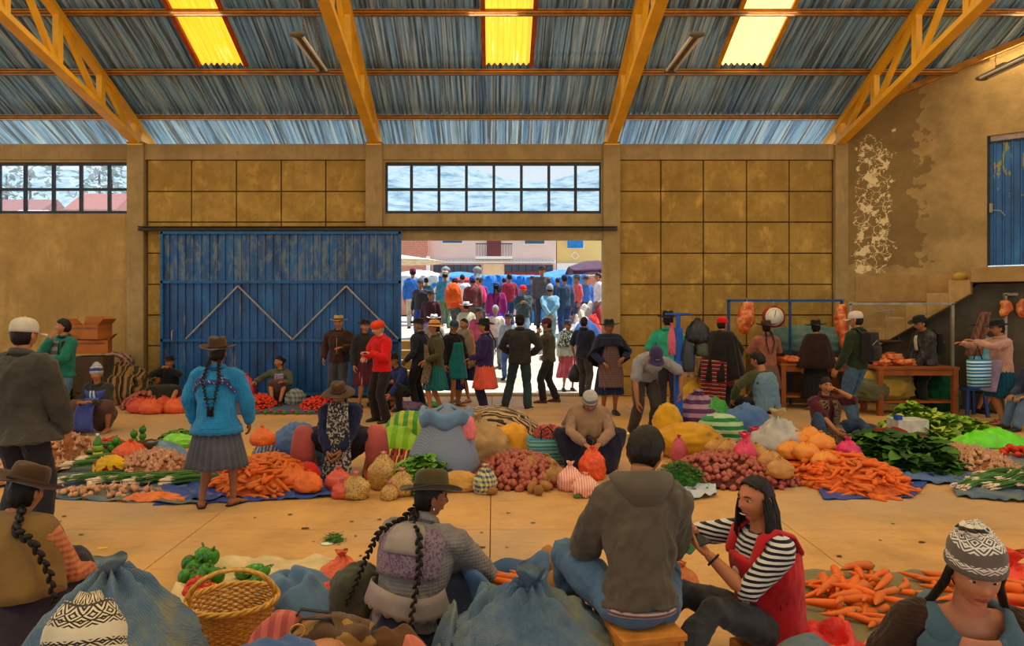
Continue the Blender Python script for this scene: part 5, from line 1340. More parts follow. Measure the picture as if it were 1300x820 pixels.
# M23
p = Person('person in pink cardigan, teal skirt and black hat reaching left beside the stairs', at(1272, 538), rz=PI/2-.1, H=1.58, lean=.06, lod=2, seed=43, hl=(-.10, .44, 1.26), hr=(.12, .50, 1.22), el=(-1,0,-.6), er=(.6,0,-1), girth=1.12, pitch=.1, yaw=-.1, fl=(-.1, .05, 0), fr=(.1, -.06, 0)); p.top(cloth(rgb(196, 148, 130), 'knit', name='pale_pink_knit'), 'cardigan', hem=.3); p.skirt(cloth(rgb(16, 70, 92), name='teal_skirt'), hem=.42, r=.28, pleats=20); p.apron(cloth(rgb(150, 132, 168), name='lilac_apron'), hem=.50, bib=False, w=.2); p.hair(H_BLACK); p.fedora(felt_k, band_k, brim=.19, h=.10); b = p.hp(.03, -.09, -.06); p.braid([b, b+V(.06, -.06, -.08), p.surf(2.2, PI-.6, .06), p.surf(1, PI-.5, .06)], .02); p.sandals(shoe_k)
p = Person('person in pale blue blouse standing behind the pink cardigan at the stairs', at(1246, 524), rz=PI+.5, H=1.54, lod=1, seed=44, girth=1.1, hl=(-.2, .3, 1.2), yaw=.2); p.top(cloth(rgb(110, 176, 190), name='pale_blue_cloth'), 'blouse', hem=.4); p.skirt(black_c, hem=.35, r=.24); p.hair(H_BLACK); p.fedora(felt_k, band_k, brim=.17, h=.09); p.shoes(shoe_k)
p = Person('person in blue jeans seated at the right edge behind the lime green bag', at(1322, 545), rz=PI/2+.2, H=1.6, hip=.42, lean=.3, lod=1, seed=45, fl=(-.1, .55, 0), fr=(.12, .5, 0), hl=(-.1, .4, .5), hr=(.1, .4, .5)); p.top(cloth(rgb(50, 56, 76), name='slate_cloth'), 'jacket'); p.trousers(jeans); p.shoes(shoe_k); p.hair(H_BLACK)

# ---- the group in the doorway
p = Person('person in dark suit and black hat in the doorway, facing left, leftmost of that group', at(533, 519), rz=PI/2-.5, H=1.58, lod=1, seed=50, hl=(-.2, .15, .85), hr=(.2, .2, .8)); p.top(cloth(rgb(38, 38, 50), name='dark_suit_cloth'), 'jacket', hem=.45); p.trousers(cloth(rgb(38, 36, 40), name='dark_trousers')); p.shoes(shoe_k); p.hair(H_GREY); p.fedora(felt_k, band_k, brim=.16, h=.09)
p = Person('person with straw hat, olive cardigan and floral apron over teal skirt in the doorway', at(553, 524), rz=PI/2+.25, H=1.55, lod=2, seed=51, girth=1.15, hl=(-.2, .2, .9), hr=(.2, .12, .86), fl=(-.1, .1, 0), fr=(.1, -.12, 0)); p.top(cloth(rgb(70, 66, 40), 'knit', name='olive_knit2'), 'cardigan', hem=.55); p.skirt(cloth(rgb(22, 92, 92), name='teal_cloth'), hem=.40, r=.27); p.apron(cloth(rgb(120, 100, 76), 'floral', name='floral_apron_cloth', c2=rgb(70, 56, 44)), hem=.52, w=.22); p.hair(H_BLACK); b = p.hp(-.0, -.1, -.06); p.braid([b, p.surf(2.5, PI, .05), p.surf(1.2, PI, .05)], .018); p.fedora(cloth(rgb(206, 148, 78), name='straw'), band_b, brim=.19, h=.10, curl=-.02); p.sandals(shoe_k)
p = Person('person with dark cap and teal apron over black sweater in the doorway', at(576, 515), rz=PI+.6, H=1.54, lod=1, seed=52, hl=(-.24, .1, .8), fl=(-.1,0,0), fr=(.1,.1,0)); p.top(black_c, 'sweater'); p.skirt(cloth(rgb(34, 50, 92), name='blue_skirt'), hem=.30, r=.23); p.apron(cloth(rgb(24, 110, 112), name='teal_apron'), hem=.5); p.hair(H_BLACK); p.cap(cloth(rgb(44, 60, 72), name='slate_cap')); p.sandals(shoe_k)
p = Person('person with dark hair and long beige shawl in the doorway between two aprons', at(590, 510), rz=PI-.7, H=1.58, lod=1, seed=53, fl=(-.1,0,0), fr=(.1,.1,0)); p.cape(cloth(rgb(128, 112, 92), name='beige_grey_shawl'), r=.27, drop=.70, seed=9); p.skirt(navy_c, hem=.42, r=.24); p.hair(H_BLACK, full=True); p.sandals(shoe_k)
p = Person('person in purple cardigan and coral skirt with black hat in the doorway, facing left', at(616, 524), rz=PI/2-.1, H=1.57, lod=2, seed=54, girth=1.15, hl=(-.1, .24, .92), hr=(.18, .16, .90)); p.top(cloth(rgb(44, 30, 78), 'knit', name='purple_knit'), 'cardigan', hem=.4); p.trousers(cloth(rgb(36, 26, 60), name='purple_trousers')); p.skirt(cloth(rgb(206, 84, 62), name='coral_skirt'), hem=.42, r=.27); p.hair(H_BLACK, full=True); b = p.hp(0, -.1, -.06); p.braid([b, p.surf(2.5, PI, .05), p.surf(1, PI, .05)], .022); p.fedora(felt_k, band_k, brim=.18, h=.11); p.shoes(shoe_k)
m = MB(); m.grid(10, 12, lambda u, v: p.surf(1.9-2.1*v-.6*u, .2+1.7*u, .05)); m.build('blue_grey_sling', cloth(rgb(74, 104, 128), name='blue_grey_cloth'), p.root, solid=.008)
p = Person('person in dark jacket and jeans with black cap standing astride in the doorway, back turned', at(660, 519), rz=-.15, H=1.66, lod=2, seed=55, girth=1.15, hl=(-.16, .18, .95), hr=(.2, .16, .95), fl=(-.26, .0, 0, .5), fr=(.14, -.05, 0, -.3), el=(-1,-.4,-.1), er=(1,-.4,-.1)); p.top(cloth(rgb(48, 46, 44), name='dark_jacket'), 'jacket', hem=.48, ex=.03); p.trousers(cloth(rgb(40, 56, 62), 'denim', name='dark_teal_denim'), wide=.012); p.shoes(shoe_k, sole=sole_w); p.hair(H_BLACK); p.cap(felt_k)
p = Person('person in grey green jacket and maroon cap in the doorway, hand at the mouth', at(697, 511), rz=PI/2-.15, H=1.58, lod=1, seed=56, lean=.05, hl=(-.04, .20, 1.30), hr=(.2, .1, .85), el=(-.5,.3,-1), fl=(-.1, .1, 0), fr=(.1, -.14, 0), curl=.9); p.top(cloth(rgb(76, 72, 58), name='grey_green_jacket'), 'jacket', hem=.45); p.trousers(cloth(rgb(44, 44, 48), name='grey_trousers'), wide=.01); p.shoes(cloth(rgb(96, 60, 36), name='tan_leather')); p.hair(H_BLACK); p.cap(cloth(rgb(84, 34, 52), name='maroon_cap_cloth'))
p = Person('person in black tshirt and grey trousers carrying a black plastic bag, leaving', at(741, 504), rz=-.55, H=1.60, lod=1, seed=57, hl=(-.26, .12, .82), hr=(.2, .2, .95), fl=(-.09, .1, 0), fr=(.1, -.05, 0)); p.top(cloth(rgb(32, 36, 54), name='black_blue_jersey'), 'tshirt', sleeve=.42); p.trousers(cloth(rgb(70, 62, 62), name='grey_slacks')); p.hair(H_BLACK, full=True); p.shoes(shoe_k)
hb = MB(); hb.tube([(0, 0, .0), (.01, 0, .12), (0, 0, .26)], [.15, .12, .03], 12, flat=.6); hb.tube([(0, 0, .26), (0, 0, .36)], .012, 6)
tag(hb.build('plastic_bag', plastic(rgb(30, 28, 30)), loc=p.root.matrix_basis@(p.wL+V(0, .02, -.46))), 'black plastic bag hanging from the hand of the person leaving the doorway', 'plastic bag')
p = Person('person in navy jacket and dark hat crouching at the left door post', at(513, 519), rz=PI-.7, H=1.55, hip=.3, lean=.4, pitch=.3, lod=1, seed=58, fl=(-.15, .25, 0), fr=(.15, .25, 0), kl=(-.4,1,1), kr=(.4,1,1), hl=(-.15, .5, .25), hr=(.1, .5, .25)); p.top(cloth(rgb(36, 50, 96), name='navy_jacket'), 'jacket'); p.trousers(black_c); p.hair(H_BLACK); p.fedora(felt_k, band_k, brim=.155, h=.10); p.shoes(shoe_k)

# ---- crowd in the street market beyond the door; a few figures, recoloured copies
def gz(d): return max(0, min(1.17, (d-15.6)*1.17/3.2))
def crowd(x, d, label, top, low, hat=None, hc=None, rz=0, H=1.58, skirt=False, **kw):
    p = Person(label, ((x-626)*d/FPX, d, gz(d)), rz=rz, H=H, lod=0, seed=x*.37, **kw)
    p.top(cloth(top, name='street_cloth'), 'top', hem=.4, sleeve=kw.get('sl', 1.0), ex=.02, collar=False)
    if skirt: p.skirt(cloth(low, name='street_cloth'), hem=.3, r=.28, pleats=14)
    else: p.trousers(cloth(low, name='street_cloth'))
    p.shoes(shoe_k)
    if hat != 'cap' or 1: p.hair(H_BLACK)
    if hat == 'cap': p.cap(cloth(hc, name='street_cap'))
    elif hat == 'knit': p.knit(cloth(hc, 'knit', name='street_knit'), h=.06)
    elif hat: p.fedora(cloth(hc, name='street_felt'), band_k, brim=.18, h=.10)
    return p
W_ = rgb(220, 220, 220); BL = rgb(60, 110, 190); DK = rgb(40, 40, 50)
crowd(524, 19.4, 'person in blue shirt and maroon cap at the far left of the street', rgb(50, 110, 190), rgb(190, 180, 165), 'cap', rgb(110, 30, 70), .1, 1.68)
crowd(534, 18.2, 'person in dark sweater and grey knitted hat out in the street on the left', rgb(60, 56, 64), rgb(60, 90, 160), 'knit', rgb(90, 90, 96), PI-.3, 1.55)
crowd(547, 17.4, 'person with dark shawl and lilac apron standing in the street on the left', rgb(70, 34, 44), rgb(140, 110, 190), 'hat', rgb(60, 54, 56), PI-.2, 1.52, True, girth=1.2)
crowd(565, 19.6, 'person in teal shirt and pale sunhat behind the orange pack in the street', rgb(60, 130, 150), rgb(90, 120, 80), 'hat', rgb(190, 180, 150), .2, 1.6)
crowd(577, 18.4, 'person in orange cloth and dark hat walking in the street', rgb(226, 96, 40), rgb(90, 90, 90), 'hat', rgb(70, 62, 60), -.6, 1.5)
crowd(587, 20.2, 'person in white blouse and grey trousers, back turned in the street', rgb(214, 222, 230), rgb(80, 72, 76), None, None, .1, 1.56)
crowd(600, 18.4, 'person with brown satchel and blue knitted hat in the street', rgb(110, 60, 56), rgb(96, 90, 96), 'knit', rgb(50, 80, 150), .2, 1.55)
crowd(614, 20.5, 'person in raspberry sweater bending in the street crowd', rgb(190, 50, 90), rgb(60, 50, 60), None, None, PI/2, 1.5, lean=.3)
pp = crowd(630, 18.0, 'person in magenta cardigan and violet skirt with blue hat, back turned in the street', rgb(150, 40, 110), rgb(110, 50, 190), 'hat', rgb(70, 96, 130), 0, 1.52, True, girth=1.2)
backbraids(pp, .02)
crowd(647, 19.4, 'person in dark red top in the street between violet skirt and plaid shirt', rgb(150, 40, 60), rgb(40, 60, 110), None, None, .4, 1.54)
pp = crowd(664, 17.6, 'photographer in dark plaid shirt and red cap standing in the street', rgb(60, 80, 84), rgb(120, 150, 180), 'cap', rgb(220, 40, 24), PI, 1.60, girth=1.15, hl=(-.05, .3, 1.15), hr=(.06, .3, 1.15))
crowd(688, 19.2, 'person in dark waistcoat and brown hat, tallest in the street crowd', rgb(90, 84, 84), rgb(60, 60, 64), 'hat', rgb(60, 60, 60), PI-.1, 1.72)
crowd(698, 17.6, 'person in pale blue shirt and jeans with hands behind the back in the street', rgb(120, 170, 196), rgb(110, 140, 150), 'knit', rgb(150, 160, 170), 0, 1.60, girth=1.15, hl=(-.03, -.2, .88), hr=(.03, -.2, .88))
crowd(717, 18.4, 'person in dark blue tshirt and blue cap in the street', rgb(56, 76, 100), rgb(50, 70, 110), 'cap', rgb(40, 50, 90), .3, 1.6)
crowd(733, 20.0, 'person with coral top reaching over the street stall', rgb(214, 90, 90), rgb(60, 60, 90), 'hat', rgb(80, 90, 110), PI/2+.3, 1.52)
crowd(760, 19.0, 'street vendor in white coat behind the goods at the right door post', rgb(226, 214, 214), rgb(120, 100, 110), None, None, PI/2, 1.55)
crowd(551, 15.9, 'person with white hat and black band just outside the doorway on the left', rgb(170, 160, 150), rgb(90, 90, 100), 'hat', rgb(222, 224, 226), PI, 1.50)
crowd(608, 16.3, 'person with pink top and black white hat outside, behind the coral skirt', rgb(190, 80, 120), rgb(60, 60, 80), 'hat', rgb(60, 60, 66), PI+.3, 1.50)
crowd(592, 16.8, 'person in pale top and white hat outside the doorway, centre left', rgb(190, 190, 160), rgb(70, 80, 70), 'hat', rgb(226, 228, 230), .4, 1.46)
crowd(629, 16.6, 'person with pale scarf and grey hat outside, right of the coral skirt', rgb(214, 206, 196), rgb(120, 130, 140), 'knit', rgb(150, 150, 156), PI, 1.44)
crowd(646, 16.0, 'person with dark hat and light dress outside, left of the man astride', rgb(150, 170, 190), rgb(60, 90, 140), 'hat', rgb(60, 56, 54), PI-.2, 1.48)
pp = crowd(721, 15.0, 'person in white and teal shawl with pink skirt just outside the doorway', rgb(200, 214, 210), rgb(190, 90, 110), 'hat', rgb(60, 70, 90), PI+.2, 1.50, True); pp.cape(cloth(rgb(44, 92, 96), 'floral', name='teal_floral_shawl', c2=rgb(226, 230, 226)), r=.26, drop=.36)
for i, (x, d, c, h) in enumerate(((541, 22.5, rgb(40, 90, 110), 'teal'), (610, 23, rgb(120, 60, 130), 'purple'), (640, 22.5, rgb(50, 50, 60), 'dark'), (676, 22, rgb(70, 80, 110), 'slate'), (708, 22.5, rgb(40, 60, 90), 'navy'), (744, 22, rgb(60, 100, 170), 'blue'))):
    crowd(x, d, 'person in %s top far back in the street crowd %s' % (h, ('by the left post', 'by the concrete post', 'under the blue tarp', 'under the tall blue tent', 'under the blue canopy', 'under the maroon canopy')[i]), c, rgb(60, 60, 70), 'hat' if i % 2 else None, rgb(70, 64, 60), PI*(i % 2)+.2, 1.56)
# ---------------------------------------------------------------- produce
def bulb_mat(name, a, b, st=26):
    t = NT(name); o = t.sep(t.tc.outputs['Object'])
    an = t.math('ARCTAN2', o[0], o[1]); w = t.math('SINE', t.math('MULTIPLY', an, st)); info = t.node('ShaderNodeObjectInfo')
    base = t.mix(t.math('MULTIPLY', t.math('ADD', w, 1.0), .22), a, b)
    base = t.mix(t.math('MULTIPLY', info.outputs['Random'], .55), base, mul(b, .75))
    t.col(base); return t.set(Roughness=.38, Specular_IOR_Level=.45)
def rnd_mat(name, a, b, rough=.5, sc=30, bump=.3):
    t = NT(name); info = t.node('ShaderNodeObjectInfo'); n_ = t.noise(sc, 3)
    base = t.mix(info.outputs['Random'], a, b); base = t.mix(t.ramp(n_, [(.35, (0,0,0,1)), (.7, (.5,.5,.5,1))]), base, mul(a, .6))
    t.col(base); t.bump(t.noise(sc*3, 2), bump, .003); return t.set(Roughness=rough, Specular_IOR_Level=.35)
m_car = rnd_mat('carrot_skin', rgb(242, 104, 18), rgb(204, 108, 34), .5, 14)
m_on = bulb_mat('red_onion_skin', rgb(150, 54, 48), rgb(190, 104, 78)); m_ga = bulb_mat('garlic_skin', rgb(222, 176, 120), rgb(176, 96, 88), 10)
m_po = rnd_mat('potato_skin', rgb(176, 124, 64), rgb(150, 100, 52), .85); m_pe = rnd_mat('green_pepper_skin', rgb(46, 112, 26), rgb(66, 140, 30), .25, 6, .05); m_to = rnd_mat('tomato_skin', rgb(206, 34, 22), rgb(222, 70, 30), .25, 6, .05)
m_stem = plain('green_stem', rgb(96, 120, 50), .7); m_root = plain('dry_roots', rgb(200, 160, 100), .9)
def noisy(sd, a, f=2.0): return lambda q, v: q*(1+a*noise.noise(v*f+V(sd, sd*.7, 0)))
def P_carrot(n, L=.2, r=.024, sd=0, stem=True):
    m = MB(); b = .012*math.sin(sd*5)
    pts = [V(0, L*(t-.5), b*math.sin(t*3)) for t in (0, .04, .2, .45, .7, .88, 1)]
    rd = [r*.5, r*.95, r, r*.86, r*.66, r*.40, r*.12]
    m.tube(pts, [q*(1+.05*math.sin(i*7+sd)) for i, q in enumerate(rd)], n); return m
def P_onion(n, r=.037, sd=0):
    m = MB(); m.lathe([(.001, -r*.9), (r*.45, -r*.8), (r*.85, -r*.4), (r, 0), (r*.88, r*.42), (r*.5, r*.75), (r*.14, r*.92), (r*.05, r*1.08)], n); return m
def P_garlic(n, r=.03, sd=0):
    m = MB(); m.lathe([(.001, -r*.75), (r*.6, -r*.7), (r, -r*.15), (r*.88, r*.35), (r*.4, r*.85), (r*.16, r*1.2), (r*.12, r*2.2)], n, fn=lambda q, a, rr: V(q.x*(1+.10*math.cos(5*a)), q.y*(1+.10*math.cos(5*a)), q.z))
    for i in range(5): a = i*1.3+sd; m.tube([(0, 0, -r*.6), (r*.5*math.cos(a), r*.5*math.sin(a), -r*1.1), (r*.9*math.cos(a), r*.9*math.sin(a), -r*1.5)], .0018, 3, round_=False)
    return m
def P_potato(n, r=.045, sd=0): m = MB(); m.ell((0,0,0), (r*1.2, r*.95, r*.85), seg=n+4, ring=n, fn=noisy(sd, .22, 1.4)); return m
def P_tomato(n, r=.035, sd=0): m = MB(); m.ell((0,0,0), (r, r, r*.82), seg=n+4, ring=n, fn=lambda q, v: V(q.x, q.y, q.z-.25*r*math.exp(-(v.x**2+v.y**2)*9) if v.z > 0 else q.z)*(1+.04*math.cos(5*math.atan2(v.y, v.x)))); return m
def P_pepper(n, r=.042, sd=0): m = MB(); m.ell((0,0,0), (r, r, r*1.25), seg=24, ring=12, fn=lambda q, v: V(q.x*(1+.13*abs(math.cos(2*math.atan2(v.y, v.x)))**.6*1), q.y*(1+.13*abs(math.cos(2*math.atan2(v.y, v.x)))), q.z-(.3*r*math.exp(-(v.x**2+v.y**2)*7) if v.z > 0 else 0))*(.92)); return m
def protos(kind, near, k):
    n = 12 if near else 7
    f = {'carrot': (P_carrot, m_car), 'red_onion': (P_onion, m_on), 'garlic_bulb': (P_garlic, m_ga), 'potato': (P_potato, m_po), 'tomato': (P_tomato, m_to), 'green_pepper': (P_pepper, m_pe)}[kind]
    out = []
    for sd in range(k):
        if kind == 'carrot': mb = P_carrot(n, .20+.04*math.sin(sd*2.1), .024+.004*math.sin(sd*3.7), sd)
        else: mb = f[0](n, sd=sd*3.3)
        me = mb.mesh(kind); me.materials.append(f[1]); ch = None
        if near or kind == 'green_pepper':
            m = MB()
            if kind == 'carrot':
                m.tube([(0, -.115-.03*math.sin(sd*2.1)*.7, 0), (0, -.09, 0)], .010, 7)
                nm = 'stem_end'
            elif kind == 'green_pepper': m.tube([(0, 0, .034), (.004, .0, .05), (.012, 0, .064)], [.010, .006, .007], 7); nm = 'stem'
            elif kind == 'tomato':
                for i in range(5): m.tube([(0, 0, .024), (.02*math.cos(i*1.26), .02*math.sin(i*1.26), .027)], .003, 4)
                nm = 'stem'
            else: m = None
            if m: c2 = m.mesh(nm); c2.materials.append(m_stem); ch = (nm, c2)
        out.append((me, ch))
    return out
_PR = {}
def put(kind, loc, rot, sc, label, group, near=False, rng=random, parent=None):
    key = (kind, near)
    if key not in _PR: _PR[key] = protos(kind, near, 5 if near else 4)
    me, ch = _PR[key][rng.randrange(len(_PR[key]))]
    o = bpy.data.objects.new(kind, me); COL.objects.link(o); o.location = loc; o.rotation_euler = rot; o.scale = (sc,)*3
    tag(o, label, kind.replace('_', ' ').replace('red ', '').replace(' bulb', '').replace('green ', ''), group)
    if ch:
        c = bpy.data.objects.new(ch[0], ch[1]); COL.objects.link(c); c.parent = o
    return o
def bounds(x0, x1, yf, yb, z=0):
    a, b = G(x0, yf, z), G(x1, yf, z); c, d = G(x0, yb, z), G(x1, yb, z); ctr = (a+b+c+d)/4
    return ctr, ((b.x-a.x)+(d.x-c.x))/4, (c.y-a.y)/2
def heap(kind, x0, x1, yf, yb, yt, n, label, group, core=None, seed=1, near=False, lift=.0, sc=1.0, h=None, pw=.8, cname=None):
    rng = random.Random(seed); c, rx, ry = bounds(x0, x1, yf, yb)
    if h is None: h = max(.04, HC-(yt-390)*(c.y+ry*.25)/FPX)
    flat = h < .07
    if core is not None:                     # the mass of further pieces under the ones on top
        m = MB(); N = 30
        def fn(u, v):
            a = u*2*PI; r = v*.97; z = (h-.035)*max(0, 1-r*r)**pw
            return V(c.x+rx*r*math.cos(a), c.y+ry*r*math.sin(a), max(.004, z+.012*noise.noise(V(rx*r*math.cos(a)*22, ry*r*math.sin(a)*22, seed)))+lift)
        m.grid(N*2, N, fn); m.cur = 1; pr = [{'carrot': P_carrot, 'red_onion': P_onion, 'garlic_bulb': P_garlic, 'tomato': P_tomato}[kind](5, sd=q*2.2) for q in range(3)]
        for i in range(int(n*(1.3 if kind == 'carrot' else 2.4))):
            r = math.sqrt(rng.random()); a = rng.uniform(0, 6.283); q = pr[i % 3]; R = Matrix.Rotation(a*3.7, 3, 'Z')@Matrix.Rotation(rng.uniform(-.25, .25), 3, 'X'); b = V(c.x+rx*r*math.cos(a), c.y+ry*r*math.sin(a), max(.02, h*max(0, 1-r*r)**pw-.008)+lift)
            m.add([R@(V(*w)*sc*1.05)+b for w in q.v], q.f)
        tag(m.build(cname or kind+'_mass', [core, {'carrot': m_car, 'red_onion': m_on, 'garlic_bulb': m_ga, 'tomato': m_to}[kind]]), 'mass of %s under the loose ones %s' % (kind.replace('_', ' '), label.split(' in the ')[-1].join(['in the ', '']) if ' in the ' in label else ''), kind.replace('_', ' '), kind='stuff')
    rad = {'carrot': .022, 'red_onion': .034, 'garlic_bulb': .026, 'potato': .04, 'tomato': .03, 'green_pepper': .042}[kind]*sc
    for i in range(n):
        r = math.sqrt((i+.5)/n)*1.03; a = i*2.39996+rng.uniform(-.25, .25); r *= rng.uniform(.93, 1.04)
        x, y = rx*r*math.cos(a), ry*r*math.sin(a)
        z = max(rad*.9, h*max(0, 1-min(1, r)**2)**pw+rad*rng.uniform(-.2, .5))+lift
        nx = 2*r*h/rx*math.cos(a)*.45; ny = 2*r*h/ry*math.sin(a)*.45
        if kind == 'carrot':
            yaw = rng.uniform(0, 2*PI); tl = -(nx*-math.sin(yaw)+ny*math.cos(yaw))*.9 if not flat else 0
            rot = (max(-.7, min(.7, tl))+rng.uniform(-.12, .12)*(not flat), rng.uniform(-.3, .3), yaw)
        else: rot = (rng.uniform(-1.2, 1.2), rng.uniform(-1.2, 1.2), rng.uniform(0, 6.28))
        put(kind, V(c.x+x, c.y+y, z), rot, sc*{'red_onion': .88, 'carrot': 1.04}.get(kind, 1)*rng.uniform(.82, 1.18), label, group, near, rng)
    return c, rx, ry, h

# sheets, sacks and bags ------------------------------------------------------
def wovenmat():
    t = NT('blue_tan_woven_plastic'); n_ = t.noise(2.6, 5, rough=.65); o = t.sep(t.tc.outputs['Object'])
    c_ = t.ramp(n_, [(.32, rgb(58, 92, 128)), (.48, rgb(102, 124, 140)), (.6, rgb(140, 138, 112)), (.72, rgb(92, 116, 140))])
    g = t.math('MULTIPLY', t.math('SINE', t.math('MULTIPLY', t.math('ADD', o[0], o[1]), 700)), t.math('SINE', t.math('MULTIPLY', t.math('SUBTRACT', o[2], o[1]), 700)))
    t.col(t.mix(t.math('MULTIPLY', t.math('ADD', g, 1), .12), c_, rgb(60, 70, 80))); t.bump(t.math('ADD', t.math('MULTIPLY', t.noise(11, 5, rough=.7), 3), g), .5, .012); return t.set(Roughness=.55, Specular_IOR_Level=.35)
woven_b = wovenmat(); woven_bl = cloth(rgb(60, 92, 140), 'denim', name='blue_woven_plastic', rough=.55, spec=.3)
tarp_b = plastic(rgb(28, 66, 150), 'blue_tarp', rough=.45); woven_w = cloth(rgb(170, 176, 184), 'denim', name='white_woven_plastic', rough=.6, spec=.3); khaki = cloth(rgb(116, 104, 68), 'denim', name='khaki_sheet')
def sheet(pts, mat, label, cat='tarpaulin', name='tarpaulin', amp=.03, seed=0, n=40, z0=.006, edge=.02, z=0, f=3.2):
    A_, B_, C_, D_ = [G(*p) if len(p) == 2 else V(*p) for p in pts]      # near left, near right, far right, far left
    m = MB(); ctr = (A_+B_+C_+D_)/4; ctr.z = 0
    def fn(u, v):
        uu = u+edge*noise.noise(V(v*6, seed, 0)); vv = v+edge*2*noise.noise(V(u*7, seed+5, 0))
        p = (A_*(1-uu)+B_*uu)*(1-vv)+(D_*(1-uu)+C_*uu)*vv
        r = 1-2*abs(noise.noise(V(p.x*f, p.y*f, seed))); r2 = 1-2*abs(noise.noise(V(p.x*f*2.7, p.y*f*2.7, seed+3)))
        return V(p.x, p.y, z0+z+max(0, amp*(r-.35)+amp*.5*(r2-.4)))-ctr
    m.grid(n, n, fn); o = m.build(name, mat, solid=.004, loc=ctr); return tag(o, label, cat)
def blob(loc, s, mat, label, cat='sack', name='sack', seed=0, wr=.15, fr=2.4, flat=.25, knot=None, kmat=None, rz=0, seg=44, group=None, rot=None, ears=0):
    """filled sack or bag: sags onto the floor, creased, optionally gathered into a knot"""
    sx, sy, sz = s; m = MB()
    def fn(q, v):
        r = 1-2*abs(noise.noise(v*fr+V(seed*1.7, 0, seed))); r2 = 1-2*abs(noise.noise(v*fr*2.6+V(seed, 3, 0)))
        k = 1+wr*(r-.3)+wr*.5*(r2-.4)+wr*.35*noise.noise(v*fr*6)+.10*noise.noise(v*1.3+V(seed, seed, 2))
        if knot and v.z > .3: 
            g = (v.z-.3)/.7; a = math.atan2(v.y, v.x); k *= 1+.10*g*math.sin(9*a+seed)*(1-g*.3); 
            q = V(q.x*(1-.45*g**1.5), q.y*(1-.45*g**1.5), q.z*(1+.10*g))
        q = q*k
        if q.z < 0: q = V(q.x*(1+.10*min(1, -q.z/sz*1.5)), q.y*(1+.10*min(1, -q.z/sz*1.5)), max(q.z, -sz*(1-flat)))
        return q
    zb = sz*(1-flat)
    m.ell((0, 0, zb), s, seg=seg, ring=seg*2//3, fn=fn)
    o = m.build(name, mat, loc=loc, rz=rz); tag(o, label, cat, group)
    if knot:
        kk = MB(); z = zb+sz*1.06; r = knot
        n = 24; rr = []
        for t, w in ((-.6, .9), (0, .42), (.35, .34), (.9, .8), (1.5, 1.15), (1.7, 1.2)):
            rr.append([V(r*w*math.cos(a)*(1+.22*math.sin(5*a+seed)*min(1, max(0, t))), r*w*math.sin(a), z+r*t+(.25*r*math.sin(3*a+seed) if t > 1 else 0)) for a in [2*PI*i/n for i in range(n)]])
        kk.loft(rr); kk.build('knotted_neck', kmat or mat, o)
    return o
def clothheap(loc, s, mat, label, cat='cloth', name='cloth', seed=0, amp=.35, f=2.2, rz=0, n=46, group=None):
    """crumpled cloth lying in folds"""
    sx, sy, sz = s; m = MB()
    def fn(u, v):
        x, y = (u-.5)*2, (v-.5)*2; k = 1+.14*noise.noise(V(x*1.6, y*1.6, seed+9))
        rr = min(1, (abs(x)**2.6+abs(y)**2.6)**(1/2.6)); b = (1-rr**2.2)**.7 if rr < 1 else 0
        w = V(x*f+.8*noise.noise(V(x*2, y*2, seed)), y*f*.5+.8*noise.noise(V(x*2, y*2, seed+4)), seed)
        q = noise.noise(w*.6); r = math.sin(w.x*2.6+6*q)*.8; r2 = math.sin(w.y*5+w.x*3+9*q)*.5
        z = sz*b*(.80+amp*.42*r+amp*.3*r2); return V(x*sx*k, y*sy*k, max(.004, z+.012*(r+1)))
    m.grid(n, n, fn); return tag(m.build(name, mat, solid=.006, loc=loc, rz=rz), label, cat, group)
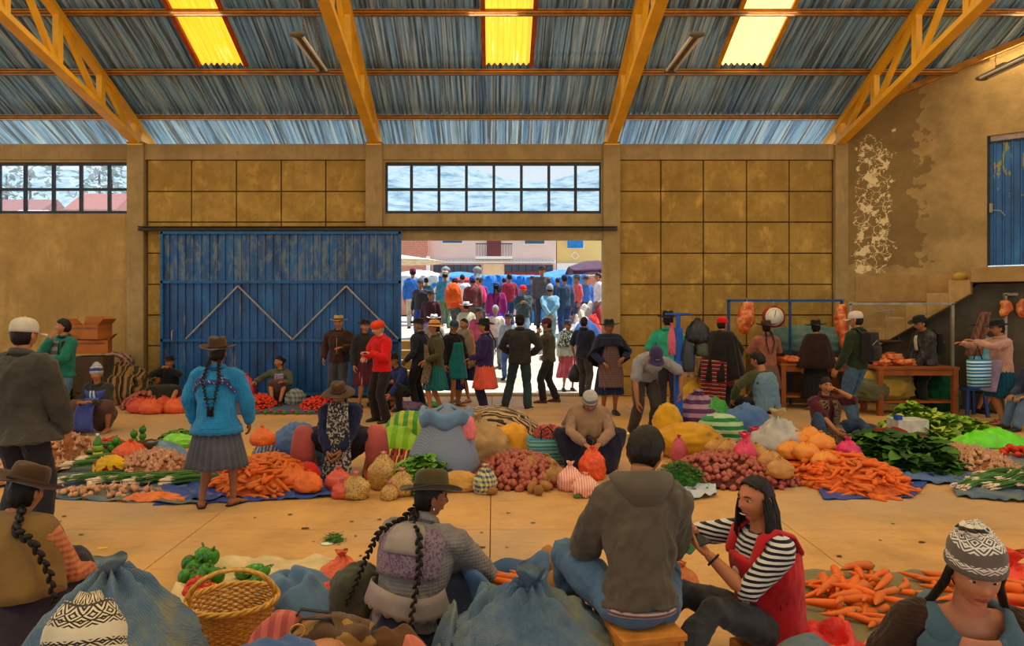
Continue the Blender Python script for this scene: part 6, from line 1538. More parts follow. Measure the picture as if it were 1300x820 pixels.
def leafheap(x0, x1, yf, yb, yt, n, L, cols, label, cat='greens', name='leafy_greens', seed=0, style='broad', h=None, lift=0):
    rng = random.Random(seed); c, rx, ry = bounds(x0, x1, yf, yb)
    if h is None: h = max(.05, HC-(yt-390)*(c.y+ry*.2)/FPX)
    mats = [rnd_mat('%s_leaf' % name, q, mul(q, .75), .6, 20, .2) for q in cols]; m = MB()
    m.cur = 0; m.grid(20, 10, lambda u, v: V(rx*v*.9*math.cos(u*2*PI), ry*v*.9*math.sin(u*2*PI), max(.003, (h*.8)*(1-v*v)**.8+.02*noise.noise(V(u*9, v*9, seed)))))
    for i in range(n):
        r = math.sqrt(rng.random())*1.02; a = rng.uniform(0, 2*PI); x, y = rx*r*math.cos(a), ry*r*math.sin(a); z = h*max(0, 1-r*r)**.75*rng.uniform(.85, 1.12)+.008
        ya = rng.uniform(0, 2*PI) if style != 'radial' else a+rng.uniform(-.7, .7); d = V(math.cos(ya), math.sin(ya), rng.uniform(-.2, .5)).normalized(); s = V(-math.sin(ya), math.cos(ya), rng.uniform(-.4, .4)).normalized(); u = d.cross(s); l = L*rng.uniform(.6, 1.3)
        p = V(x, y, z); m.cur = rng.randrange(len(cols)); w = l*{'broad': .32, 'curly': .5, 'small': .35, 'radial': .3}[style]
        if style == 'small':
            for q in range(4): e = p+d*l*q*.25+s*rng.uniform(-.5, .5)*l; m.add([e-s*w*.5, e+d*w*.6, e+s*w*.5, e-d*w*.4+u*w*.3], [(0, 3, 2, 1)])
            continue
        rows = [(0, .15, 0), (.25, .8, .10), (.55, 1, .12), (.8, .75, .04), (1, .12, -.08)]; vs = []
        for t, ww, b in rows:
            for sd in (-1, 0, 1):
                cz = (.12*w*(1 if sd else -1)) + (rng.uniform(-.25, .25)*w if style == 'curly' and sd else 0)
                vs.append(p+d*(l*t)+s*(w*ww*sd*(1+(rng.uniform(-.2, .2) if style == 'curly' else 0)))+u*(b*l+cz))
        vs = [V(q.x, q.y, max(.003, q.z)) for q in vs]
        m.add(vs, [(k*3+j, k*3+j+1, k*3+j+4, k*3+j+3) for k in range(4) for j in range(2)])
    c.z = lift
    return tag(m.build(name, mats, loc=c), label, cat, kind='stuff')
def onionbunch(x, y, ang, label, L=.42, n=26, seed=0, group=None, spread=.10, lift=0, bulbs=True):
    """tied bunch of spring onions lying down: green leaves and pale bulbs"""
    rng = random.Random(seed); m = MB(); b = MB()
    for i in range(n):
        o = rng.uniform(-1, 1)*spread; z = .012+rng.random()*.05; e = o*1.9+rng.uniform(-.04, .04)
        m.tube([(o*.6, 0, z), (o*.5, L*.35, z+.015), (o, L*.7, z+.01), (e, L*rng.uniform(.9, 1.15), max(.004, z-.03))], [.006, .006, .0055, .002], 5, flat=.7)
        if bulbs: s_ = rng.uniform(-.05, .05); b.tube([(o*.6, .01+s_, z), (o*.65, -.03+s_, z), (o*.7, -.055+s_, z), (o*.72, -.075+s_, z)], [.005, .007, .010, .004], 6)
    t = thing('spring_onion_bunch', label, 'spring onions', G(x, y)+V(0, 0, lift), ang, group)
    m.build('leaves', rnd_mat('spring_onion_leaf', rgb(62, 112, 34), rgb(96, 140, 60), .5, 12), t)
    if bulbs: b.build('bulbs', plain('pale_bulbs', rgb(226, 200, 170), .5), t)
    return t
# ---------------------------------------------------------------- goods in the middle of the hall
fill = lambda c, nm: plain(nm, c, .7, var=.4, sc=25, bump=.8, bs=30, bd=.02)
core_c, core_o, core_g, core_p = fill(rgb(186, 80, 20), 'carrot_gap_shade'), fill(rgb(84, 26, 24), 'dark_gap_shade'), fill(rgb(140, 90, 54), 'garlic_mass_skin'), fill(rgb(190, 90, 40), 'net_mass')  # carrot and onion cores darkened to paint the shade in the gaps
# left: garlic, greens, onions
sheet([(60, 634), (262, 642), (280, 585), (90, 575)], woven_b, 'blue grey woven sheet under garlic and spring onions at the left', amp=.03, seed=2)
sheet([(194, 642), (330, 632), (300, 596), (215, 606)], tarp_b, 'blue tarp by the feet of the person in the blue cardigan', amp=.05, seed=3)
heap('garlic_bulb', 28, 100, 622, 570, 553, 62, 'pale garlic bulb in the tall heap beside the dark grey coat', 'garlic heap at the far left', core_g, 11)
heap('garlic_bulb', 145, 243, 612, 588, 572, 60, 'pale garlic bulb in the heap left of the blue cardigan', 'garlic heap behind the blue cardigan', core_g, 12)
heap('garlic_bulb', 72, 208, 634, 622, 618, 52, 'pink white garlic bulb in the front row along the left sheet', 'front row of garlic', None, 13, h=.07)
for i, (x, y, a) in enumerate(((66, 575, -1.2), (80, 588, -1.0), (92, 600, -1.3), (104, 578, -.9), (110, 592, -1.2))):
    onionbunch(x, y, a, 'bunch of spring onions beside the tall garlic heap', seed=i, group='spring onions at the tall garlic heap', L=.5, n=34, lift=.05)
for i in range(7): onionbunch(80+i*23, 618-(i % 2)*3, -1.25+.12*(i % 3), 'bunch of spring onions lying behind the front garlic row', seed=20+i, group='spring onions behind the front garlic row', L=.5, n=26, lift=.03)
heap('carrot', 48, 98, 560, 548, 543, 26, 'large carrot in the small pile at the feet of the teal jacket', 'carrots at the feet of the teal jacket', None, 14, h=.09, sc=1.15)
# soda bottle
t = thing('soda_bottle', 'green plastic bottle half full of yellow drink among garlic and peppers', 'bottle', G(124, 588))
m = MB(); m.lathe([(.04, 0), (.05, .01), (.05, .12), (.046, .16), (.05, .20), (.045, .25), (.02, .30), (.014, .32)], 20); m.build('bottle', plastic(rgb(60, 150, 60), 'green_bottle', .75), t)
m = MB(); m.lathe([(.048, .012), (.052, .02), (.0515, .13), (.045, .132)], 20); m.build('drink', plain('yellow_drink', rgb(214, 190, 40), .3), t)
m = MB(); m.lathe([(.016, .315), (.018, .318), (.018, .338), (.014, .34)], 14); m.build('cap', plain('white_cap', rgb(210, 220, 210), .4), t)
m = MB(); m.lathe([(.0512, .15), (.0535, .155), (.0515, .205), (.05, .206)], 20, caps=False); m.build('bottle_label', plain('green_label', rgb(150, 180, 60), .5), t)
k = 0
for x, y, z in ((137, 582, .045), (147, 583, .045), (157, 582, .045), (142, 583, .13), (152, 583, .13), (147, 583, .215), (166, 572, .045), (174, 573, .045), (170, 573, .13), (170, 573, .215), (181, 567, .045), (181, 567, .13), (181, 567, .215), (190, 568, .045)):
    put('green_pepper', G(x, y)+V(0, 0, z), (.2*math.sin(k), .3*math.cos(k*2), k), 1.05, 'green pepper in the small towers beside the green bottle', 'green peppers stacked beside the bottle'); k += 1
heap('tomato', 122, 160, 574, 566, 552, 26, 'red tomato in the pile behind the pepper towers', 'tomatoes behind the pepper towers', None, 15, h=.12)
blob(G(140, 606), (.16, .13, .13), cloth(rgb(220, 170, 30), 'floral', name='yellow_red_cloth', c2=rgb(150, 30, 40), sc=.2), 'yellow and dark red patterned bundle before the green bottle', 'bundle', 'cloth_bundle', 4)
blob(G(166, 590), (.20, .12, .14), plastic(rgb(226, 86, 30), 'orange_net'), 'orange net bag beside the basket on blue plastic', 'bag', 'net_bag', 5, knot=.02)
clothheap(G(196, 584), (.36, .26, .22), cloth(rgb(92, 130, 160), name='light_blue_plastic', rough=.4, spec=.5), 'crumpled light blue plastic sheet around a small basket', 'plastic sheet', 'plastic_sheet', 6)
m = MB(); m.lathe([(.001, 0), (.08, 0), (.11, .06), (.125, .11), (.115, .11), (.10, .06), (.07, .015), (.001, .012)], 26, fn=lambda q, a, r: V(q.x, q.y, q.z+.003*math.sin(20*a))); tag(m.build('basket', cloth(rgb(96, 72, 40), 'check', name='wicker_dark', c2=rgb(66, 48, 26), sc=70), loc=G(188, 585)+V(0, 0, .12)), 'small brown basket resting on crumpled light blue plastic', 'basket')
leafheap(210, 240, 560, 550, 548, 120, .07, [rgb(110, 150, 40), rgb(80, 120, 40)], 'small green leaf pile left of the blue cardigan', seed=1, style='curly'); blob(G(226, 567), (.20, .12, .09), plastic(rgb(140, 220, 70), 'lime_film'), 'lime green plastic bag left of the blue cardigan', 'plastic bag', 'plastic_bag', 7)
clothheap(G(196, 634), (.30, .10, .05), plastic(rgb(240, 120, 40), 'orange_film'), 'orange plastic strip lying on the blue grey sheet edge', 'plastic sheet', 'plastic_sheet', 8)
# back left: sacks, boxes, onions
def sackst(x, y, s, mat, label, seed, **k): return blob(G(x, y), s, mat, label, 'sack', 'sack', seed, **k)
sackst(130, 508, (.42, .35, .36), cloth(rgb(66, 66, 66), 'stripe', ax=2, sc=5, c2=rgb(44, 40, 34), name='dark_sack'), 'dark grey sack beside the striped bundles at the left wall', 1)
sackst(150, 512, (.55, .40, .42), cloth(rgb(60, 58, 34), 'stripe', ax=0, sc=6, c2=rgb(150, 110, 60), c3=rgb(28, 24, 20), name='striped_blanket_weave'), 'large striped green and tan blanket bundle at the left wall', 2)
blob(G(143, 507)+V(.02, .0, .62), (.34, .28, .16), cloth(rgb(110, 60, 50), 'stripe', ax=1, sc=9, c2=rgb(170, 140, 120), name='rosy_stripe'), 'rosy striped blanket roll on top of the striped bundle', 'blanket', 'blanket', 3)
m_box = plain('brown_cardboard', rgb(166, 98, 44), .85, var=.15, sc=4)
def carton(c, s, rz, label, open_=True):
    t = thing('cardboard_box', label, 'box', c, rz); x, y, z = s; m = MB(); w = .006
    m.box((0, 0, w), (x, y, w)); m.box((-x/2, 0, z/2), (w, y, z)); m.box((x/2, 0, z/2), (w, y, z)); m.box((0, -y/2, z/2), (x, w, z)); m.box((0, y/2, z/2), (x, w, z)); m.build('carton', m_box, t, smooth=False)
    for sx in (-1, 1):
        f = MB(); f.bar((sx*x/2, 0, z), (sx*(x/2+.10), 0, z+.10), w, y*.95, up=(0, 1, 0)); f.build('flap', m_box, t, smooth=False)
    f = MB(); f.bar((0, y/2, z), (0, y/2+.05, z+.14), x*.9, w, up=(0, 1, 0)); f.build('flap', m_box, t, smooth=False)
    m = MB(); m.box((0, -y/2-.005, z*.75), (x*.9, .004, .03)); m.build('packing_tape', plain('brown_tape', rgb(120, 64, 30), .35), t, smooth=False)
d = 12.8
for (x, y, s, r, lb) in ((119, 448, (.52, .36, .24), .3, 'lower brown carton stacked against the left plain wall'), (114, 430, (.60, .38, .26), -.15, 'upper open brown carton stacked against the left plain wall')): carton(P(x, y, d), s, r, lb)
b_ = MB(); b_.box((0, 0, .45), (.55, .38, .9)); tag(b_.build('crate', plain('dark_crate_wood', rgb(70, 56, 40), .8), loc=V(P(119, 448, d).x, d+.0, 0), smooth=False, bevel=.01), 'dark crate under the brown cartons at the left wall', 'crate')
for x, y, lb in ((186, 507, 'brown carton holding greens beside the person all in black'), (168, 508, 'brown carton of onions left of the greens carton')): carton(G(x, y), (.42, .32, .28), .1, lb)
leafheap(160, 196, 510, 505, 480, 260, .16, [rgb(120, 140, 60), rgb(80, 110, 40), rgb(170, 160, 90)], 'loose stalks and greens on the cartons at the left wall', seed=3, style='broad', h=.46)
leafheap(96, 120, 516, 508, 480, 160, .3, [rgb(50, 90, 30), rgb(70, 110, 40)], 'dark green leaf bundle behind the blue apron', seed=4, style='radial', h=.35)
heap('red_onion', 160, 200, 521, 511, 497, 50, 'red onion in the heap beside the person all in black', 'onions at the left wall', core_o, 16)
for i, (x, y) in enumerate(((178, 524), (192, 525), (208, 522), (222, 524), (232, 522))): blob(G(x, y), (.20, .15, .13), plastic(rgb(226, 92, 40) if i % 2 else rgb(206, 70, 40), 'orange_net'), 'knotted orange net bag in the row before the person in black', 'bag', 'net_bag', 20+i, knot=.02, group='orange net bags before the person in black', seg=26)
blob(G(50, 520), (.28, .3, .5), cloth(rgb(150, 40, 36), name='red_cloth'), 'dark red bundle behind the teal jacket at the left', 'bundle', 'cloth_bundle', 9)
# by the gate: tomatoes and peppers
sheet([(236, 526), (432, 526), (430, 508), (245, 508)], cloth(rgb(58, 66, 92), name='slate_sheet'), 'slate blue sheet spread before the gate', amp=.01, seed=6)
heap('tomato', 312, 350, 521, 512, 500, 60, 'small red tomato in the pile left of the person at the gate', 'tomatoes left of the seated person', core_o, 17, sc=.9)
heap('tomato', 382, 424, 521, 512, 503, 60, 'small red tomato in the pile right of the person at the gate', 'tomatoes right of the seated person', core_o, 18, sc=.9)
for i, x in enumerate((318, 332, 344, 356, 372, 388, 402, 416)):
    put('tomato', G(x, 525)+V(0, 0, .05), (0, 0, i), .9, 'red tomato in the row of little piles before the gate', 'row of little tomato piles'); put('green_pepper', G(x+5, 527)+V(0, 0, .045), (0, .6, i), .8, 'green pepper in the row of little piles before the gate', 'row of little pepper piles')
blob(G(313, 512), (.16, .14, .28), plastic(rgb(226, 60, 90), 'pink_film'), 'pink plastic bag against the gate left of the tomatoes', 'plastic bag', 'plastic_bag', 10, knot=.03); blob(G(375, 514), (.18, .14, .16), cloth(rgb(150, 150, 140), 'check', name='grey_check', c2=rgb(90, 90, 90), sc=12), 'grey checked bundle beside the person seated at the gate', 'bundle', 'cloth_bundle', 11)
# carrots centre left on blue tarp
sheet([(262, 640), (424, 632), (415, 596), (300, 594)], tarp_b, 'blue tarp under the big carrot heap right of the grey pleated skirt', amp=.035, seed=7)
heap('carrot', 276, 395, 634, 598, 576, 92, 'orange carrot in the big heap on the blue tarp', 'carrots on the blue tarp', core_c, 19)
for i, (x, y, z) in enumerate(((333, 600, .30), (372, 622, .04), (392, 628, .03))): blob(G(x, y)+V(0, 0, z), (.13, .10, .10), plastic(rgb(240, 110, 30), 'orange_film'), ('clear bag of carrots on top of the big carrot heap', 'orange bag of carrots at the right foot of the heap', 'small orange bag at the tarp edge by the brown hat')[i], 'bag', 'carrot_bag', 30+i, seg=24, knot=.015)
blob(G(350, 592), (.24, .16, .16), cloth(rgb(70, 84, 120), 'stripe', ax=0, sc=12, c2=rgb(150, 150, 150), c3=rgb(40, 50, 90), name='blue_plaid'), 'blue plaid shopping bag behind the carrot heap', 'bag', 'shopping_bag', 12)
clothheap(G(325, 585), (.34, .30, .20), cloth(rgb(200, 150, 40), name='yellow_cloth'), 'yellow cloth heap behind the carrots', seed=13)
blob(G(380, 590), (.30, .24, .26), woven_bl, 'slumped blue sack beside the person in the floppy brown hat', 'sack', 'sack', 14, wr=.12)
blob(G(391, 612), (.12, .10, .11), cloth(rgb(206, 34, 30), name='red_plastic', rough=.4), 'small red bundle at the corner of the blue tarp', 'bundle', 'cloth_bundle', 15, seg=24); leafheap(366, 398, 572, 562, 552, 90, .12, [rgb(110, 150, 60), rgb(226, 200, 180)], 'loose greens and pale flowers behind the blue sack', seed=5)
# clear bags of cut vegetables
veg = cloth(rgb(190, 160, 80), 'floral', name='cut_vegetable_mix', c2=rgb(170, 96, 56), sc=1.8, rough=.3, spec=.5, sheen=False); net = plastic(rgb(222, 90, 70), 'coral_net')
for i, (x, y, s, mt, lb) in enumerate(((452, 632, .125, veg, 'front clear bag of yellow vegetables before the brown hat'), (487, 620, .14, veg, 'tall pink topped bag of vegetables, second row'), (478, 612, .10, net, 'coral net bag behind the tall bag'), (430, 622, .12, net, 'coral net bag left of the clear bag'), (434, 632, .09, net, 'small coral net bag left front of the clear bag'), (510, 628, .13, veg, 'clear bag of vegetables left of the lettuce'), (494, 634, .08, veg, 'low tan bag of vegetables in front of the lettuce'))):
    blob(G(x, y), (s, s*.85, s*(1.25 if i == 1 else .9)), mt, lb, 'bag', 'vegetable_bag', 40+i, seg=30, knot=.025, kmat=plastic(rgb(226, 130, 120), 'pinkish_film'))
leafheap(500, 572, 630, 604, 584, 620, .10, [rgb(110, 168, 50), rgb(82, 140, 40), rgb(150, 190, 80)], 'heap of curly green lettuce behind the olive hat', cat='lettuce', name='lettuce_heap', seed=6, style='curly')
for i, (x, y, s, z) in enumerate(((566, 608, (.24, .12, .10), 0), (582, 622, (.20, .12, .10), 0), (556, 600, (.14, .1, .12), .06))): blob(G(x, y)+V(0, 0, z), s, cloth(rgb(200, 150, 76), name='tan_sackcloth'), ('rolled tan sack edge behind the lettuce', 'tan sack mouth right of the lettuce', 'small tan sack fold above the lettuce')[i], 'sack', 'sack', 50+i, wr=.12)
# coloured blankets behind
clothheap(G(500, 566), (.42, .36, .26), cloth(rgb(110, 160, 30), 'stripe', ax=0, sc=7, c2=rgb(140, 180, 50), name='lime_cloth'), 'lime green cloth heap behind the floppy brown hat', seed=16, f=3)
blob(G(520, 560), (.3, .24, .22), cloth(rgb(170, 180, 60), 'stripe', ax=0, sc=8, c2=rgb(70, 140, 60), name='green_white_plaid'), 'yellow green plaid bundle left of the tall woven sack', 'bundle', 'cloth_bundle', 17)
clothheap(G(500, 600), (.34, .32, .26), cloth(rgb(190, 40, 30), 'stripe', ax=0, sc=11, c2=rgb(30, 60, 40), c3=rgb(220, 190, 60), name='andean_stripe'), 'red, green and yellow striped carrying cloth right of the brown hat', seed=18, f=3); clothheap(G(522, 606), (.12, .10, .20), cloth(rgb(206, 20, 22), name='bright_red_cloth'), 'bright red cloth fold beside the woven sack', seed=19)
# big woven sack
m = MB(); n = 48; rr = []
for z, a in ((0, .30), (.05, .36), (.15, .38), (.30, .34), (.45, .28), (.55, .245), (.60, .24), (.66, .26), (.70, .255), (.69, .22), (.60, .18)):
    rr.append([V((a*math.cos(q)+.02*noise.noise(V(math.cos(q)*2, math.sin(q)*2, z*5)))*1.0+.05*z, a*.85*math.sin(q), z+(.03*math.sin(5*q)+.02*math.sin(9*q) if z > .62 else 0)) for q in [2*PI*i/n for i in range(n)]])
m.loft(rr); wc = G(562, 606); s1 = tag(m.build('sack', cloth(rgb(140, 148, 166), 'check', name='white_blue_weave', c2=rgb(110, 120, 140), sc=60), loc=wc), 'tall standing blue white woven sack with folded rim', 'sack')
m = MB(); m.loft([[V(r_[0]*math.cos(q)+.035, r_[0]*.85*math.sin(q), r_[1]+.03*math.sin(5*q)) for q in [2*PI*i/n for i in range(n)]] for r_ in ((.25, .55), (.275, .60), (.285, .67), (.262, .715), (.24, .69))], False); m.build('folded_rim', cloth(rgb(100, 130, 160), name='pale_blue_liner'), s1, solid=.01)
blob(wc+V(.27, -.10, .42), (.08, .05, .13), plastic(rgb(236, 120, 120), 'pink_film'), 'pink plastic bag hanging over the side of the tall woven sack', 'plastic bag', 'plastic_bag', 60, seg=24)
blob(G(606, 588), (.36, .26, .27), cloth(rgb(176, 140, 92), name='beige_sackcloth'), 'slumped beige sack right of the tall woven sack', 'sack', 'sack', 61, wr=.14, knot=.05)
blob(G(622, 562), (.62, .34, .26), cloth(rgb(84, 58, 40), 'stripe', ax=1, sc=12, c2=rgb(190, 160, 120), c3=rgb(50, 36, 28), name='brown_striped_blanket'), 'long brown and cream striped blanket bundle behind the sacks', 'bundle', 'cloth_bundle', 62, wr=.08)
blob(G(651, 580), (.22, .20, .22), cloth(rgb(222, 150, 20), name='yellow_sack_cloth', rough=.5, spec=.3), 'round yellow sack behind the red onions', 'sack', 'sack', 63, wr=.10); blob(G(638, 578), (.16, .16, .19), cloth(rgb(206, 140, 30), name='yellow_sack_cloth2'), 'second yellow sack between the beige sack and yellow one', 'sack', 'sack', 64)
t = thing('shopping_bag', 'teal and white checked shopping bag full of red nets behind the onions', 'bag', G(695, 588), .1); m = MB(); m.loft([[V(x*(.19+.03*s), y*(.11+.02*s), z) for x, y in ((-1,-1), (-.4,-1.15), (.3,-1.1), (1,-1), (1.05,0), (1,1), (0,1.05), (-1,1), (-1.05,0))] for s, z in ((0, .0), (1, .10), (1.1, .2), (1.3, .30))]); m.build('bag_body', cloth(rgb(70, 150, 150), 'stripe', ax=2, sc=12, c2=rgb(150, 190, 180), c3=rgb(50, 120, 140), name='teal_check', rough=.5), t, bevel=.01)
m = MB(); m.tube([(-.1, -.14, .28), (-.09, -.13, .40), (-.02, -.12, .44), (.04, -.13, .38), (.05, -.14, .28)], .008, 6); m.build('handle', black_c, t); blob(G(697, 588)+V(0, 0, .26), (.17, .11, .10), cloth(rgb(196, 90, 70), 'floral', name='red_net_fill', c2=rgb(120, 50, 60)), 'red nets bulging from the teal checked shopping bag', 'net bag', 'net_bag', 65)
# red onions centre
heap('red_onion', 600, 720, 624, 594, 572, 128, 'red onion in the heap before the beige and yellow sacks', 'red onions in the centre', core_o, 21)
blob(G(616, 626), (.105, .09, .13), cloth(rgb(214, 200, 130), 'check', name='plaid_bag', c2=rgb(60, 80, 110), sc=22), 'small yellow and blue plaid bag at the left of the red onions', 'bag', 'plaid_bag', 66, knot=.025, seg=30)
for i, (x, y, z) in enumerate(((624, 628, .04), (675, 626, .05), (684, 629, .05), (693, 624, .06), (679, 620, .06), (690, 619, .1), (674, 617, .09), (684, 614, .12))): put('potato', G(x, y)+V(0, 0, z), (i, i*2, i), 1.1, ('single potato on the floor before the plaid bag' if not i else 'brown potato in the small pile right of the red onions'), (None if not i else 'potatoes right of the red onions'), True)
for i, (x, y) in enumerate(((674, 616), (696, 612), (706, 620))): blob(G(x, y)+V(0, .1, .02), (.11, .10, .14-.02*i), plastic(rgb(176, 120, 60), 'clear_net'), ('clear bag of potatoes, left of the three', 'clear bag of potatoes, middle of the three', 'flat clear bag of potatoes by the pink striped bags')[i], 'bag', 'potato_bag', 67+i, knot=.02, seg=26)
pks = cloth(rgb(232, 130, 110), 'stripe', ax=0, sc=42, c2=rgb(240, 196, 176), name='pink_striped_film', rough=.4, spec=.5)
blob(G(724, 622), (.115, .10, .125), pks, 'pink striped plastic bag, left one, knotted at the top', 'plastic bag', 'plastic_bag', 70, knot=.03, seg=30); blob(G(743, 630), (.12, .10, .105), pks, 'pink striped plastic bag, right one, squat', 'plastic bag', 'plastic_bag', 71, knot=.02, seg=30)
blob(G(752, 608), (.13, .10, .17), plastic(rgb(240, 84, 24), 'orange_net'), 'orange net bag of carrots before the bowed head', 'bag', 'net_bag', 72, knot=.02); clothheap(G(735, 632), (.05, .03, .03), rnd_mat('leafbit', rgb(90, 130, 50), rgb(70, 110, 40)), 'green leaf scrap on the floor below the pink striped bags', 'leaf', 'leaf', seed=2, n=12)
# right of the blue post
sheet([(836, 640), (910, 632), (905, 596), (838, 600)], woven_w, 'pale woven sheet under the parsley heap', amp=.06, seed=21, n=34)
leafheap(832, 896, 626, 604, 588, 700, .05, [rgb(44, 104, 26), rgb(66, 128, 34), rgb(34, 84, 24)], 'heap of dark green parsley on the pale sheet', 'parsley', 'parsley_heap', seed=7, style='small')
blob(G(886, 552), (.34, .26, .30), cloth(rgb(92, 52, 92), 'stripe', ax=2, sc=9, c2=rgb(170, 130, 150), name='purple_stripe'), 'purple and white striped sack right of the blue post', 'sack', 'sack', 73, knot=.05, wr=.12)
blob(G(905, 552), (.26, .22, .28), cloth(rgb(40, 140, 30), name='green_plastic', rough=.4, spec=.5), 'bright green sack behind the green striped bag', 'sack', 'sack', 74); blob(G(916, 570), (.32, .22, .25), cloth(rgb(40, 120, 60), 'stripe', ax=2, sc=11, c2=rgb(170, 190, 150), name='green_white_stripe'), 'green and white striped shopping bag beside the purple sack', 'bag', 'shopping_bag', 75)
blob(G(872, 578), (.40, .26, .22), cloth(rgb(196, 140, 20), name='mustard_cloth', rough=.5), 'mustard yellow sack at the foot of the blue post', 'sack', 'sack', 76, wr=.12); blob(G(848, 566), (.20, .2, .30), cloth(rgb(206, 150, 30), name='mustard_cloth2'), 'second mustard sack left behind the blue post', 'sack', 'sack', 77, wr=.1)
blob(G(862, 588), (.09, .08, .16), plastic(rgb(200, 80, 90), 'rose_film'), 'rose coloured plastic bag at the foot of the blue post', 'plastic bag', 'plastic_bag', 78, knot=.02, seg=26)
heap('red_onion', 846, 1010, 624, 588, 573, 112, 'red onion in the long heap behind the laughing person', 'red onions at the right', core_o, 22, sc=.95)
for i, (x, y, z) in enumerate(((910, 592, .12), (925, 596, .14), (978, 610, .12), (990, 618, .1), (960, 600, .12))): blob(G(x, y)+V(0, 0, z), (.13, .10, .10), plastic(rgb(200, 140, 70), 'clear_net'), ('clear bag of onions, far left one on the long heap', 'clear bag of onions, second on the long heap', 'clear bag of onions right of the pink bags', 'clear bag of onions nearest the carrots', 'clear bag of onions behind the pink bags')[i], 'bag', 'onion_bag', 80+i, seg=24, knot=.015)
blob(G(945, 602)+V(0, 0, .06), (.12, .10, .17), plastic(rgb(226, 60, 96), 'hot_pink_film'), 'tall hot pink plastic bag with ears on the onions', 'plastic bag', 'plastic_bag', 86, knot=.045); blob(G(958, 588)+V(0, 0, .06), (.15, .12, .15), plastic(rgb(226, 50, 70), 'red_pink_film'), 'red pink plastic bag behind the hot pink one', 'plastic bag', 'plastic_bag', 87, knot=.045)
blob(G(988, 590), (.30, .24, .28), cloth(rgb(176, 170, 160), name='white_sackcloth'), 'white sack with tied tan top between onions and carrots', 'sack', 'sack', 88, knot=.07, kmat=cloth(rgb(176, 146, 100), name='tan_tie')); blob(G(948, 568), (.3, .26, .3), woven_bl, 'blue sack behind the pink plastic bags', 'sack', 'sack', 89, wr=.14)
# carrots right
sheet([(1045, 635), (1158, 633), (1200, 594), (1020, 592)], tarp_b, 'blue tarp under the right carrot heap', amp=.02, seed=24)
heap('carrot', 1000, 1140, 634, 586, 574, 92, 'orange carrot in the heap before the person eating', 'carrots before the person eating', core_c, 23)
corn = cloth(rgb(230, 150, 46), 'floral', name='yellow_carrot_bag', c2=rgb(232, 124, 36), sc=1.6, rough=.35, spec=.5, sheen=False)
for i, (x, y, z) in enumerate(((1012, 592, .20), (1028, 590, .24), (1042, 596, .22), (1024, 602, .16), (1048, 608, .10), (1004, 598, .14))): blob(G(x, y)+V(0, 0, z), (.14, .10, .10), corn, ('bag of yellow carrots, upper left on the right heap', 'bag of yellow carrots, topmost on the right heap', 'bag of yellow carrots, upper right on the heap', 'bag of yellow carrots, middle of the right heap', 'bag of yellow carrots, lowest on the right heap', 'bag of yellow carrots beside the white sack')[i], 'bag', 'carrot_bag', 90+i, seg=24, knot=.015)
blob(G(1076, 594)+V(0, 0, .08), (.13, .12, .12), plastic(rgb(226, 50, 110), 'magenta_film'), 'magenta plastic bag at the right end of the carrots', 'plastic bag', 'plastic_bag', 96, knot=.03)
# leafy greens and garlic right
sheet([(1120, 610), (1232, 618), (1260, 572), (1110, 576)], woven_bl, 'blue sheet under the spinach heap', amp=.04, seed=26); sheet([(1215, 632), (1310, 640), (1330, 580), (1190, 584)], woven_b, 'blue grey woven sheet under the right garlic and spring onions', amp=.04, seed=27)
leafheap(1090, 1195, 604, 570, 556, 620, .19, [rgb(60, 112, 22), rgb(84, 136, 30), rgb(40, 84, 20)], 'heap of broad leaved spinach right of the carrots', 'spinach', 'spinach_heap', seed=8, style='broad')
leafheap(1135, 1245, 558, 540, 530, 520, .17, [rgb(150, 190, 50), rgb(110, 160, 40), rgb(190, 206, 90)], 'heap of pale green lettuce below the cutting table', 'lettuce', 'lettuce_heap', seed=9, style='curly'); leafheap(1140, 1180, 546, 538, 514, 160, .13, [rgb(150, 190, 50), rgb(100, 150, 40)], 'lettuce on the white box', 'lettuce', 'lettuce_heap', seed=10, style='curly', h=.30)
m = MB(); m.box((0, 0, .12), (.42, .3, .24)); bx = tag(m.build('box', plain('white_box_card', rgb(196, 190, 176), .6), loc=G(1152, 553), smooth=False, bevel=.006), 'white and green printed box below the cutting table', 'box'); m = MB(); m.box((0, -.152, .04), (.42, .004, .05)); m.build('green_print', plain('green_print', rgb(60, 130, 50), .6), bx, smooth=False); m = MB(); m.box((-.19, -.1, .27), (.07, .1, .06)); m.build('blue_lid', plain('blue_lid', rgb(30, 70, 170), .4), bx, smooth=False)
for i, (x, y, s, c, lb) in enumerate(((1128, 562, (.34, .22, .20), rgb(130, 24, 24), 'dark red cloth heap behind the spinach'), (1160, 566, (.32, .2, .15), rgb(110, 30, 26), 'maroon cloth right of the dark red heap'), (1105, 552, (.24, .2, .14), rgb(60, 66, 70), 'grey striped cloth beside the white cap'))): clothheap(G(x, y), s, cloth(c, name='cloth_%d' % i), lb, seed=30+i)
clothheap(G(1258, 566), (.46, .22, .22), plastic(rgb(110, 226, 30), 'lime_film'), 'bright lime green plastic bag spread on the right', 'plastic bag', 'plastic_bag', 34, amp=.4)
heap('garlic_bulb', 1172, 1270, 606, 570, 566, 96, 'garlic bulb in the heap on the right woven sheet', 'garlic on the right', core_g, 25, h=.16)
for i in range(8): onionbunch(1222+i*14, 624-(i % 3)*8, -1.0-.1*(i % 4), 'bunch of spring onions at the right end of the floor goods', seed=50+i, group='spring onions at the right', L=.55, n=26, lift=.02)
for i in range(3): onionbunch(1130+i*22, 578, -1.5+.1*i, 'bunch of spring onions between spinach and garlic', seed=70+i, group='spring onions by the spinach', L=.5, n=24, lift=.06)
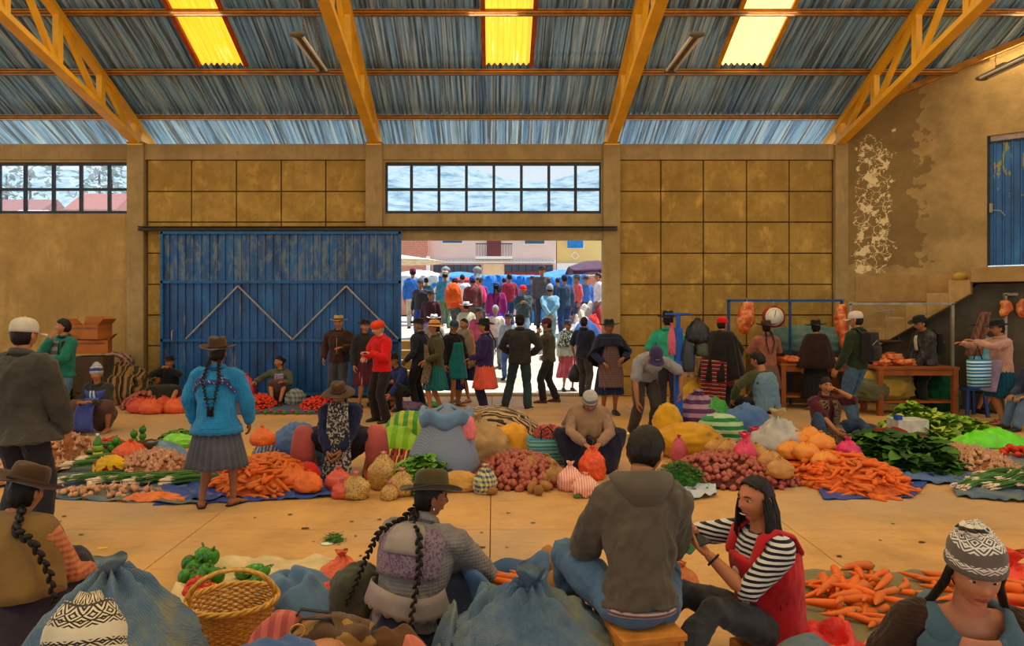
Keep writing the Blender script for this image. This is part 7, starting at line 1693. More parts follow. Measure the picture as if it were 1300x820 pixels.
heap('tomato', 1278, 1310, 586, 574, 562, 22, 'orange red tomato in the pile at the right edge', 'tomatoes at the right edge', None, 26, h=.10, sc=1.2)
# striped shopping bag at the doorway and small goods
blob(G(496, 516), (.20, .16, .30), cloth(rgb(170, 70, 56), 'stripe', ax=2, sc=10, c2=rgb(200, 150, 120), name='coral_stripe'), 'red and tan striped shopping bag behind the red fleece', 'bag', 'shopping_bag', 100)
blob(G(520, 520), (.26, .16, .08), cloth(rgb(70, 110, 150), 'floral', name='mixed_goods', c2=rgb(200, 90, 110)), 'mixed small goods before the crouching person', 'bundle', 'cloth_bundle', 101); clothheap(G(545, 516), (.25, .12, .08), plastic(rgb(60, 150, 70), 'green_film'), 'green plastic and greens at the foot of the straw hat', 'plastic bag', 'plastic_bag', 35)
# blue weighing post with hanging bags
t = thing('blue_post', 'tall blue steel stand with flat top plate and bags hanging', 'post', G(861, 556)); bp = plain('blue_enamel', rgb(24, 84, 176), .45)
m = MB(); m.box((0, 0, .75), (.10, .10, 1.5)); m.build('column', bp, t, smooth=False, bevel=.008); m = MB(); m.tube([(0, 0, 1.4), (0, 0, 1.68)], .03, 12); m.build('inner_tube', bp, t); m = MB(); m.box((0, 0, 1.69), (.34, .06, .025)); m.box((0, 0, .01), (.4, .3, .02)); m.build('plate', bp, t, smooth=False); m = MB(); m.box((0, -.01, .98), (.15, .15, .14)); m.build('clamp', bp, t, smooth=False, bevel=.01)
for i, (dx, z, s, c, lb) in enumerate(((.25, 1.42, (.15, .10, .17), rgb(26, 24, 24), 'black plastic bag bundle hanging right of the blue post'), (.12, 1.10, (.09, .08, .26), rgb(44, 52, 60), 'dark translucent bag hanging low on the blue post'), (-.10, 1.30, (.05, .05, .22), rgb(206, 90, 110), 'narrow pink bag hanging on the blue post'), (.30, 1.22, (.09, .08, .14), rgb(60, 70, 40), 'olive glinting plastic bag beside the black bundle'))): blob(G(861, 556)+V(dx, -.05, z-s[2]*.75), s, plastic(c, 'hung_film'), lb, 'plastic bag', 'plastic_bag', 110+i, wr=.16, knot=.02, seg=28)
# stack of tubs on a yellow cloth
clothheap(G(884, 524), (.5, .3, .70), cloth(rgb(200, 150, 50), name='yellow_stall_cloth'), 'yellow cloth over a low stand behind the purple sack', seed=36); wht = plain('cream_tub', rgb(206, 184, 150), .5); lid = plain('tub_lid', rgb(190, 140, 96), .5)
for i in range(3):
    for j in range(4):
        o = MB(); o.lathe([(.045, 0), (.055, .07), (.058, .075)], 14); o = o.build('tub', wht, loc=G(884, 524)+V(-.22+.13*i, -.05, .60+.085*j)); l = MB(); l.lathe([(.06, .074), (.06, .084), (.001, .085)], 14); l.build('lid', lid, o); tag(o, 'small cream tub in the stacks behind the purple striped sack', 'tub', 'stacked cream tubs')
# ---------------------------------------------------------------- meat stalls
def meatmat():
    t = NT('raw_meat'); t.col(t.ramp(t.noise(9, 5, rough=.65), [(.3, rgb(150, 40, 22)), (.48, rgb(206, 96, 40)), (.6, rgb(230, 150, 80)), (.75, rgb(180, 64, 36))])); t.bump(t.noise(16, 4), .7, .02); return t.set(Roughness=.35, Specular_IOR_Level=.5)
m_meat = meatmat(); blue_s = plain('blue_pipe_paint', rgb(30, 70, 120), .5); grey_s = plain('grey_pipe', rgb(150, 140, 120), .5, metal=.3); wood = plain('stall_wood', rgb(150, 82, 34), .7, var=.2, sc=5)
def hangmeat(x, yt, yb, d, w, label, seed):
    a, b = P(x, yt, d), P(x, yb, d); L = a.z-b.z; m = MB(); rr = []; n = 20
    for j in range(13):
        t = j/12; R = w*(.35+.65*math.sin(PI*min(1, t*.85+.1)))*(1+.3*noise.noise(V(seed, t*5, 0)))
        rr.append([V(R*math.cos(q)*(1+.45*noise.noise(V(math.cos(q)*1.5, math.sin(q)*1.5, t*5+seed)))+.25*w*math.sin(t*5+seed), R*.6*math.sin(q), -t*L) for q in [2*PI*i/n for i in range(n)]])
    m.loft(rr); o = tag(m.build('meat_cut', m_meat, loc=a), label, 'meat'); m = MB(); m.tube([(0, 0, -.03), (.02, 0, .03), (0, 0, .07)], .006, 6); m.build('hook', m_rail, o)
def frame(x0, x1, yt, d, mat, label, h=None):
    a, b = P(x0, yt, d), P(x1, yt, d); t = thing('stall_frame', label, 'stall frame', V(0, 0, 0)); m = MB(); m.bar((a.x-.03, d, a.z), (b.x+.03, d, a.z), .045, .045); m.build('top_rail', mat, t, smooth=False)
    for p_ in (a, b): m = MB(); m.bar((p_.x, d, 0), (p_.x, d, a.z), .045, .045, up=(0, 1, 0)); m.build('upright', mat, t, smooth=False)
    return t
frame(925, 1069, 381.5, 13.0, blue_s, 'blue pipe frame with hanging meat before the panelled wall'); frame(1079, 1209, 385.5, 12.1, grey_s, 'grey pipe frame over the long cutting table by the stairs'); frame(1276, 1330, 373.5, 11.9, grey_s, 'grey pipe frame with pink meat at the right edge')
m = MB(); p_ = P(1003, 381.5, 13.0); m.bar((p_.x, 13.0, 0), (p_.x, 13.0, p_.z), .035, .035, up=(0, 1, 0)); tag(m.build('prop', blue_s, smooth=False), 'blue upright prop in the middle of the blue frame', 'post')
hangmeat(947, 383, 424, 12.93, .16, 'big orange red slab of meat hanging left of the round scale', 1); hangmeat(1070, 386, 442, 12.2, .13, 'long carcass side hanging between the black shawl and white cap', 4)
hangmeat(1276, 381, 402, 11.85, .10, 'left pink piece of meat hanging above the black hat', 6); hangmeat(1297, 379, 403, 11.85, .08, 'narrow pink piece of meat hanging at the right edge', 8)
t = thing('hanging_scale', 'round white dial scale hanging from the blue frame', 'scale', P(982, 402, 12.9)); Rx = Matrix.Rotation(PI/2, 3, 'X')
m = MB(); m.lathe([(.001, -.04), (.19, -.04), (.20, -.02), (.20, .04), (.001, .05)], 32, R=Rx); m.build('case', plain('red_scale_case', rgb(150, 40, 30), .4), t); m = MB(); m.lathe([(.001, .052), (.165, .050), (.165, .045)], 32, R=Rx); m.build('dial', plain('white_dial', rgb(222, 214, 196), .4, var=0), t)
m = MB()
for i in range(24): a = i*PI/12; m.bar((.125*math.cos(a), -.055, .125*math.sin(a)), (.15*math.cos(a), -.055, .15*math.sin(a)), .004, .004)
m.bar((0, -.057, 0), (.02, -.057, .12), .008, .003); m.build('marks_and_pointer', plain('black_ink', rgb(20, 20, 20), .5, var=0), t, smooth=False); m = MB(); m.tube([(0, 0, .19), (0, 0, .27)], .012, 6); m.tube([(0, 0, -.19), (0, 0, -.32)], .008, 6); m.build('hook', m_rail, t)
def table(x0, x1, d, z, dep, label, shelf=True):
    a, b = (x0-626)*d/FPX, (x1-626)*d/FPX; t = thing('market_table', label, 'table', V((a+b)/2, d, 0)); w = b-a; m = MB()
    for i in range(4): m.box((0, -dep/2+dep*(i+.5)/4, z-.02), (w, dep/4-.006, .04))
    m.build('tabletop', wood, t, smooth=False)
    m = MB(); m.box((0, -dep/2+.04, z-.09), (w-.06, .03, .10)); m.box((0, dep/2-.04, z-.09), (w-.06, .03, .10)); m.build('apron_rail', wood, t, smooth=False)
    for sx in (-1, 1):
        for sy in (-1, 1): m = MB(); m.box((sx*(w/2-.06), sy*(dep/2-.05), (z-.04)/2), (.08, .08, z-.04)); m.build('leg', wood, t, smooth=False)
    if shelf: m = MB(); m.box((0, 0, .22), (w-.1, dep-.1, .03)); m.build('lower_shelf', wood, t, smooth=False)
    return t
table(983, 1070, 12.6, .80, .55, 'brown wooden meat table below the round scale'); table(1102, 1204, 11.9, .80, .6, 'long wooden cutting table by the stairs')
for i, (x, y, d, w) in enumerate(((1000, 458, 12.5, .16), (1014, 459, 12.4, .18), (1030, 460, 12.5, .15), (990, 459, 12.6, .12), (1056, 460, 12.5, .13), (1120, 456, 11.9, .16), (1133, 452, 11.95, .17), (1146, 455, 11.85, .16), (1160, 459, 11.9, .13))):
    m = MB(); m.ell((0, 0, 0), (w, w*.7, w*.45), seg=20, ring=12, fn=noisy(i*2.2, .5, 1.8)); p_ = P(x, y, d); tag(m.build('meat_cut', m_meat, loc=V(p_.x, d, .80+w*.36+(.08 if i == 6 else 0))), 'red cut of meat lying on the table under the round scale' if i < 5 else 'pale orange cut of meat piled on the long cutting table', 'meat', 'meat on the scale table' if i < 5 else 'meat on the long table')
t = thing('balance_scale', 'small balance with dark pan hanging from the grey frame', 'scale', P(1128, 387, 12.1)); m = MB(); m.tube([(-.25, 0, -.12), (.1, 0, -.08)], .01, 6); m.tube([(0, 0, 0), (0, 0, -.1)], .006, 5)
for dx in (-.2, 0, .2): m.tube([(0, 0, -.10), (dx, 0, -.62)], .004, 4)
m.build('chains', m_rail, t); m = MB(); m.lathe([(.001, -.66), (.12, -.65), (.24, -.61), (.235, -.605), (.11, -.64), (.001, -.65)], 24); m.build('pan', plain('dark_pan', rgb(70, 62, 48), .5, metal=.4), t)
blob(V((1118-626)*11.9/900, 11.95, .24), (.55, .22, .28), cloth(rgb(160, 130, 50), name='ochre_sack'), 'ochre sack on the shelf of the cutting table', 'sack', 'sack', 120, wr=.12); blob(V((1100-626)*11.9/900, 11.8, .24), (.28, .2, .20), cloth(rgb(92, 90, 62), name='olive_sack'), 'olive sack on the shelf beside the ochre sack', 'sack', 'sack', 121); blob(G(1196, 522), (.26, .24, .36), cloth(rgb(20, 84, 50), name='dark_green_net'), 'dark green net sack at the right leg of the cutting table', 'sack', 'sack', 122, wr=.14)
blob(V((1030-626)*13.2/900, 13.3, .9), (.9, .3, .30), cloth(rgb(90, 116, 110), name='grey_green_sack'), 'grey green sacks piled behind the meat table', 'sack', 'sack', 123); m = MB(); m.box((0, 0, .45), (2.0, .6, .9)); tag(m.build('crate', plain('wall_crate_wood', rgb(96, 70, 40), .8), loc=V((1030-626)*13.2/900, 13.45, 0), smooth=False), 'long low crate against the panelled wall behind the meat table', 'crate')
t = thing('plastic_stool', 'dark blue plastic stool under the pink cardigan', 'stool', G(1232, 528)); sb = plain('dark_blue_plastic', rgb(20, 50, 110), .4); m = MB(); m.box((0, 0, .44), (.32, .32, .03)); m.build('seat', sb, t, bevel=.02)
for sx in (-1, 1):
    for sy in (-1, 1): m = MB(); m.bar((sx*.13, sy*.13, .43), (sx*.17, sy*.17, 0), .05, .03); m.build('leg', sb, t, smooth=False)
m = MB(); m.loft([[V(x*(.16+.01*s), y*.05, z) for x, y in ((-1,-1), (0,-1.4), (1,-1), (1,1), (0,1.4), (-1,1))] for s, z in ((0, 0), (1, .2), (1.5, .42))]); w_ = m.build('tote_bag', cloth(rgb(40, 110, 160), 'stripe', ax=2, sc=10, c2=rgb(190, 220, 226), c3=rgb(30, 70, 120), name='blue_white_stripe'), loc=P(1243, 492, 10.6), rz=.2); tag(w_, 'blue and white striped tote bag hanging in front of the pink cardigan', 'bag'); m = MB(); m.tube([(-.1, 0, .41), (-.03, 0, .62), (.06, 0, .41)], .01, 6); m.build('handle', black_c, w_)
hangc = clothheap(P(1243, 410, 11.4), (.16, .1, .01), cloth(rgb(150, 100, 80), name='rosy_cloth'), '', seed=3); bpy.data.objects.remove(hangc)
m = MB(); m.grid(12, 18, lambda u, v: V((u-.5)*(.16+.16*v)-.20*v, .04*math.sin(u*14), -.72*v)); tag(m.build('hanging_cloth', cloth(rgb(130, 88, 72), 'stripe', ax=0, sc=26, c2=rgb(110, 72, 62), name='rosy_brown_weave'), loc=P(1252, 396, 11.6), solid=.01), 'rosy brown cloth hanging by the stairs left of the black hat', 'cloth')

# ---------------------------------------------------------------- foreground goods
blob(V(-1.62, 3.0, 0), (.37, .36, .36), woven_b, 'huge blue grey tied sack between the two patterned hats at the left', 'sack', 'sack', 130, wr=.07, knot=.05, seg=70, flat=.3)
t = thing('basket', 'round woven cane basket with arched handle at the front left', 'basket', V(-1.38, 3.75, 0), .25); cane = plain('cane', rgb(204, 150, 66), .6, var=.25, sc=40); m = MB()
for j in range(17):
    z = .012+.0135*j; R = .155+.07*(z/.23)
    m.tube([V((R+.006*(1 if (i+j) % 2 else -1))*math.cos(2*PI*i/44), (R*.9+.006*(1 if (i+j) % 2 else -1))*math.sin(2*PI*i/44), z) for i in range(45)], .0068, 5, round_=False)
m.build('woven_wall', cane, t); m = MB()
for i in range(22): a = 2*PI*i/22; m.tube([V(.150*math.cos(a), .135*math.sin(a), 0), V(.228*math.cos(a), .206*math.sin(a), .235)], .005, 5)
m.build('stakes', cane, t); m = MB()
for s in range(3): m.tube([V((.232+.008*math.cos(i*.9+s*2.1))*math.cos(2*PI*i/60), (.209+.008*math.cos(i*.9+s*2.1))*math.sin(2*PI*i/60), .238+.009*math.sin(i*.9+s*2.1)) for i in range(61)], .009, 6, round_=False)
m.build('rim', cane, t); m = MB()
for s in range(3): m.tube([V(.225*math.cos(PI*i/40)+.010*math.cos(i*.6+s*2.1), .010*math.sin(i*.6+s*2.1), .22+.17*math.sin(PI*i/40)) for i in range(41)], .009, 6)
m.build('handle', cane, t); m = MB(); m.lathe([(.001, .004), (.15, .004), (.15, .012)], 24); m.build('base', cane, t)
for i in range(14):
    a = i*2.4; r = .12*math.sqrt((i+.5)/14); put('tomato', V(-1.38+r*math.cos(a), 3.75+r*math.sin(a)*.9, .06+.02*(i % 3)), (i, 0, i), 1.0, 'red tomato lying in the cane basket', 'tomatoes in the cane basket', True)
sheet([V(-2.05, 4.05, 0), V(-1.15, 4.0, 0), V(-1.1, 5.0, 0), V(-1.95, 4.95, 0)], cloth(rgb(206, 180, 130), name='cream_sheet'), 'cream sheet under peppers and the cane basket', amp=.05, seed=41)
for i, (x, y, z, s) in enumerate(((236, 742, .05, 1), (246, 733, .06, 1.1), (252, 744, .05, 1.1), (262, 738, .06, 1.15), (258, 728, .12, 1.1), (268, 730, .12, 1.1), (240, 726, .06, 1), (274, 742, .05, 1.1), (250, 722, .05, .9))): put('green_pepper', G(x, y)+V(0, 0, z), (.5*math.sin(i*2), .6*math.cos(i), i), s*1.15, 'dark green pepper in the heap behind the cane basket', 'peppers behind the cane basket', True)
for i, (x, y) in enumerate(((307, 742), (320, 738), (330, 745))): o = put('green_pepper', G(x, y)+V(0, 0, .07), (1.3, .2, .6+i), 1.2, 'long green pepper in the row right of the basket handle', 'long peppers right of the basket', True); o.scale = (.9, .9, 1.9)
heap('tomato', 238, 272, 760, 748, 740, 14, 'red tomato in the small heap behind the big blue sack', 'tomatoes behind the big sack', None, 40, h=.08, near=True)
clothheap(V(-1.13, 4.1, 0), (.30, .26, .27), cloth(rgb(84, 110, 140), 'denim', name='blue_cloth_heap'), 'faded blue cloth heap between basket and the olive hat', 'cloth', 'cloth', 42, amp=.28, f=1.8)
blob(V(-.93, 4.35, 0), (.15, .13, .13), plastic(rgb(236, 104, 60), 'orange_net'), 'orange net bag with white knot left of the braided person', 'bag', 'net_bag', 131, knot=.03); blob(V(-.98, 4.15, 0), (.10, .09, .09), plastic(rgb(230, 84, 40), 'orange_net2'), 'small orange bag in front of the orange net bag', 'bag', 'net_bag', 132); blob(V(-.76, 4.0, 0), (.16, .15, .19), cloth(rgb(72, 70, 58), name='dark_olive_bag'), 'dark olive bag at the left elbow of the braided person', 'bag', 'bag', 133, wr=.08)
clothheap(V(-.92, 3.05, 0), (.28, .24, .48), cloth(rgb(190, 96, 84), 'stripe', ax=0, sc=20, c2=rgb(160, 76, 70), name='rose_blanket'), 'rose striped blanket heap at the front left of centre', 'blanket', 'blanket', 43, amp=.3); clothheap(V(-1.22, 2.95, 0), (.22, .26, .30), cloth(rgb(214, 190, 140), name='cream_cloth'), 'cream plastic cloth between basket and rose blanket', 'cloth', 'cloth', 47)
t = thing('handbag', 'worn brown leather bag with black straps and brass buckle in front of the braided person', 'bag', V(-.70, 3.05, .28), .3); m = MB(); m.ell((0, 0, .06), (.20, .13, .10), seg=34, ring=22, fn=noisy(3, .35, 2.6)); m.build('pouch', cloth(rgb(88, 58, 30), 'floral', name='worn_leather', c2=rgb(150, 110, 50), sc=.25, rough=.5), t)
for s in (0, 1): m = MB(); m.tube([V(-.2, -.05+.1*s, .10), V(-.12, -.06+.1*s, .2), V(-.0, -.02+.06*s, .17), V(.04, -.08, .07), V(.10, -.12, .02)], .014, 8, flat=.4); m.build('strap', plain('black_leather_strap', rgb(30, 24, 22), .4), t)
m = MB(); m.tube([V(-.14+.03*math.cos(a), -.10+.01*math.sin(a), .17+.022*math.sin(a)) for a in [2*PI*i/14 for i in range(15)]], .005, 6); m.build('buckle', plain('brass', rgb(190, 140, 60), .3, metal=1), t)
clothheap(V(-.72, 3.2, .0), (.16, .12, .43), cloth(rgb(190, 30, 30), 'stripe', ax=0, sc=24, c2=rgb(220, 150, 40), name='red_yellow_weave'), 'small red and yellow woven cloth behind the leather bag', 'cloth', 'cloth', 44); clothheap(V(-.46, 3.15, 0), (.26, .20, .42), cloth(rgb(90, 58, 26), name='brown_wool'), 'brown wool cloth heap before the braided person', 'cloth', 'cloth', 45, f=1.2, amp=.14); clothheap(V(-.38, 2.85, 0), (.20, .18, .53), cloth(rgb(200, 106, 80), 'knit', name='salmon_knit', sc=.4), 'salmon knitted shawl heap at the bottom centre', 'shawl', 'shawl', 46, f=2.0, amp=.12)
# blue sacks right of the braided woman
blob(V(.17, 3.25, 0), (.38, .26, .27), woven_b, 'large pale blue tied sack in front of the bench', 'sack', 'sack', 134, wr=.12, knot=.055, seg=64, flat=.25)
clothheap(V(-.05, 3.35, 0), (.26, .30, .42), woven_b, 'slumped pale blue sackcloth left of the tied sack', 'sack', 'sack', 48, amp=.55, f=2.2)
t = thing('sack', 'open blue sack with carrots showing between braided person and bench', 'sack', V(.06, 3.95, 0)); m = MB(); n = 50; rr = []
for z, a in ((0, .24), (.08, .27), (.18, .25), (.26, .235), (.32, .25), (.33, .22), (.26, .19), (.20, .17)): rr.append([V(a*math.cos(q)*(1+.07*noise.noise(V(math.cos(q)*2.5, math.sin(q)*2.5, z*8))), a*.9*math.sin(q), z+(.05*math.sin(2*q+1)+.025*math.sin(5*q) if z > .2 else 0)) for q in [2*PI*i/n for i in range(n)]])
m.loft(rr); m.build('sack_body', cloth(rgb(70, 98, 134), 'denim', name='blue_sackcloth', rough=.6), t)
for i in range(9): put('carrot', V(.06-.10+.025*i, 3.92+.03*math.sin(i*2), .27+.012*(i % 3)), (.1, .1, 1.2+.5*math.sin(i*3)), 1.0, 'orange carrot lying in the open blue sack', 'carrots in the open blue sack', True)
for i, (x, y, z) in enumerate(((690, 745, .05), (703, 748, .05), (716, 744, .05), (697, 738, .06), (710, 738, .06), (704, 741, .14), (714, 735, .13), (696, 732, .13))): put('potato', G(x, y)+V(0, 0, z), (i, i*2, i), 1.35, 'large brown potato in the pile left of the blue jeans', 'potatoes by the blue jeans', True)
t = thing('wooden_bench', 'small worn wooden bench under the hooded person', 'bench', V(.66, 3.22, 0), .22); bw = plain('worn_bench_wood', rgb(196, 122, 44), .6, var=.3, sc=9)
m = MB(); m.box((0, 0, .345), (.30, .36, .03)); m.build('seat', bw, t, smooth=False, bevel=.005)
for s in (-1, 1): m = MB(); m.box((s*.0, s*.14, .165), (.26, .025, .33)); m.build('end_board', bw, t, smooth=False, bevel=.004); m = MB(); m.box((s*.13, 0, .29), (.02, .34, .07)); m.build('side_rail', bw, t, smooth=False, bevel=.003)
m = MB(); m.box((0, 0, .06), (.34, .30, .10)); tag(m.build('low_stool', bw, loc=V(1.40, 3.50, 0), smooth=False, bevel=.01, rz=.3), 'low wooden block under the laughing person in the red vest', 'stool')
# foreground right: khaki sheet, carrots, bags
sheet([V(1.45, 3.55, 0), V(2.75, 3.4, 0), V(2.9, 4.75, 0), V(1.75, 4.75, 0)], khaki, 'khaki sheet under the carrots at the front right', amp=.02, seed=50, n=50)
rng = random.Random(5)
for i in range(108):
    u, v = rng.random(), rng.random()**.9; x = 1.78+1.0*u+.25*v-.1*(1-v); y = 3.55+1.12*v
    if rng.random() < .3: u *= .4; x = 1.78+.5*u+.2; y = 3.9+.6*v
    hh = .02+.09*max(0, 1-abs(u-.3)*2.2)*max(0, 1-abs(v-.6)*1.6)
    put('carrot', V(x, y, hh*(.3+rng.random())+.018), (rng.uniform(-.15, .15), 0, 1.9+rng.uniform(-1, 1)), rng.uniform(.8, 1.25), 'orange carrot strewn over the khaki sheet at the front right', 'carrots on the khaki sheet', True, rng)
for i in range(12): put('carrot', V(3.02+.09*(i % 4)-.1, 3.95+.06*(i//4), .09+.05*(i//4)), (.1, .2*math.sin(i), 1.2+.4*math.sin(i*2)), 1.15, 'orange carrot in the orange bag at the far right', 'carrots at the orange bag', True)
blob(V(3.12, 4.25, 0), (.28, .20, .13), plastic(rgb(236, 60, 30), 'orange_red_film'), 'orange red plastic bag of carrots at the right edge', 'plastic bag', 'plastic_bag', 140, knot=.05, wr=.12)
clothheap(V(1.58, 3.36, 0), (.34, .22, .27), plastic(rgb(222, 34, 22), 'red_film', rough=.2), 'shiny red plastic bag spread at the front right', 'plastic bag', 'plastic_bag', 51, amp=.5, f=3); clothheap(V(1.36, 3.05, 0), (.22, .18, .38), woven_b, 'grey blue woven sack at the bottom beside the red bag', 'sack', 'sack', 52, f=1.4, amp=.25); clothheap(V(1.50, 3.92, 0), (.16, .18, .17), plastic(rgb(30, 110, 40), 'green_film2'), 'green plastic bag behind the laughing person', 'plastic bag', 'plastic_bag', 53); clothheap(V(1.12, 3.02, 0), (.14, .14, .12), plastic(rgb(24, 100, 44), 'green_film3'), 'dark green plastic bag at the hip of the laughing person', 'plastic bag', 'plastic_bag', 54)
blob(G(866, 762), (.10, .09, .11), plastic(rgb(206, 110, 40), 'orange_net3'), 'small orange net bag between the hooded and the laughing person', 'bag', 'net_bag', 141, knot=.02, seg=26)
# litter on the concrete
rng = random.Random(9)
for i in range(34):
    x, y = rng.uniform(60, 1250), rng.uniform(650, 722); p_ = G(x, y); m = MB(); s = rng.uniform(.012, .035); m.add([V(s*math.cos(a)*rng.uniform(.5, 1.2), s*.6*math.sin(a), .004+.006*rng.random()) for a in (0, 1.2, 2.4, 3.6, 5)], [(0, 1, 2, 3, 4)])
    tag(m.build('leaf_scrap', plain('dry_scrap', rgb(96, 70, 34), .9) if i % 3 else m_stem, loc=p_, smooth=False, solid=.002), 'tiny dry scrap lying on the open concrete floor', 'litter', 'scraps on the floor')
leafheap(412, 438, 690, 682, 682, 60, .05, [rgb(80, 130, 40), rgb(60, 100, 30)], 'green sprig lying on the floor left of the olive hat', 'leaf', 'leaf_sprig', seed=12, style='small', h=.03); m = MB(); m.ell((0, 0, .006), (.05, .035, .006), seg=12, ring=6); tag(m.build('paper_scrap', plain('white_scrap', rgb(220, 220, 200), .7), loc=G(415, 691)), 'white scrap on the floor beside the green sprig', 'paper'); m = MB(); m.box((0, 0, .003), (.07, .04, .003), rz=.3); tag(m.build('paper_scrap', plain('yellow_scrap', rgb(230, 180, 50), .7), loc=G(131, 696), smooth=False), 'yellow scrap of paper on the floor above the big sack', 'paper')
# ---------------------------------------------------------------- outside the doorway
m_st_g = plain('sunlit_paving', rgb(196, 186, 170), .85, var=.15, sc=2)
m = MB()
prof_ = [(WY+.2, -.02), (15.6, 0), (18.8, 1.17), (30, 1.25), (60, 1.5)]
vs = [V(x, y, z) for y, z in prof_ for x in (-26, 26)]; m.add(vs, [(2*i, 2*i+1, 2*i+3, 2*i+2) for i in range(4)]); o = struct(m.build('trim_30', m_st_g, smooth=False, solid=.05))
m = MB()
for i in range(5): m.box((-2.6, 15.0+.36*i+.18, (.2*(i+1))/2), (2.2, .36, .2*(i+1)))
m.box((-1.42, 16.2, .35), (.14, 2.2, .7)); struct(m.build('trim_31', m_pillar, smooth=False, bevel=.01)); m = MB(); m.box((.4, WY+.12, .02), (4.3, .30, .04)); struct(m.build('trim_32', m_pillar, smooth=False))
def px(x, d): return (x-626)*d/FPX
def pz(y, d): return HC-(y-390)*d/FPX
# pinkish house with balcony, brick house, yellow house
D = 36.0
def hbox(x0, x1, y0, y1, d, dep, mat, name, par, sx=0): m = MB(); m.box(((px(x0, d)+px(x1, d))/2, d+dep/2, (pz(y0, d)+pz(y1, d))/2), (px(x1, d)-px(x0, d), dep, pz(y0, d)-pz(y1, d))); return m.build(name, mat, par, smooth=False)
pink = plain('pinkish_render', rgb(222, 192, 178), .9, var=.06, sc=.6, bump=.1); yelw = plain('yellow_render', rgb(222, 190, 120), .9, var=.06, sc=.6, bump=.1); beige = plain('beige_render', rgb(216, 186, 150), .9, var=.05, bump=0); whitep = plain('white_trim_paint', rgb(226, 222, 216), .8, var=0, bump=0); dkgl = plain('dark_window_glass', rgb(40, 60, 74), .15, var=.2, bump=0, spec=.8); redw = plain('red_window_frame', rgb(130, 50, 40), .6, var=0, bump=0)
def brick():
    t = NT('red_brick'); b = t.node('ShaderNodeTexBrick'); b.inputs['Color1'].default_value = rgb(196, 104, 72); b.inputs['Color2'].default_value = rgb(170, 84, 60); b.inputs['Mortar'].default_value = rgb(206, 190, 170); b.inputs['Scale'].default_value = 4; t.l.new(t.map(rot=(PI/2, 0, 0)), b.inputs['Vector']); t.col(b.outputs[0]); return t.set(Roughness=.9)
t = thing('house', 'pinkish two storey house with balcony and long red framed windows across the street', 'house', V(0, 0, 0))
hbox(544, 706, 300, 400, D, 6, pink, 'wall', t); hbox(544, 706, 330, 334, D-.08, .1, whitep, 'cornice', t); hbox(548, 612, 335, 385, D-.06, .1, pink, 'ground_floor_wall', t)
for x0, x1, y0, y1 in ((561, 588, 299, 310), (665, 692, 299, 311)): w_ = hbox(x0, x1, y0, y1, D-.1, .12, whitep, 'window_frame', t); m = MB(); m.box(((px(x0, D)+px(x1, D))/2, D-.13, (pz(y0+1, D)+pz(y1-1.5, D))/2), (px(x1, D)-px(x0, D)-.1, .06, pz(y0+1, D)-pz(y1-1.5, D))); m.build('pane', dkgl, w_, smooth=False)
for x0, x1 in ((550, 611), (641, 702)):
    w_ = hbox(x0, x1, 336, 350, D-.1, .12, redw, 'window_frame', t); n = 7
    for i in range(n): m = MB(); a, b = x0+(x1-x0)*i/n+.7, x0+(x1-x0)*(i+1)/n-.7; m.box(((px(a, D)+px(b, D))/2, D-.13, pz(341, D)), (px(b, D)-px(a, D), .06, pz(337, D)-pz(345, D))); m.build('pane', dkgl, w_, smooth=False)
hbox(618, 636, 299, 328, D-.1, .12, redw, 'balcony_door', t); m = MB(); m.box(((px(604, D)+px(650, D))/2, D-.4, pz(328, D)), (px(650, D)-px(604, D), .8, .1)); m.build('balcony_slab', whitep, t, smooth=False); m = MB()
for i in range(24): x = px(605, D)+(px(649, D)-px(605, D))*i/23; m.bar((x, D-.75, pz(328, D)), (x, D-.75, pz(311, D)), .025, .025, up=(0, 1, 0))
m.bar((px(604, D), D-.75, pz(311, D)), (px(650, D), D-.75, pz(311, D)), .05, .05); m.build('railing', plain('dark_rail', rgb(60, 64, 70), .5), t, smooth=False)
hbox(613, 640, 335, 385, D-.07, .1, beige, 'beige_pier', t)
m = MB()
for i in range(38):
    x = px(546+i*4.2, D); m.bar((x-.06, D-.14, pz(331.8, D)), (x, D-.14, pz(330.6, D)), .03, .02); m.bar((x, D-.14, pz(330.6, D)), (x+.06, D-.14, pz(331.8, D)), .03, .02)
m.build('frieze', plain('frieze_paint', rgb(120, 104, 120), .8, var=0), t, smooth=False)
t = thing('house', 'unfinished red brick house at the left across the street', 'house', V(0, 0, 0)); hbox(440, 543, 298, 400, D-.6, 5, brick(), 'wall', t); hbox(541, 545, 325, 400, D-.7, .3, whitep, 'corner_post', t)
t = thing('house', 'yellow house with blue window at the right across the street', 'house', V(0, 0, 0)); hbox(707, 830, 298, 400, D+.4, 5, yelw, 'wall', t); w_ = hbox(720, 742, 300, 316, D+.3, .1, whitep, 'window_frame', t); m = MB(); m.box(((px(721, D)+px(741, D))/2, D+.25, pz(308, D)), (px(741, D)-px(721, D), .06, pz(302, D)-pz(314.5, D))); m.build('pane', plain('blue_glass', rgb(40, 120, 180), .2, bump=0), w_, smooth=False)
m = MB(); c = V(px(731, D), D+.28, pz(324, D))
for i in range(4): a, b = i*PI/2, (i+1)*PI/2; m.bar(c+V(math.cos(a), 0, math.sin(a))*.2, c+V(math.cos(b), 0, math.sin(b))*.2, .03, .03)
m.build('diamond_ornament', whitep, t, smooth=False); hbox(707, 830, 334, 400, D+.2, .3, whitep, 'ground_floor_wall', t)
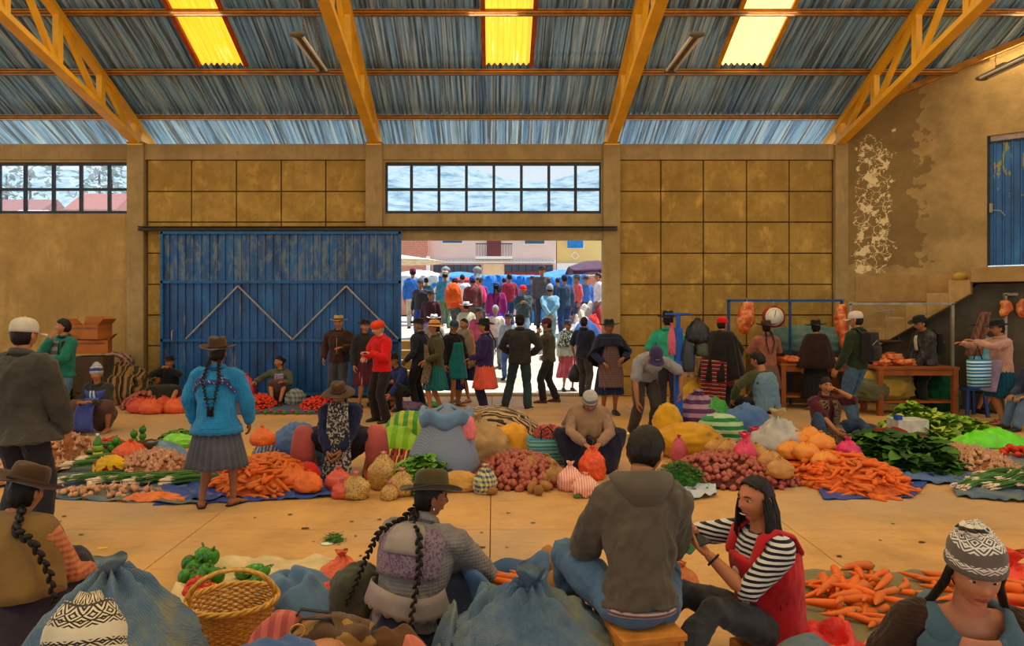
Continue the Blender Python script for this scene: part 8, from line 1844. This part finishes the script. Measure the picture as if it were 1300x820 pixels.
# concrete posts with round tops
for x, lb in ((606, 'round topped concrete gate post in the street, thicker right one'), (566, 'round topped concrete gate post in the street, left one')):
    t = thing('gate_post', lb, 'post', V(px(x, 24), 24, 1.2)); h = pz(345, 24)-1.2; cm = plain('post_concrete', rgb(130, 130, 128), .9); m = MB(); m.lathe([(.12, 0), (.12, h)], 16); m.build('shaft', cm, t); m = MB(); m.lathe([(.12, h), (.15, h+.03), (.15, h+.10), (.10, h+.15), (.001, h+.2)], 16); m.build('post_cap', cm, t)
# market canopies
def canopy(x0, x1, yt, yb, d, dep, mat, label, peak=.35, posts=True, seed=0, drop=.5):
    t = thing('market_canopy', label, 'canopy', V((px(x0, d)+px(x1, d))/2, d, 0)); w = px(x1, d)-px(x0, d); zt, zb = pz(yt, d), pz(yb, d)
    m = MB(); m.grid(16, 12, lambda u, v: V((u-.5)*w, (v-.5)*dep, zb+(zt-zb)*(1-abs(2*v-1)**1.3)*(1-.5*abs(2*u-1)**1.5)+.06*noise.noise(V(u*5, v*5, seed)))); m.build('awning', mat, t, solid=.01)
    m = MB(); m.grid(18, 5, lambda u, v: V((u-.5)*w, -dep/2+.04*math.sin(u*30+seed), zb+.02-drop*v*(1+.5*math.sin(u*11+seed)))); m.build('hanging_flap', mat, t, solid=.01)
    for sx in (-1, 1): m = MB(); m.tube([V(sx*w*.46, -dep*.45, 1.2), V(sx*w*.46, -dep*.45, zb)], .03, 6); m.build('pole', plain('pole_wood', rgb(120, 100, 80), .8), t)
cb_ = cloth(rgb(38, 120, 206), 'denim', name='bright_blue_tarp', rough=.5); cw = cloth(rgb(206, 210, 214), name='white_canvas'); cm_ = cloth(rgb(76, 44, 66), name='maroon_canvas')
canopy(505, 560, 342, 352, 26, 2.4, cw, 'white canvas canopy at the far left of the street', seed=1); canopy(545, 615, 345, 354, 28, 2.5, cb_, 'blue tarp canopy with white top, left of the concrete post', seed=2); canopy(575, 605, 352, 357, 24.5, 1.6, cloth(rgb(206, 60, 60), name='red_canvas'), 'small red and white parasol canopy in the street', seed=3, drop=.15)
canopy(612, 672, 349, 352, 27, 2.0, cb_, 'bright blue hanging tarp right of the concrete post', seed=4, drop=1.3); canopy(664, 722, 348, 354, 25.5, 2.0, cb_, 'bright blue tent tarp behind the tall waistcoat', seed=5, drop=1.3); canopy(690, 740, 342, 352, 29, 3, cloth(rgb(70, 130, 190), name='pale_blue_tarp'), 'paler blue canopy below the maroon one', seed=6)
canopy(722, 790, 331, 346, 24, 2.6, cm_, 'peaked maroon canopy at the right', seed=7, drop=.1)
t = thing('parasol', 'beige parasol edge at the upper left of the doorway', 'parasol', V(px(506, 22), 22, 0)); m = MB(); m.lathe([(.001, pz(323, 22)), (.9, pz(328, 22)), (1.45, pz(332, 22)), (1.4, pz(334, 22)), (.001, pz(326, 22))], 8); m.build('canopy_cloth', cloth(rgb(216, 196, 164), name='beige_canvas'), t, smooth=False); m = MB(); m.tube([V(0, 0, 1.2), V(0, 0, pz(325, 22))], .03, 6); m.build('pole', whitep, t)
hbox(706, 830, 350, 400, 30, .3, brick(), 'garden_wall', None); tag(bpy.data.objects['garden_wall'], 'low brick wall behind the stall at the right', 'wall')
# heaped stall goods on the right
for i, (x, y, w, c) in enumerate(((745, 404, .5, rgb(60, 90, 150)), (730, 408, .45, rgb(206, 200, 196)), (752, 396, .35, rgb(206, 50, 44)), (738, 392, .3, rgb(226, 206, 180)), (757, 386, .3, rgb(150, 40, 50)), (725, 398, .3, rgb(90, 60, 60)), (747, 380, .4, rgb(214, 196, 184)))): p_ = P(x, y, 18.0+.2*i); clothheap(V(p_.x, p_.y, gz(p_.y)), (w*.8, w*.5, max(.2, p_.z-gz(p_.y))), cloth(c, name='stall_goods_%d' % i), ('blue cloth goods', 'white cloth goods', 'red goods', 'cream goods', 'dark red goods', 'brown goods', 'pale goods')[i]+' heaped on the street stall at the right door post', 'goods', 'cloth_bundle', 200+i, n=20)
blob(V(px(575, 18.2), 18.2, gz(18.2)+.95), (.20, .14, .28), cloth(rgb(236, 96, 30), name='orange_pack'), 'bright orange carrying cloth on a back in the street', 'carrying cloth', 'carrying_cloth', 210)
# slope with scrub and trees seen through the high windows
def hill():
    t = NT('hazy_hillside'); n1 = t.noise(.22, 8, rough=.75); t.col(t.ramp(n1, [(.36, rgb(84, 112, 128)), (.48, rgb(140, 158, 166)), (.58, rgb(164, 174, 176)), (.7, rgb(104, 130, 144))])); return t.set(Roughness=1)  # pale blue distance haze put into the hill colours
m = MB(); m.grid(70, 24, lambda u, v: V(-170+340*u, 90+110*v, 1+.5*v+ (40+10*noise.noise(V(u*5, 0, 1)))*v**.8*(1+.1*noise.noise(V(u*14, v*6, 3))))); o = struct(m.build('trim_40', hill()))
def tree(x, y, d, h, seed, label):
    rng = random.Random(seed); b = V(px(x, d), d, 0); b.z = pz(y, d); t = thing('tree', label, 'tree', V(b.x, b.y, 0)); m = MB(); m.tube([V(0, 0, 0), V(.1, 0, b.z*.6), V(0, 0, b.z)], [.25, .18, .08], 6); m.build('trunk', plain('bark', rgb(90, 76, 60), .9), t); m = MB()
    for i in range(150):
        a, r = rng.uniform(0, 6.28), rng.random()**.5*h*.34; z = b.z-h*.1+rng.uniform(-.3, .4)*h; c = V(r*math.cos(a), r*math.sin(a), z); s = h*.05*rng.uniform(.5, 1.3); u = V(rng.uniform(-1, 1), rng.uniform(-1, 1), rng.uniform(-1, 1)).normalized(); w = u.cross(V(0, 0, 1))
        m.add([c-w*s, c+u*s, c+w*s, c-u*s], [(0, 1, 2, 3)])
    m.build('crown', plain('hazy_leafage', rgb(170, 186, 186), .8, bump=0), t)  # leaf colour lightened to paint in the distance haze
for i, (x, y, lb) in enumerate(((8, 222, 'grey green tree seen through the left high window, leftmost'), (38, 222, 'tall slim tree in the left high window, second from left'), (126, 218, 'tall slim tree in the left high window, fourth pane'), (142, 226, 'grey green tree at the right of the left high window'))): tree(x, y, 60, 7, i, lb)
for i, (x0, x1, yt, yb, c, lb) in enumerate(((-20, 52, 248, 290, rgb(150, 96, 90), 'red roofed house low in the left high window'), (84, 150, 240, 290, rgb(166, 100, 90), 'long red roof in the middle of the left high window'), (0, 40, 262, 290, rgb(214, 214, 220), 'pale gable roof at the lower left of the left high window'), (525, 575, 262, 300, rgb(176, 110, 100), 'red roof low in the long centre window'))):
    d = 52-i; t = thing('house', lb, 'house', V(px((x0+x1)/2, d), d, 0)); w = px(x1, d)-px(x0, d); zt = pz(yt, d); zb = pz((yt+yb)/2, d); m = MB(); m.box((0, 2, zb/2), (w*.94, 4, zb)); m.build('wall', beige, t, smooth=False); m = MB(); m.loft([[V(-w/2, -.4, zb-.1), V(-w/2, 2, zt), V(-w/2, 4.4, zb-.1)], [V(w/2, -.4, zb-.1), V(w/2, 2, zt), V(w/2, 4.4, zb-.1)]]); m.build('roof', plain('roof_%d' % i, c, .8), t, smooth=False)
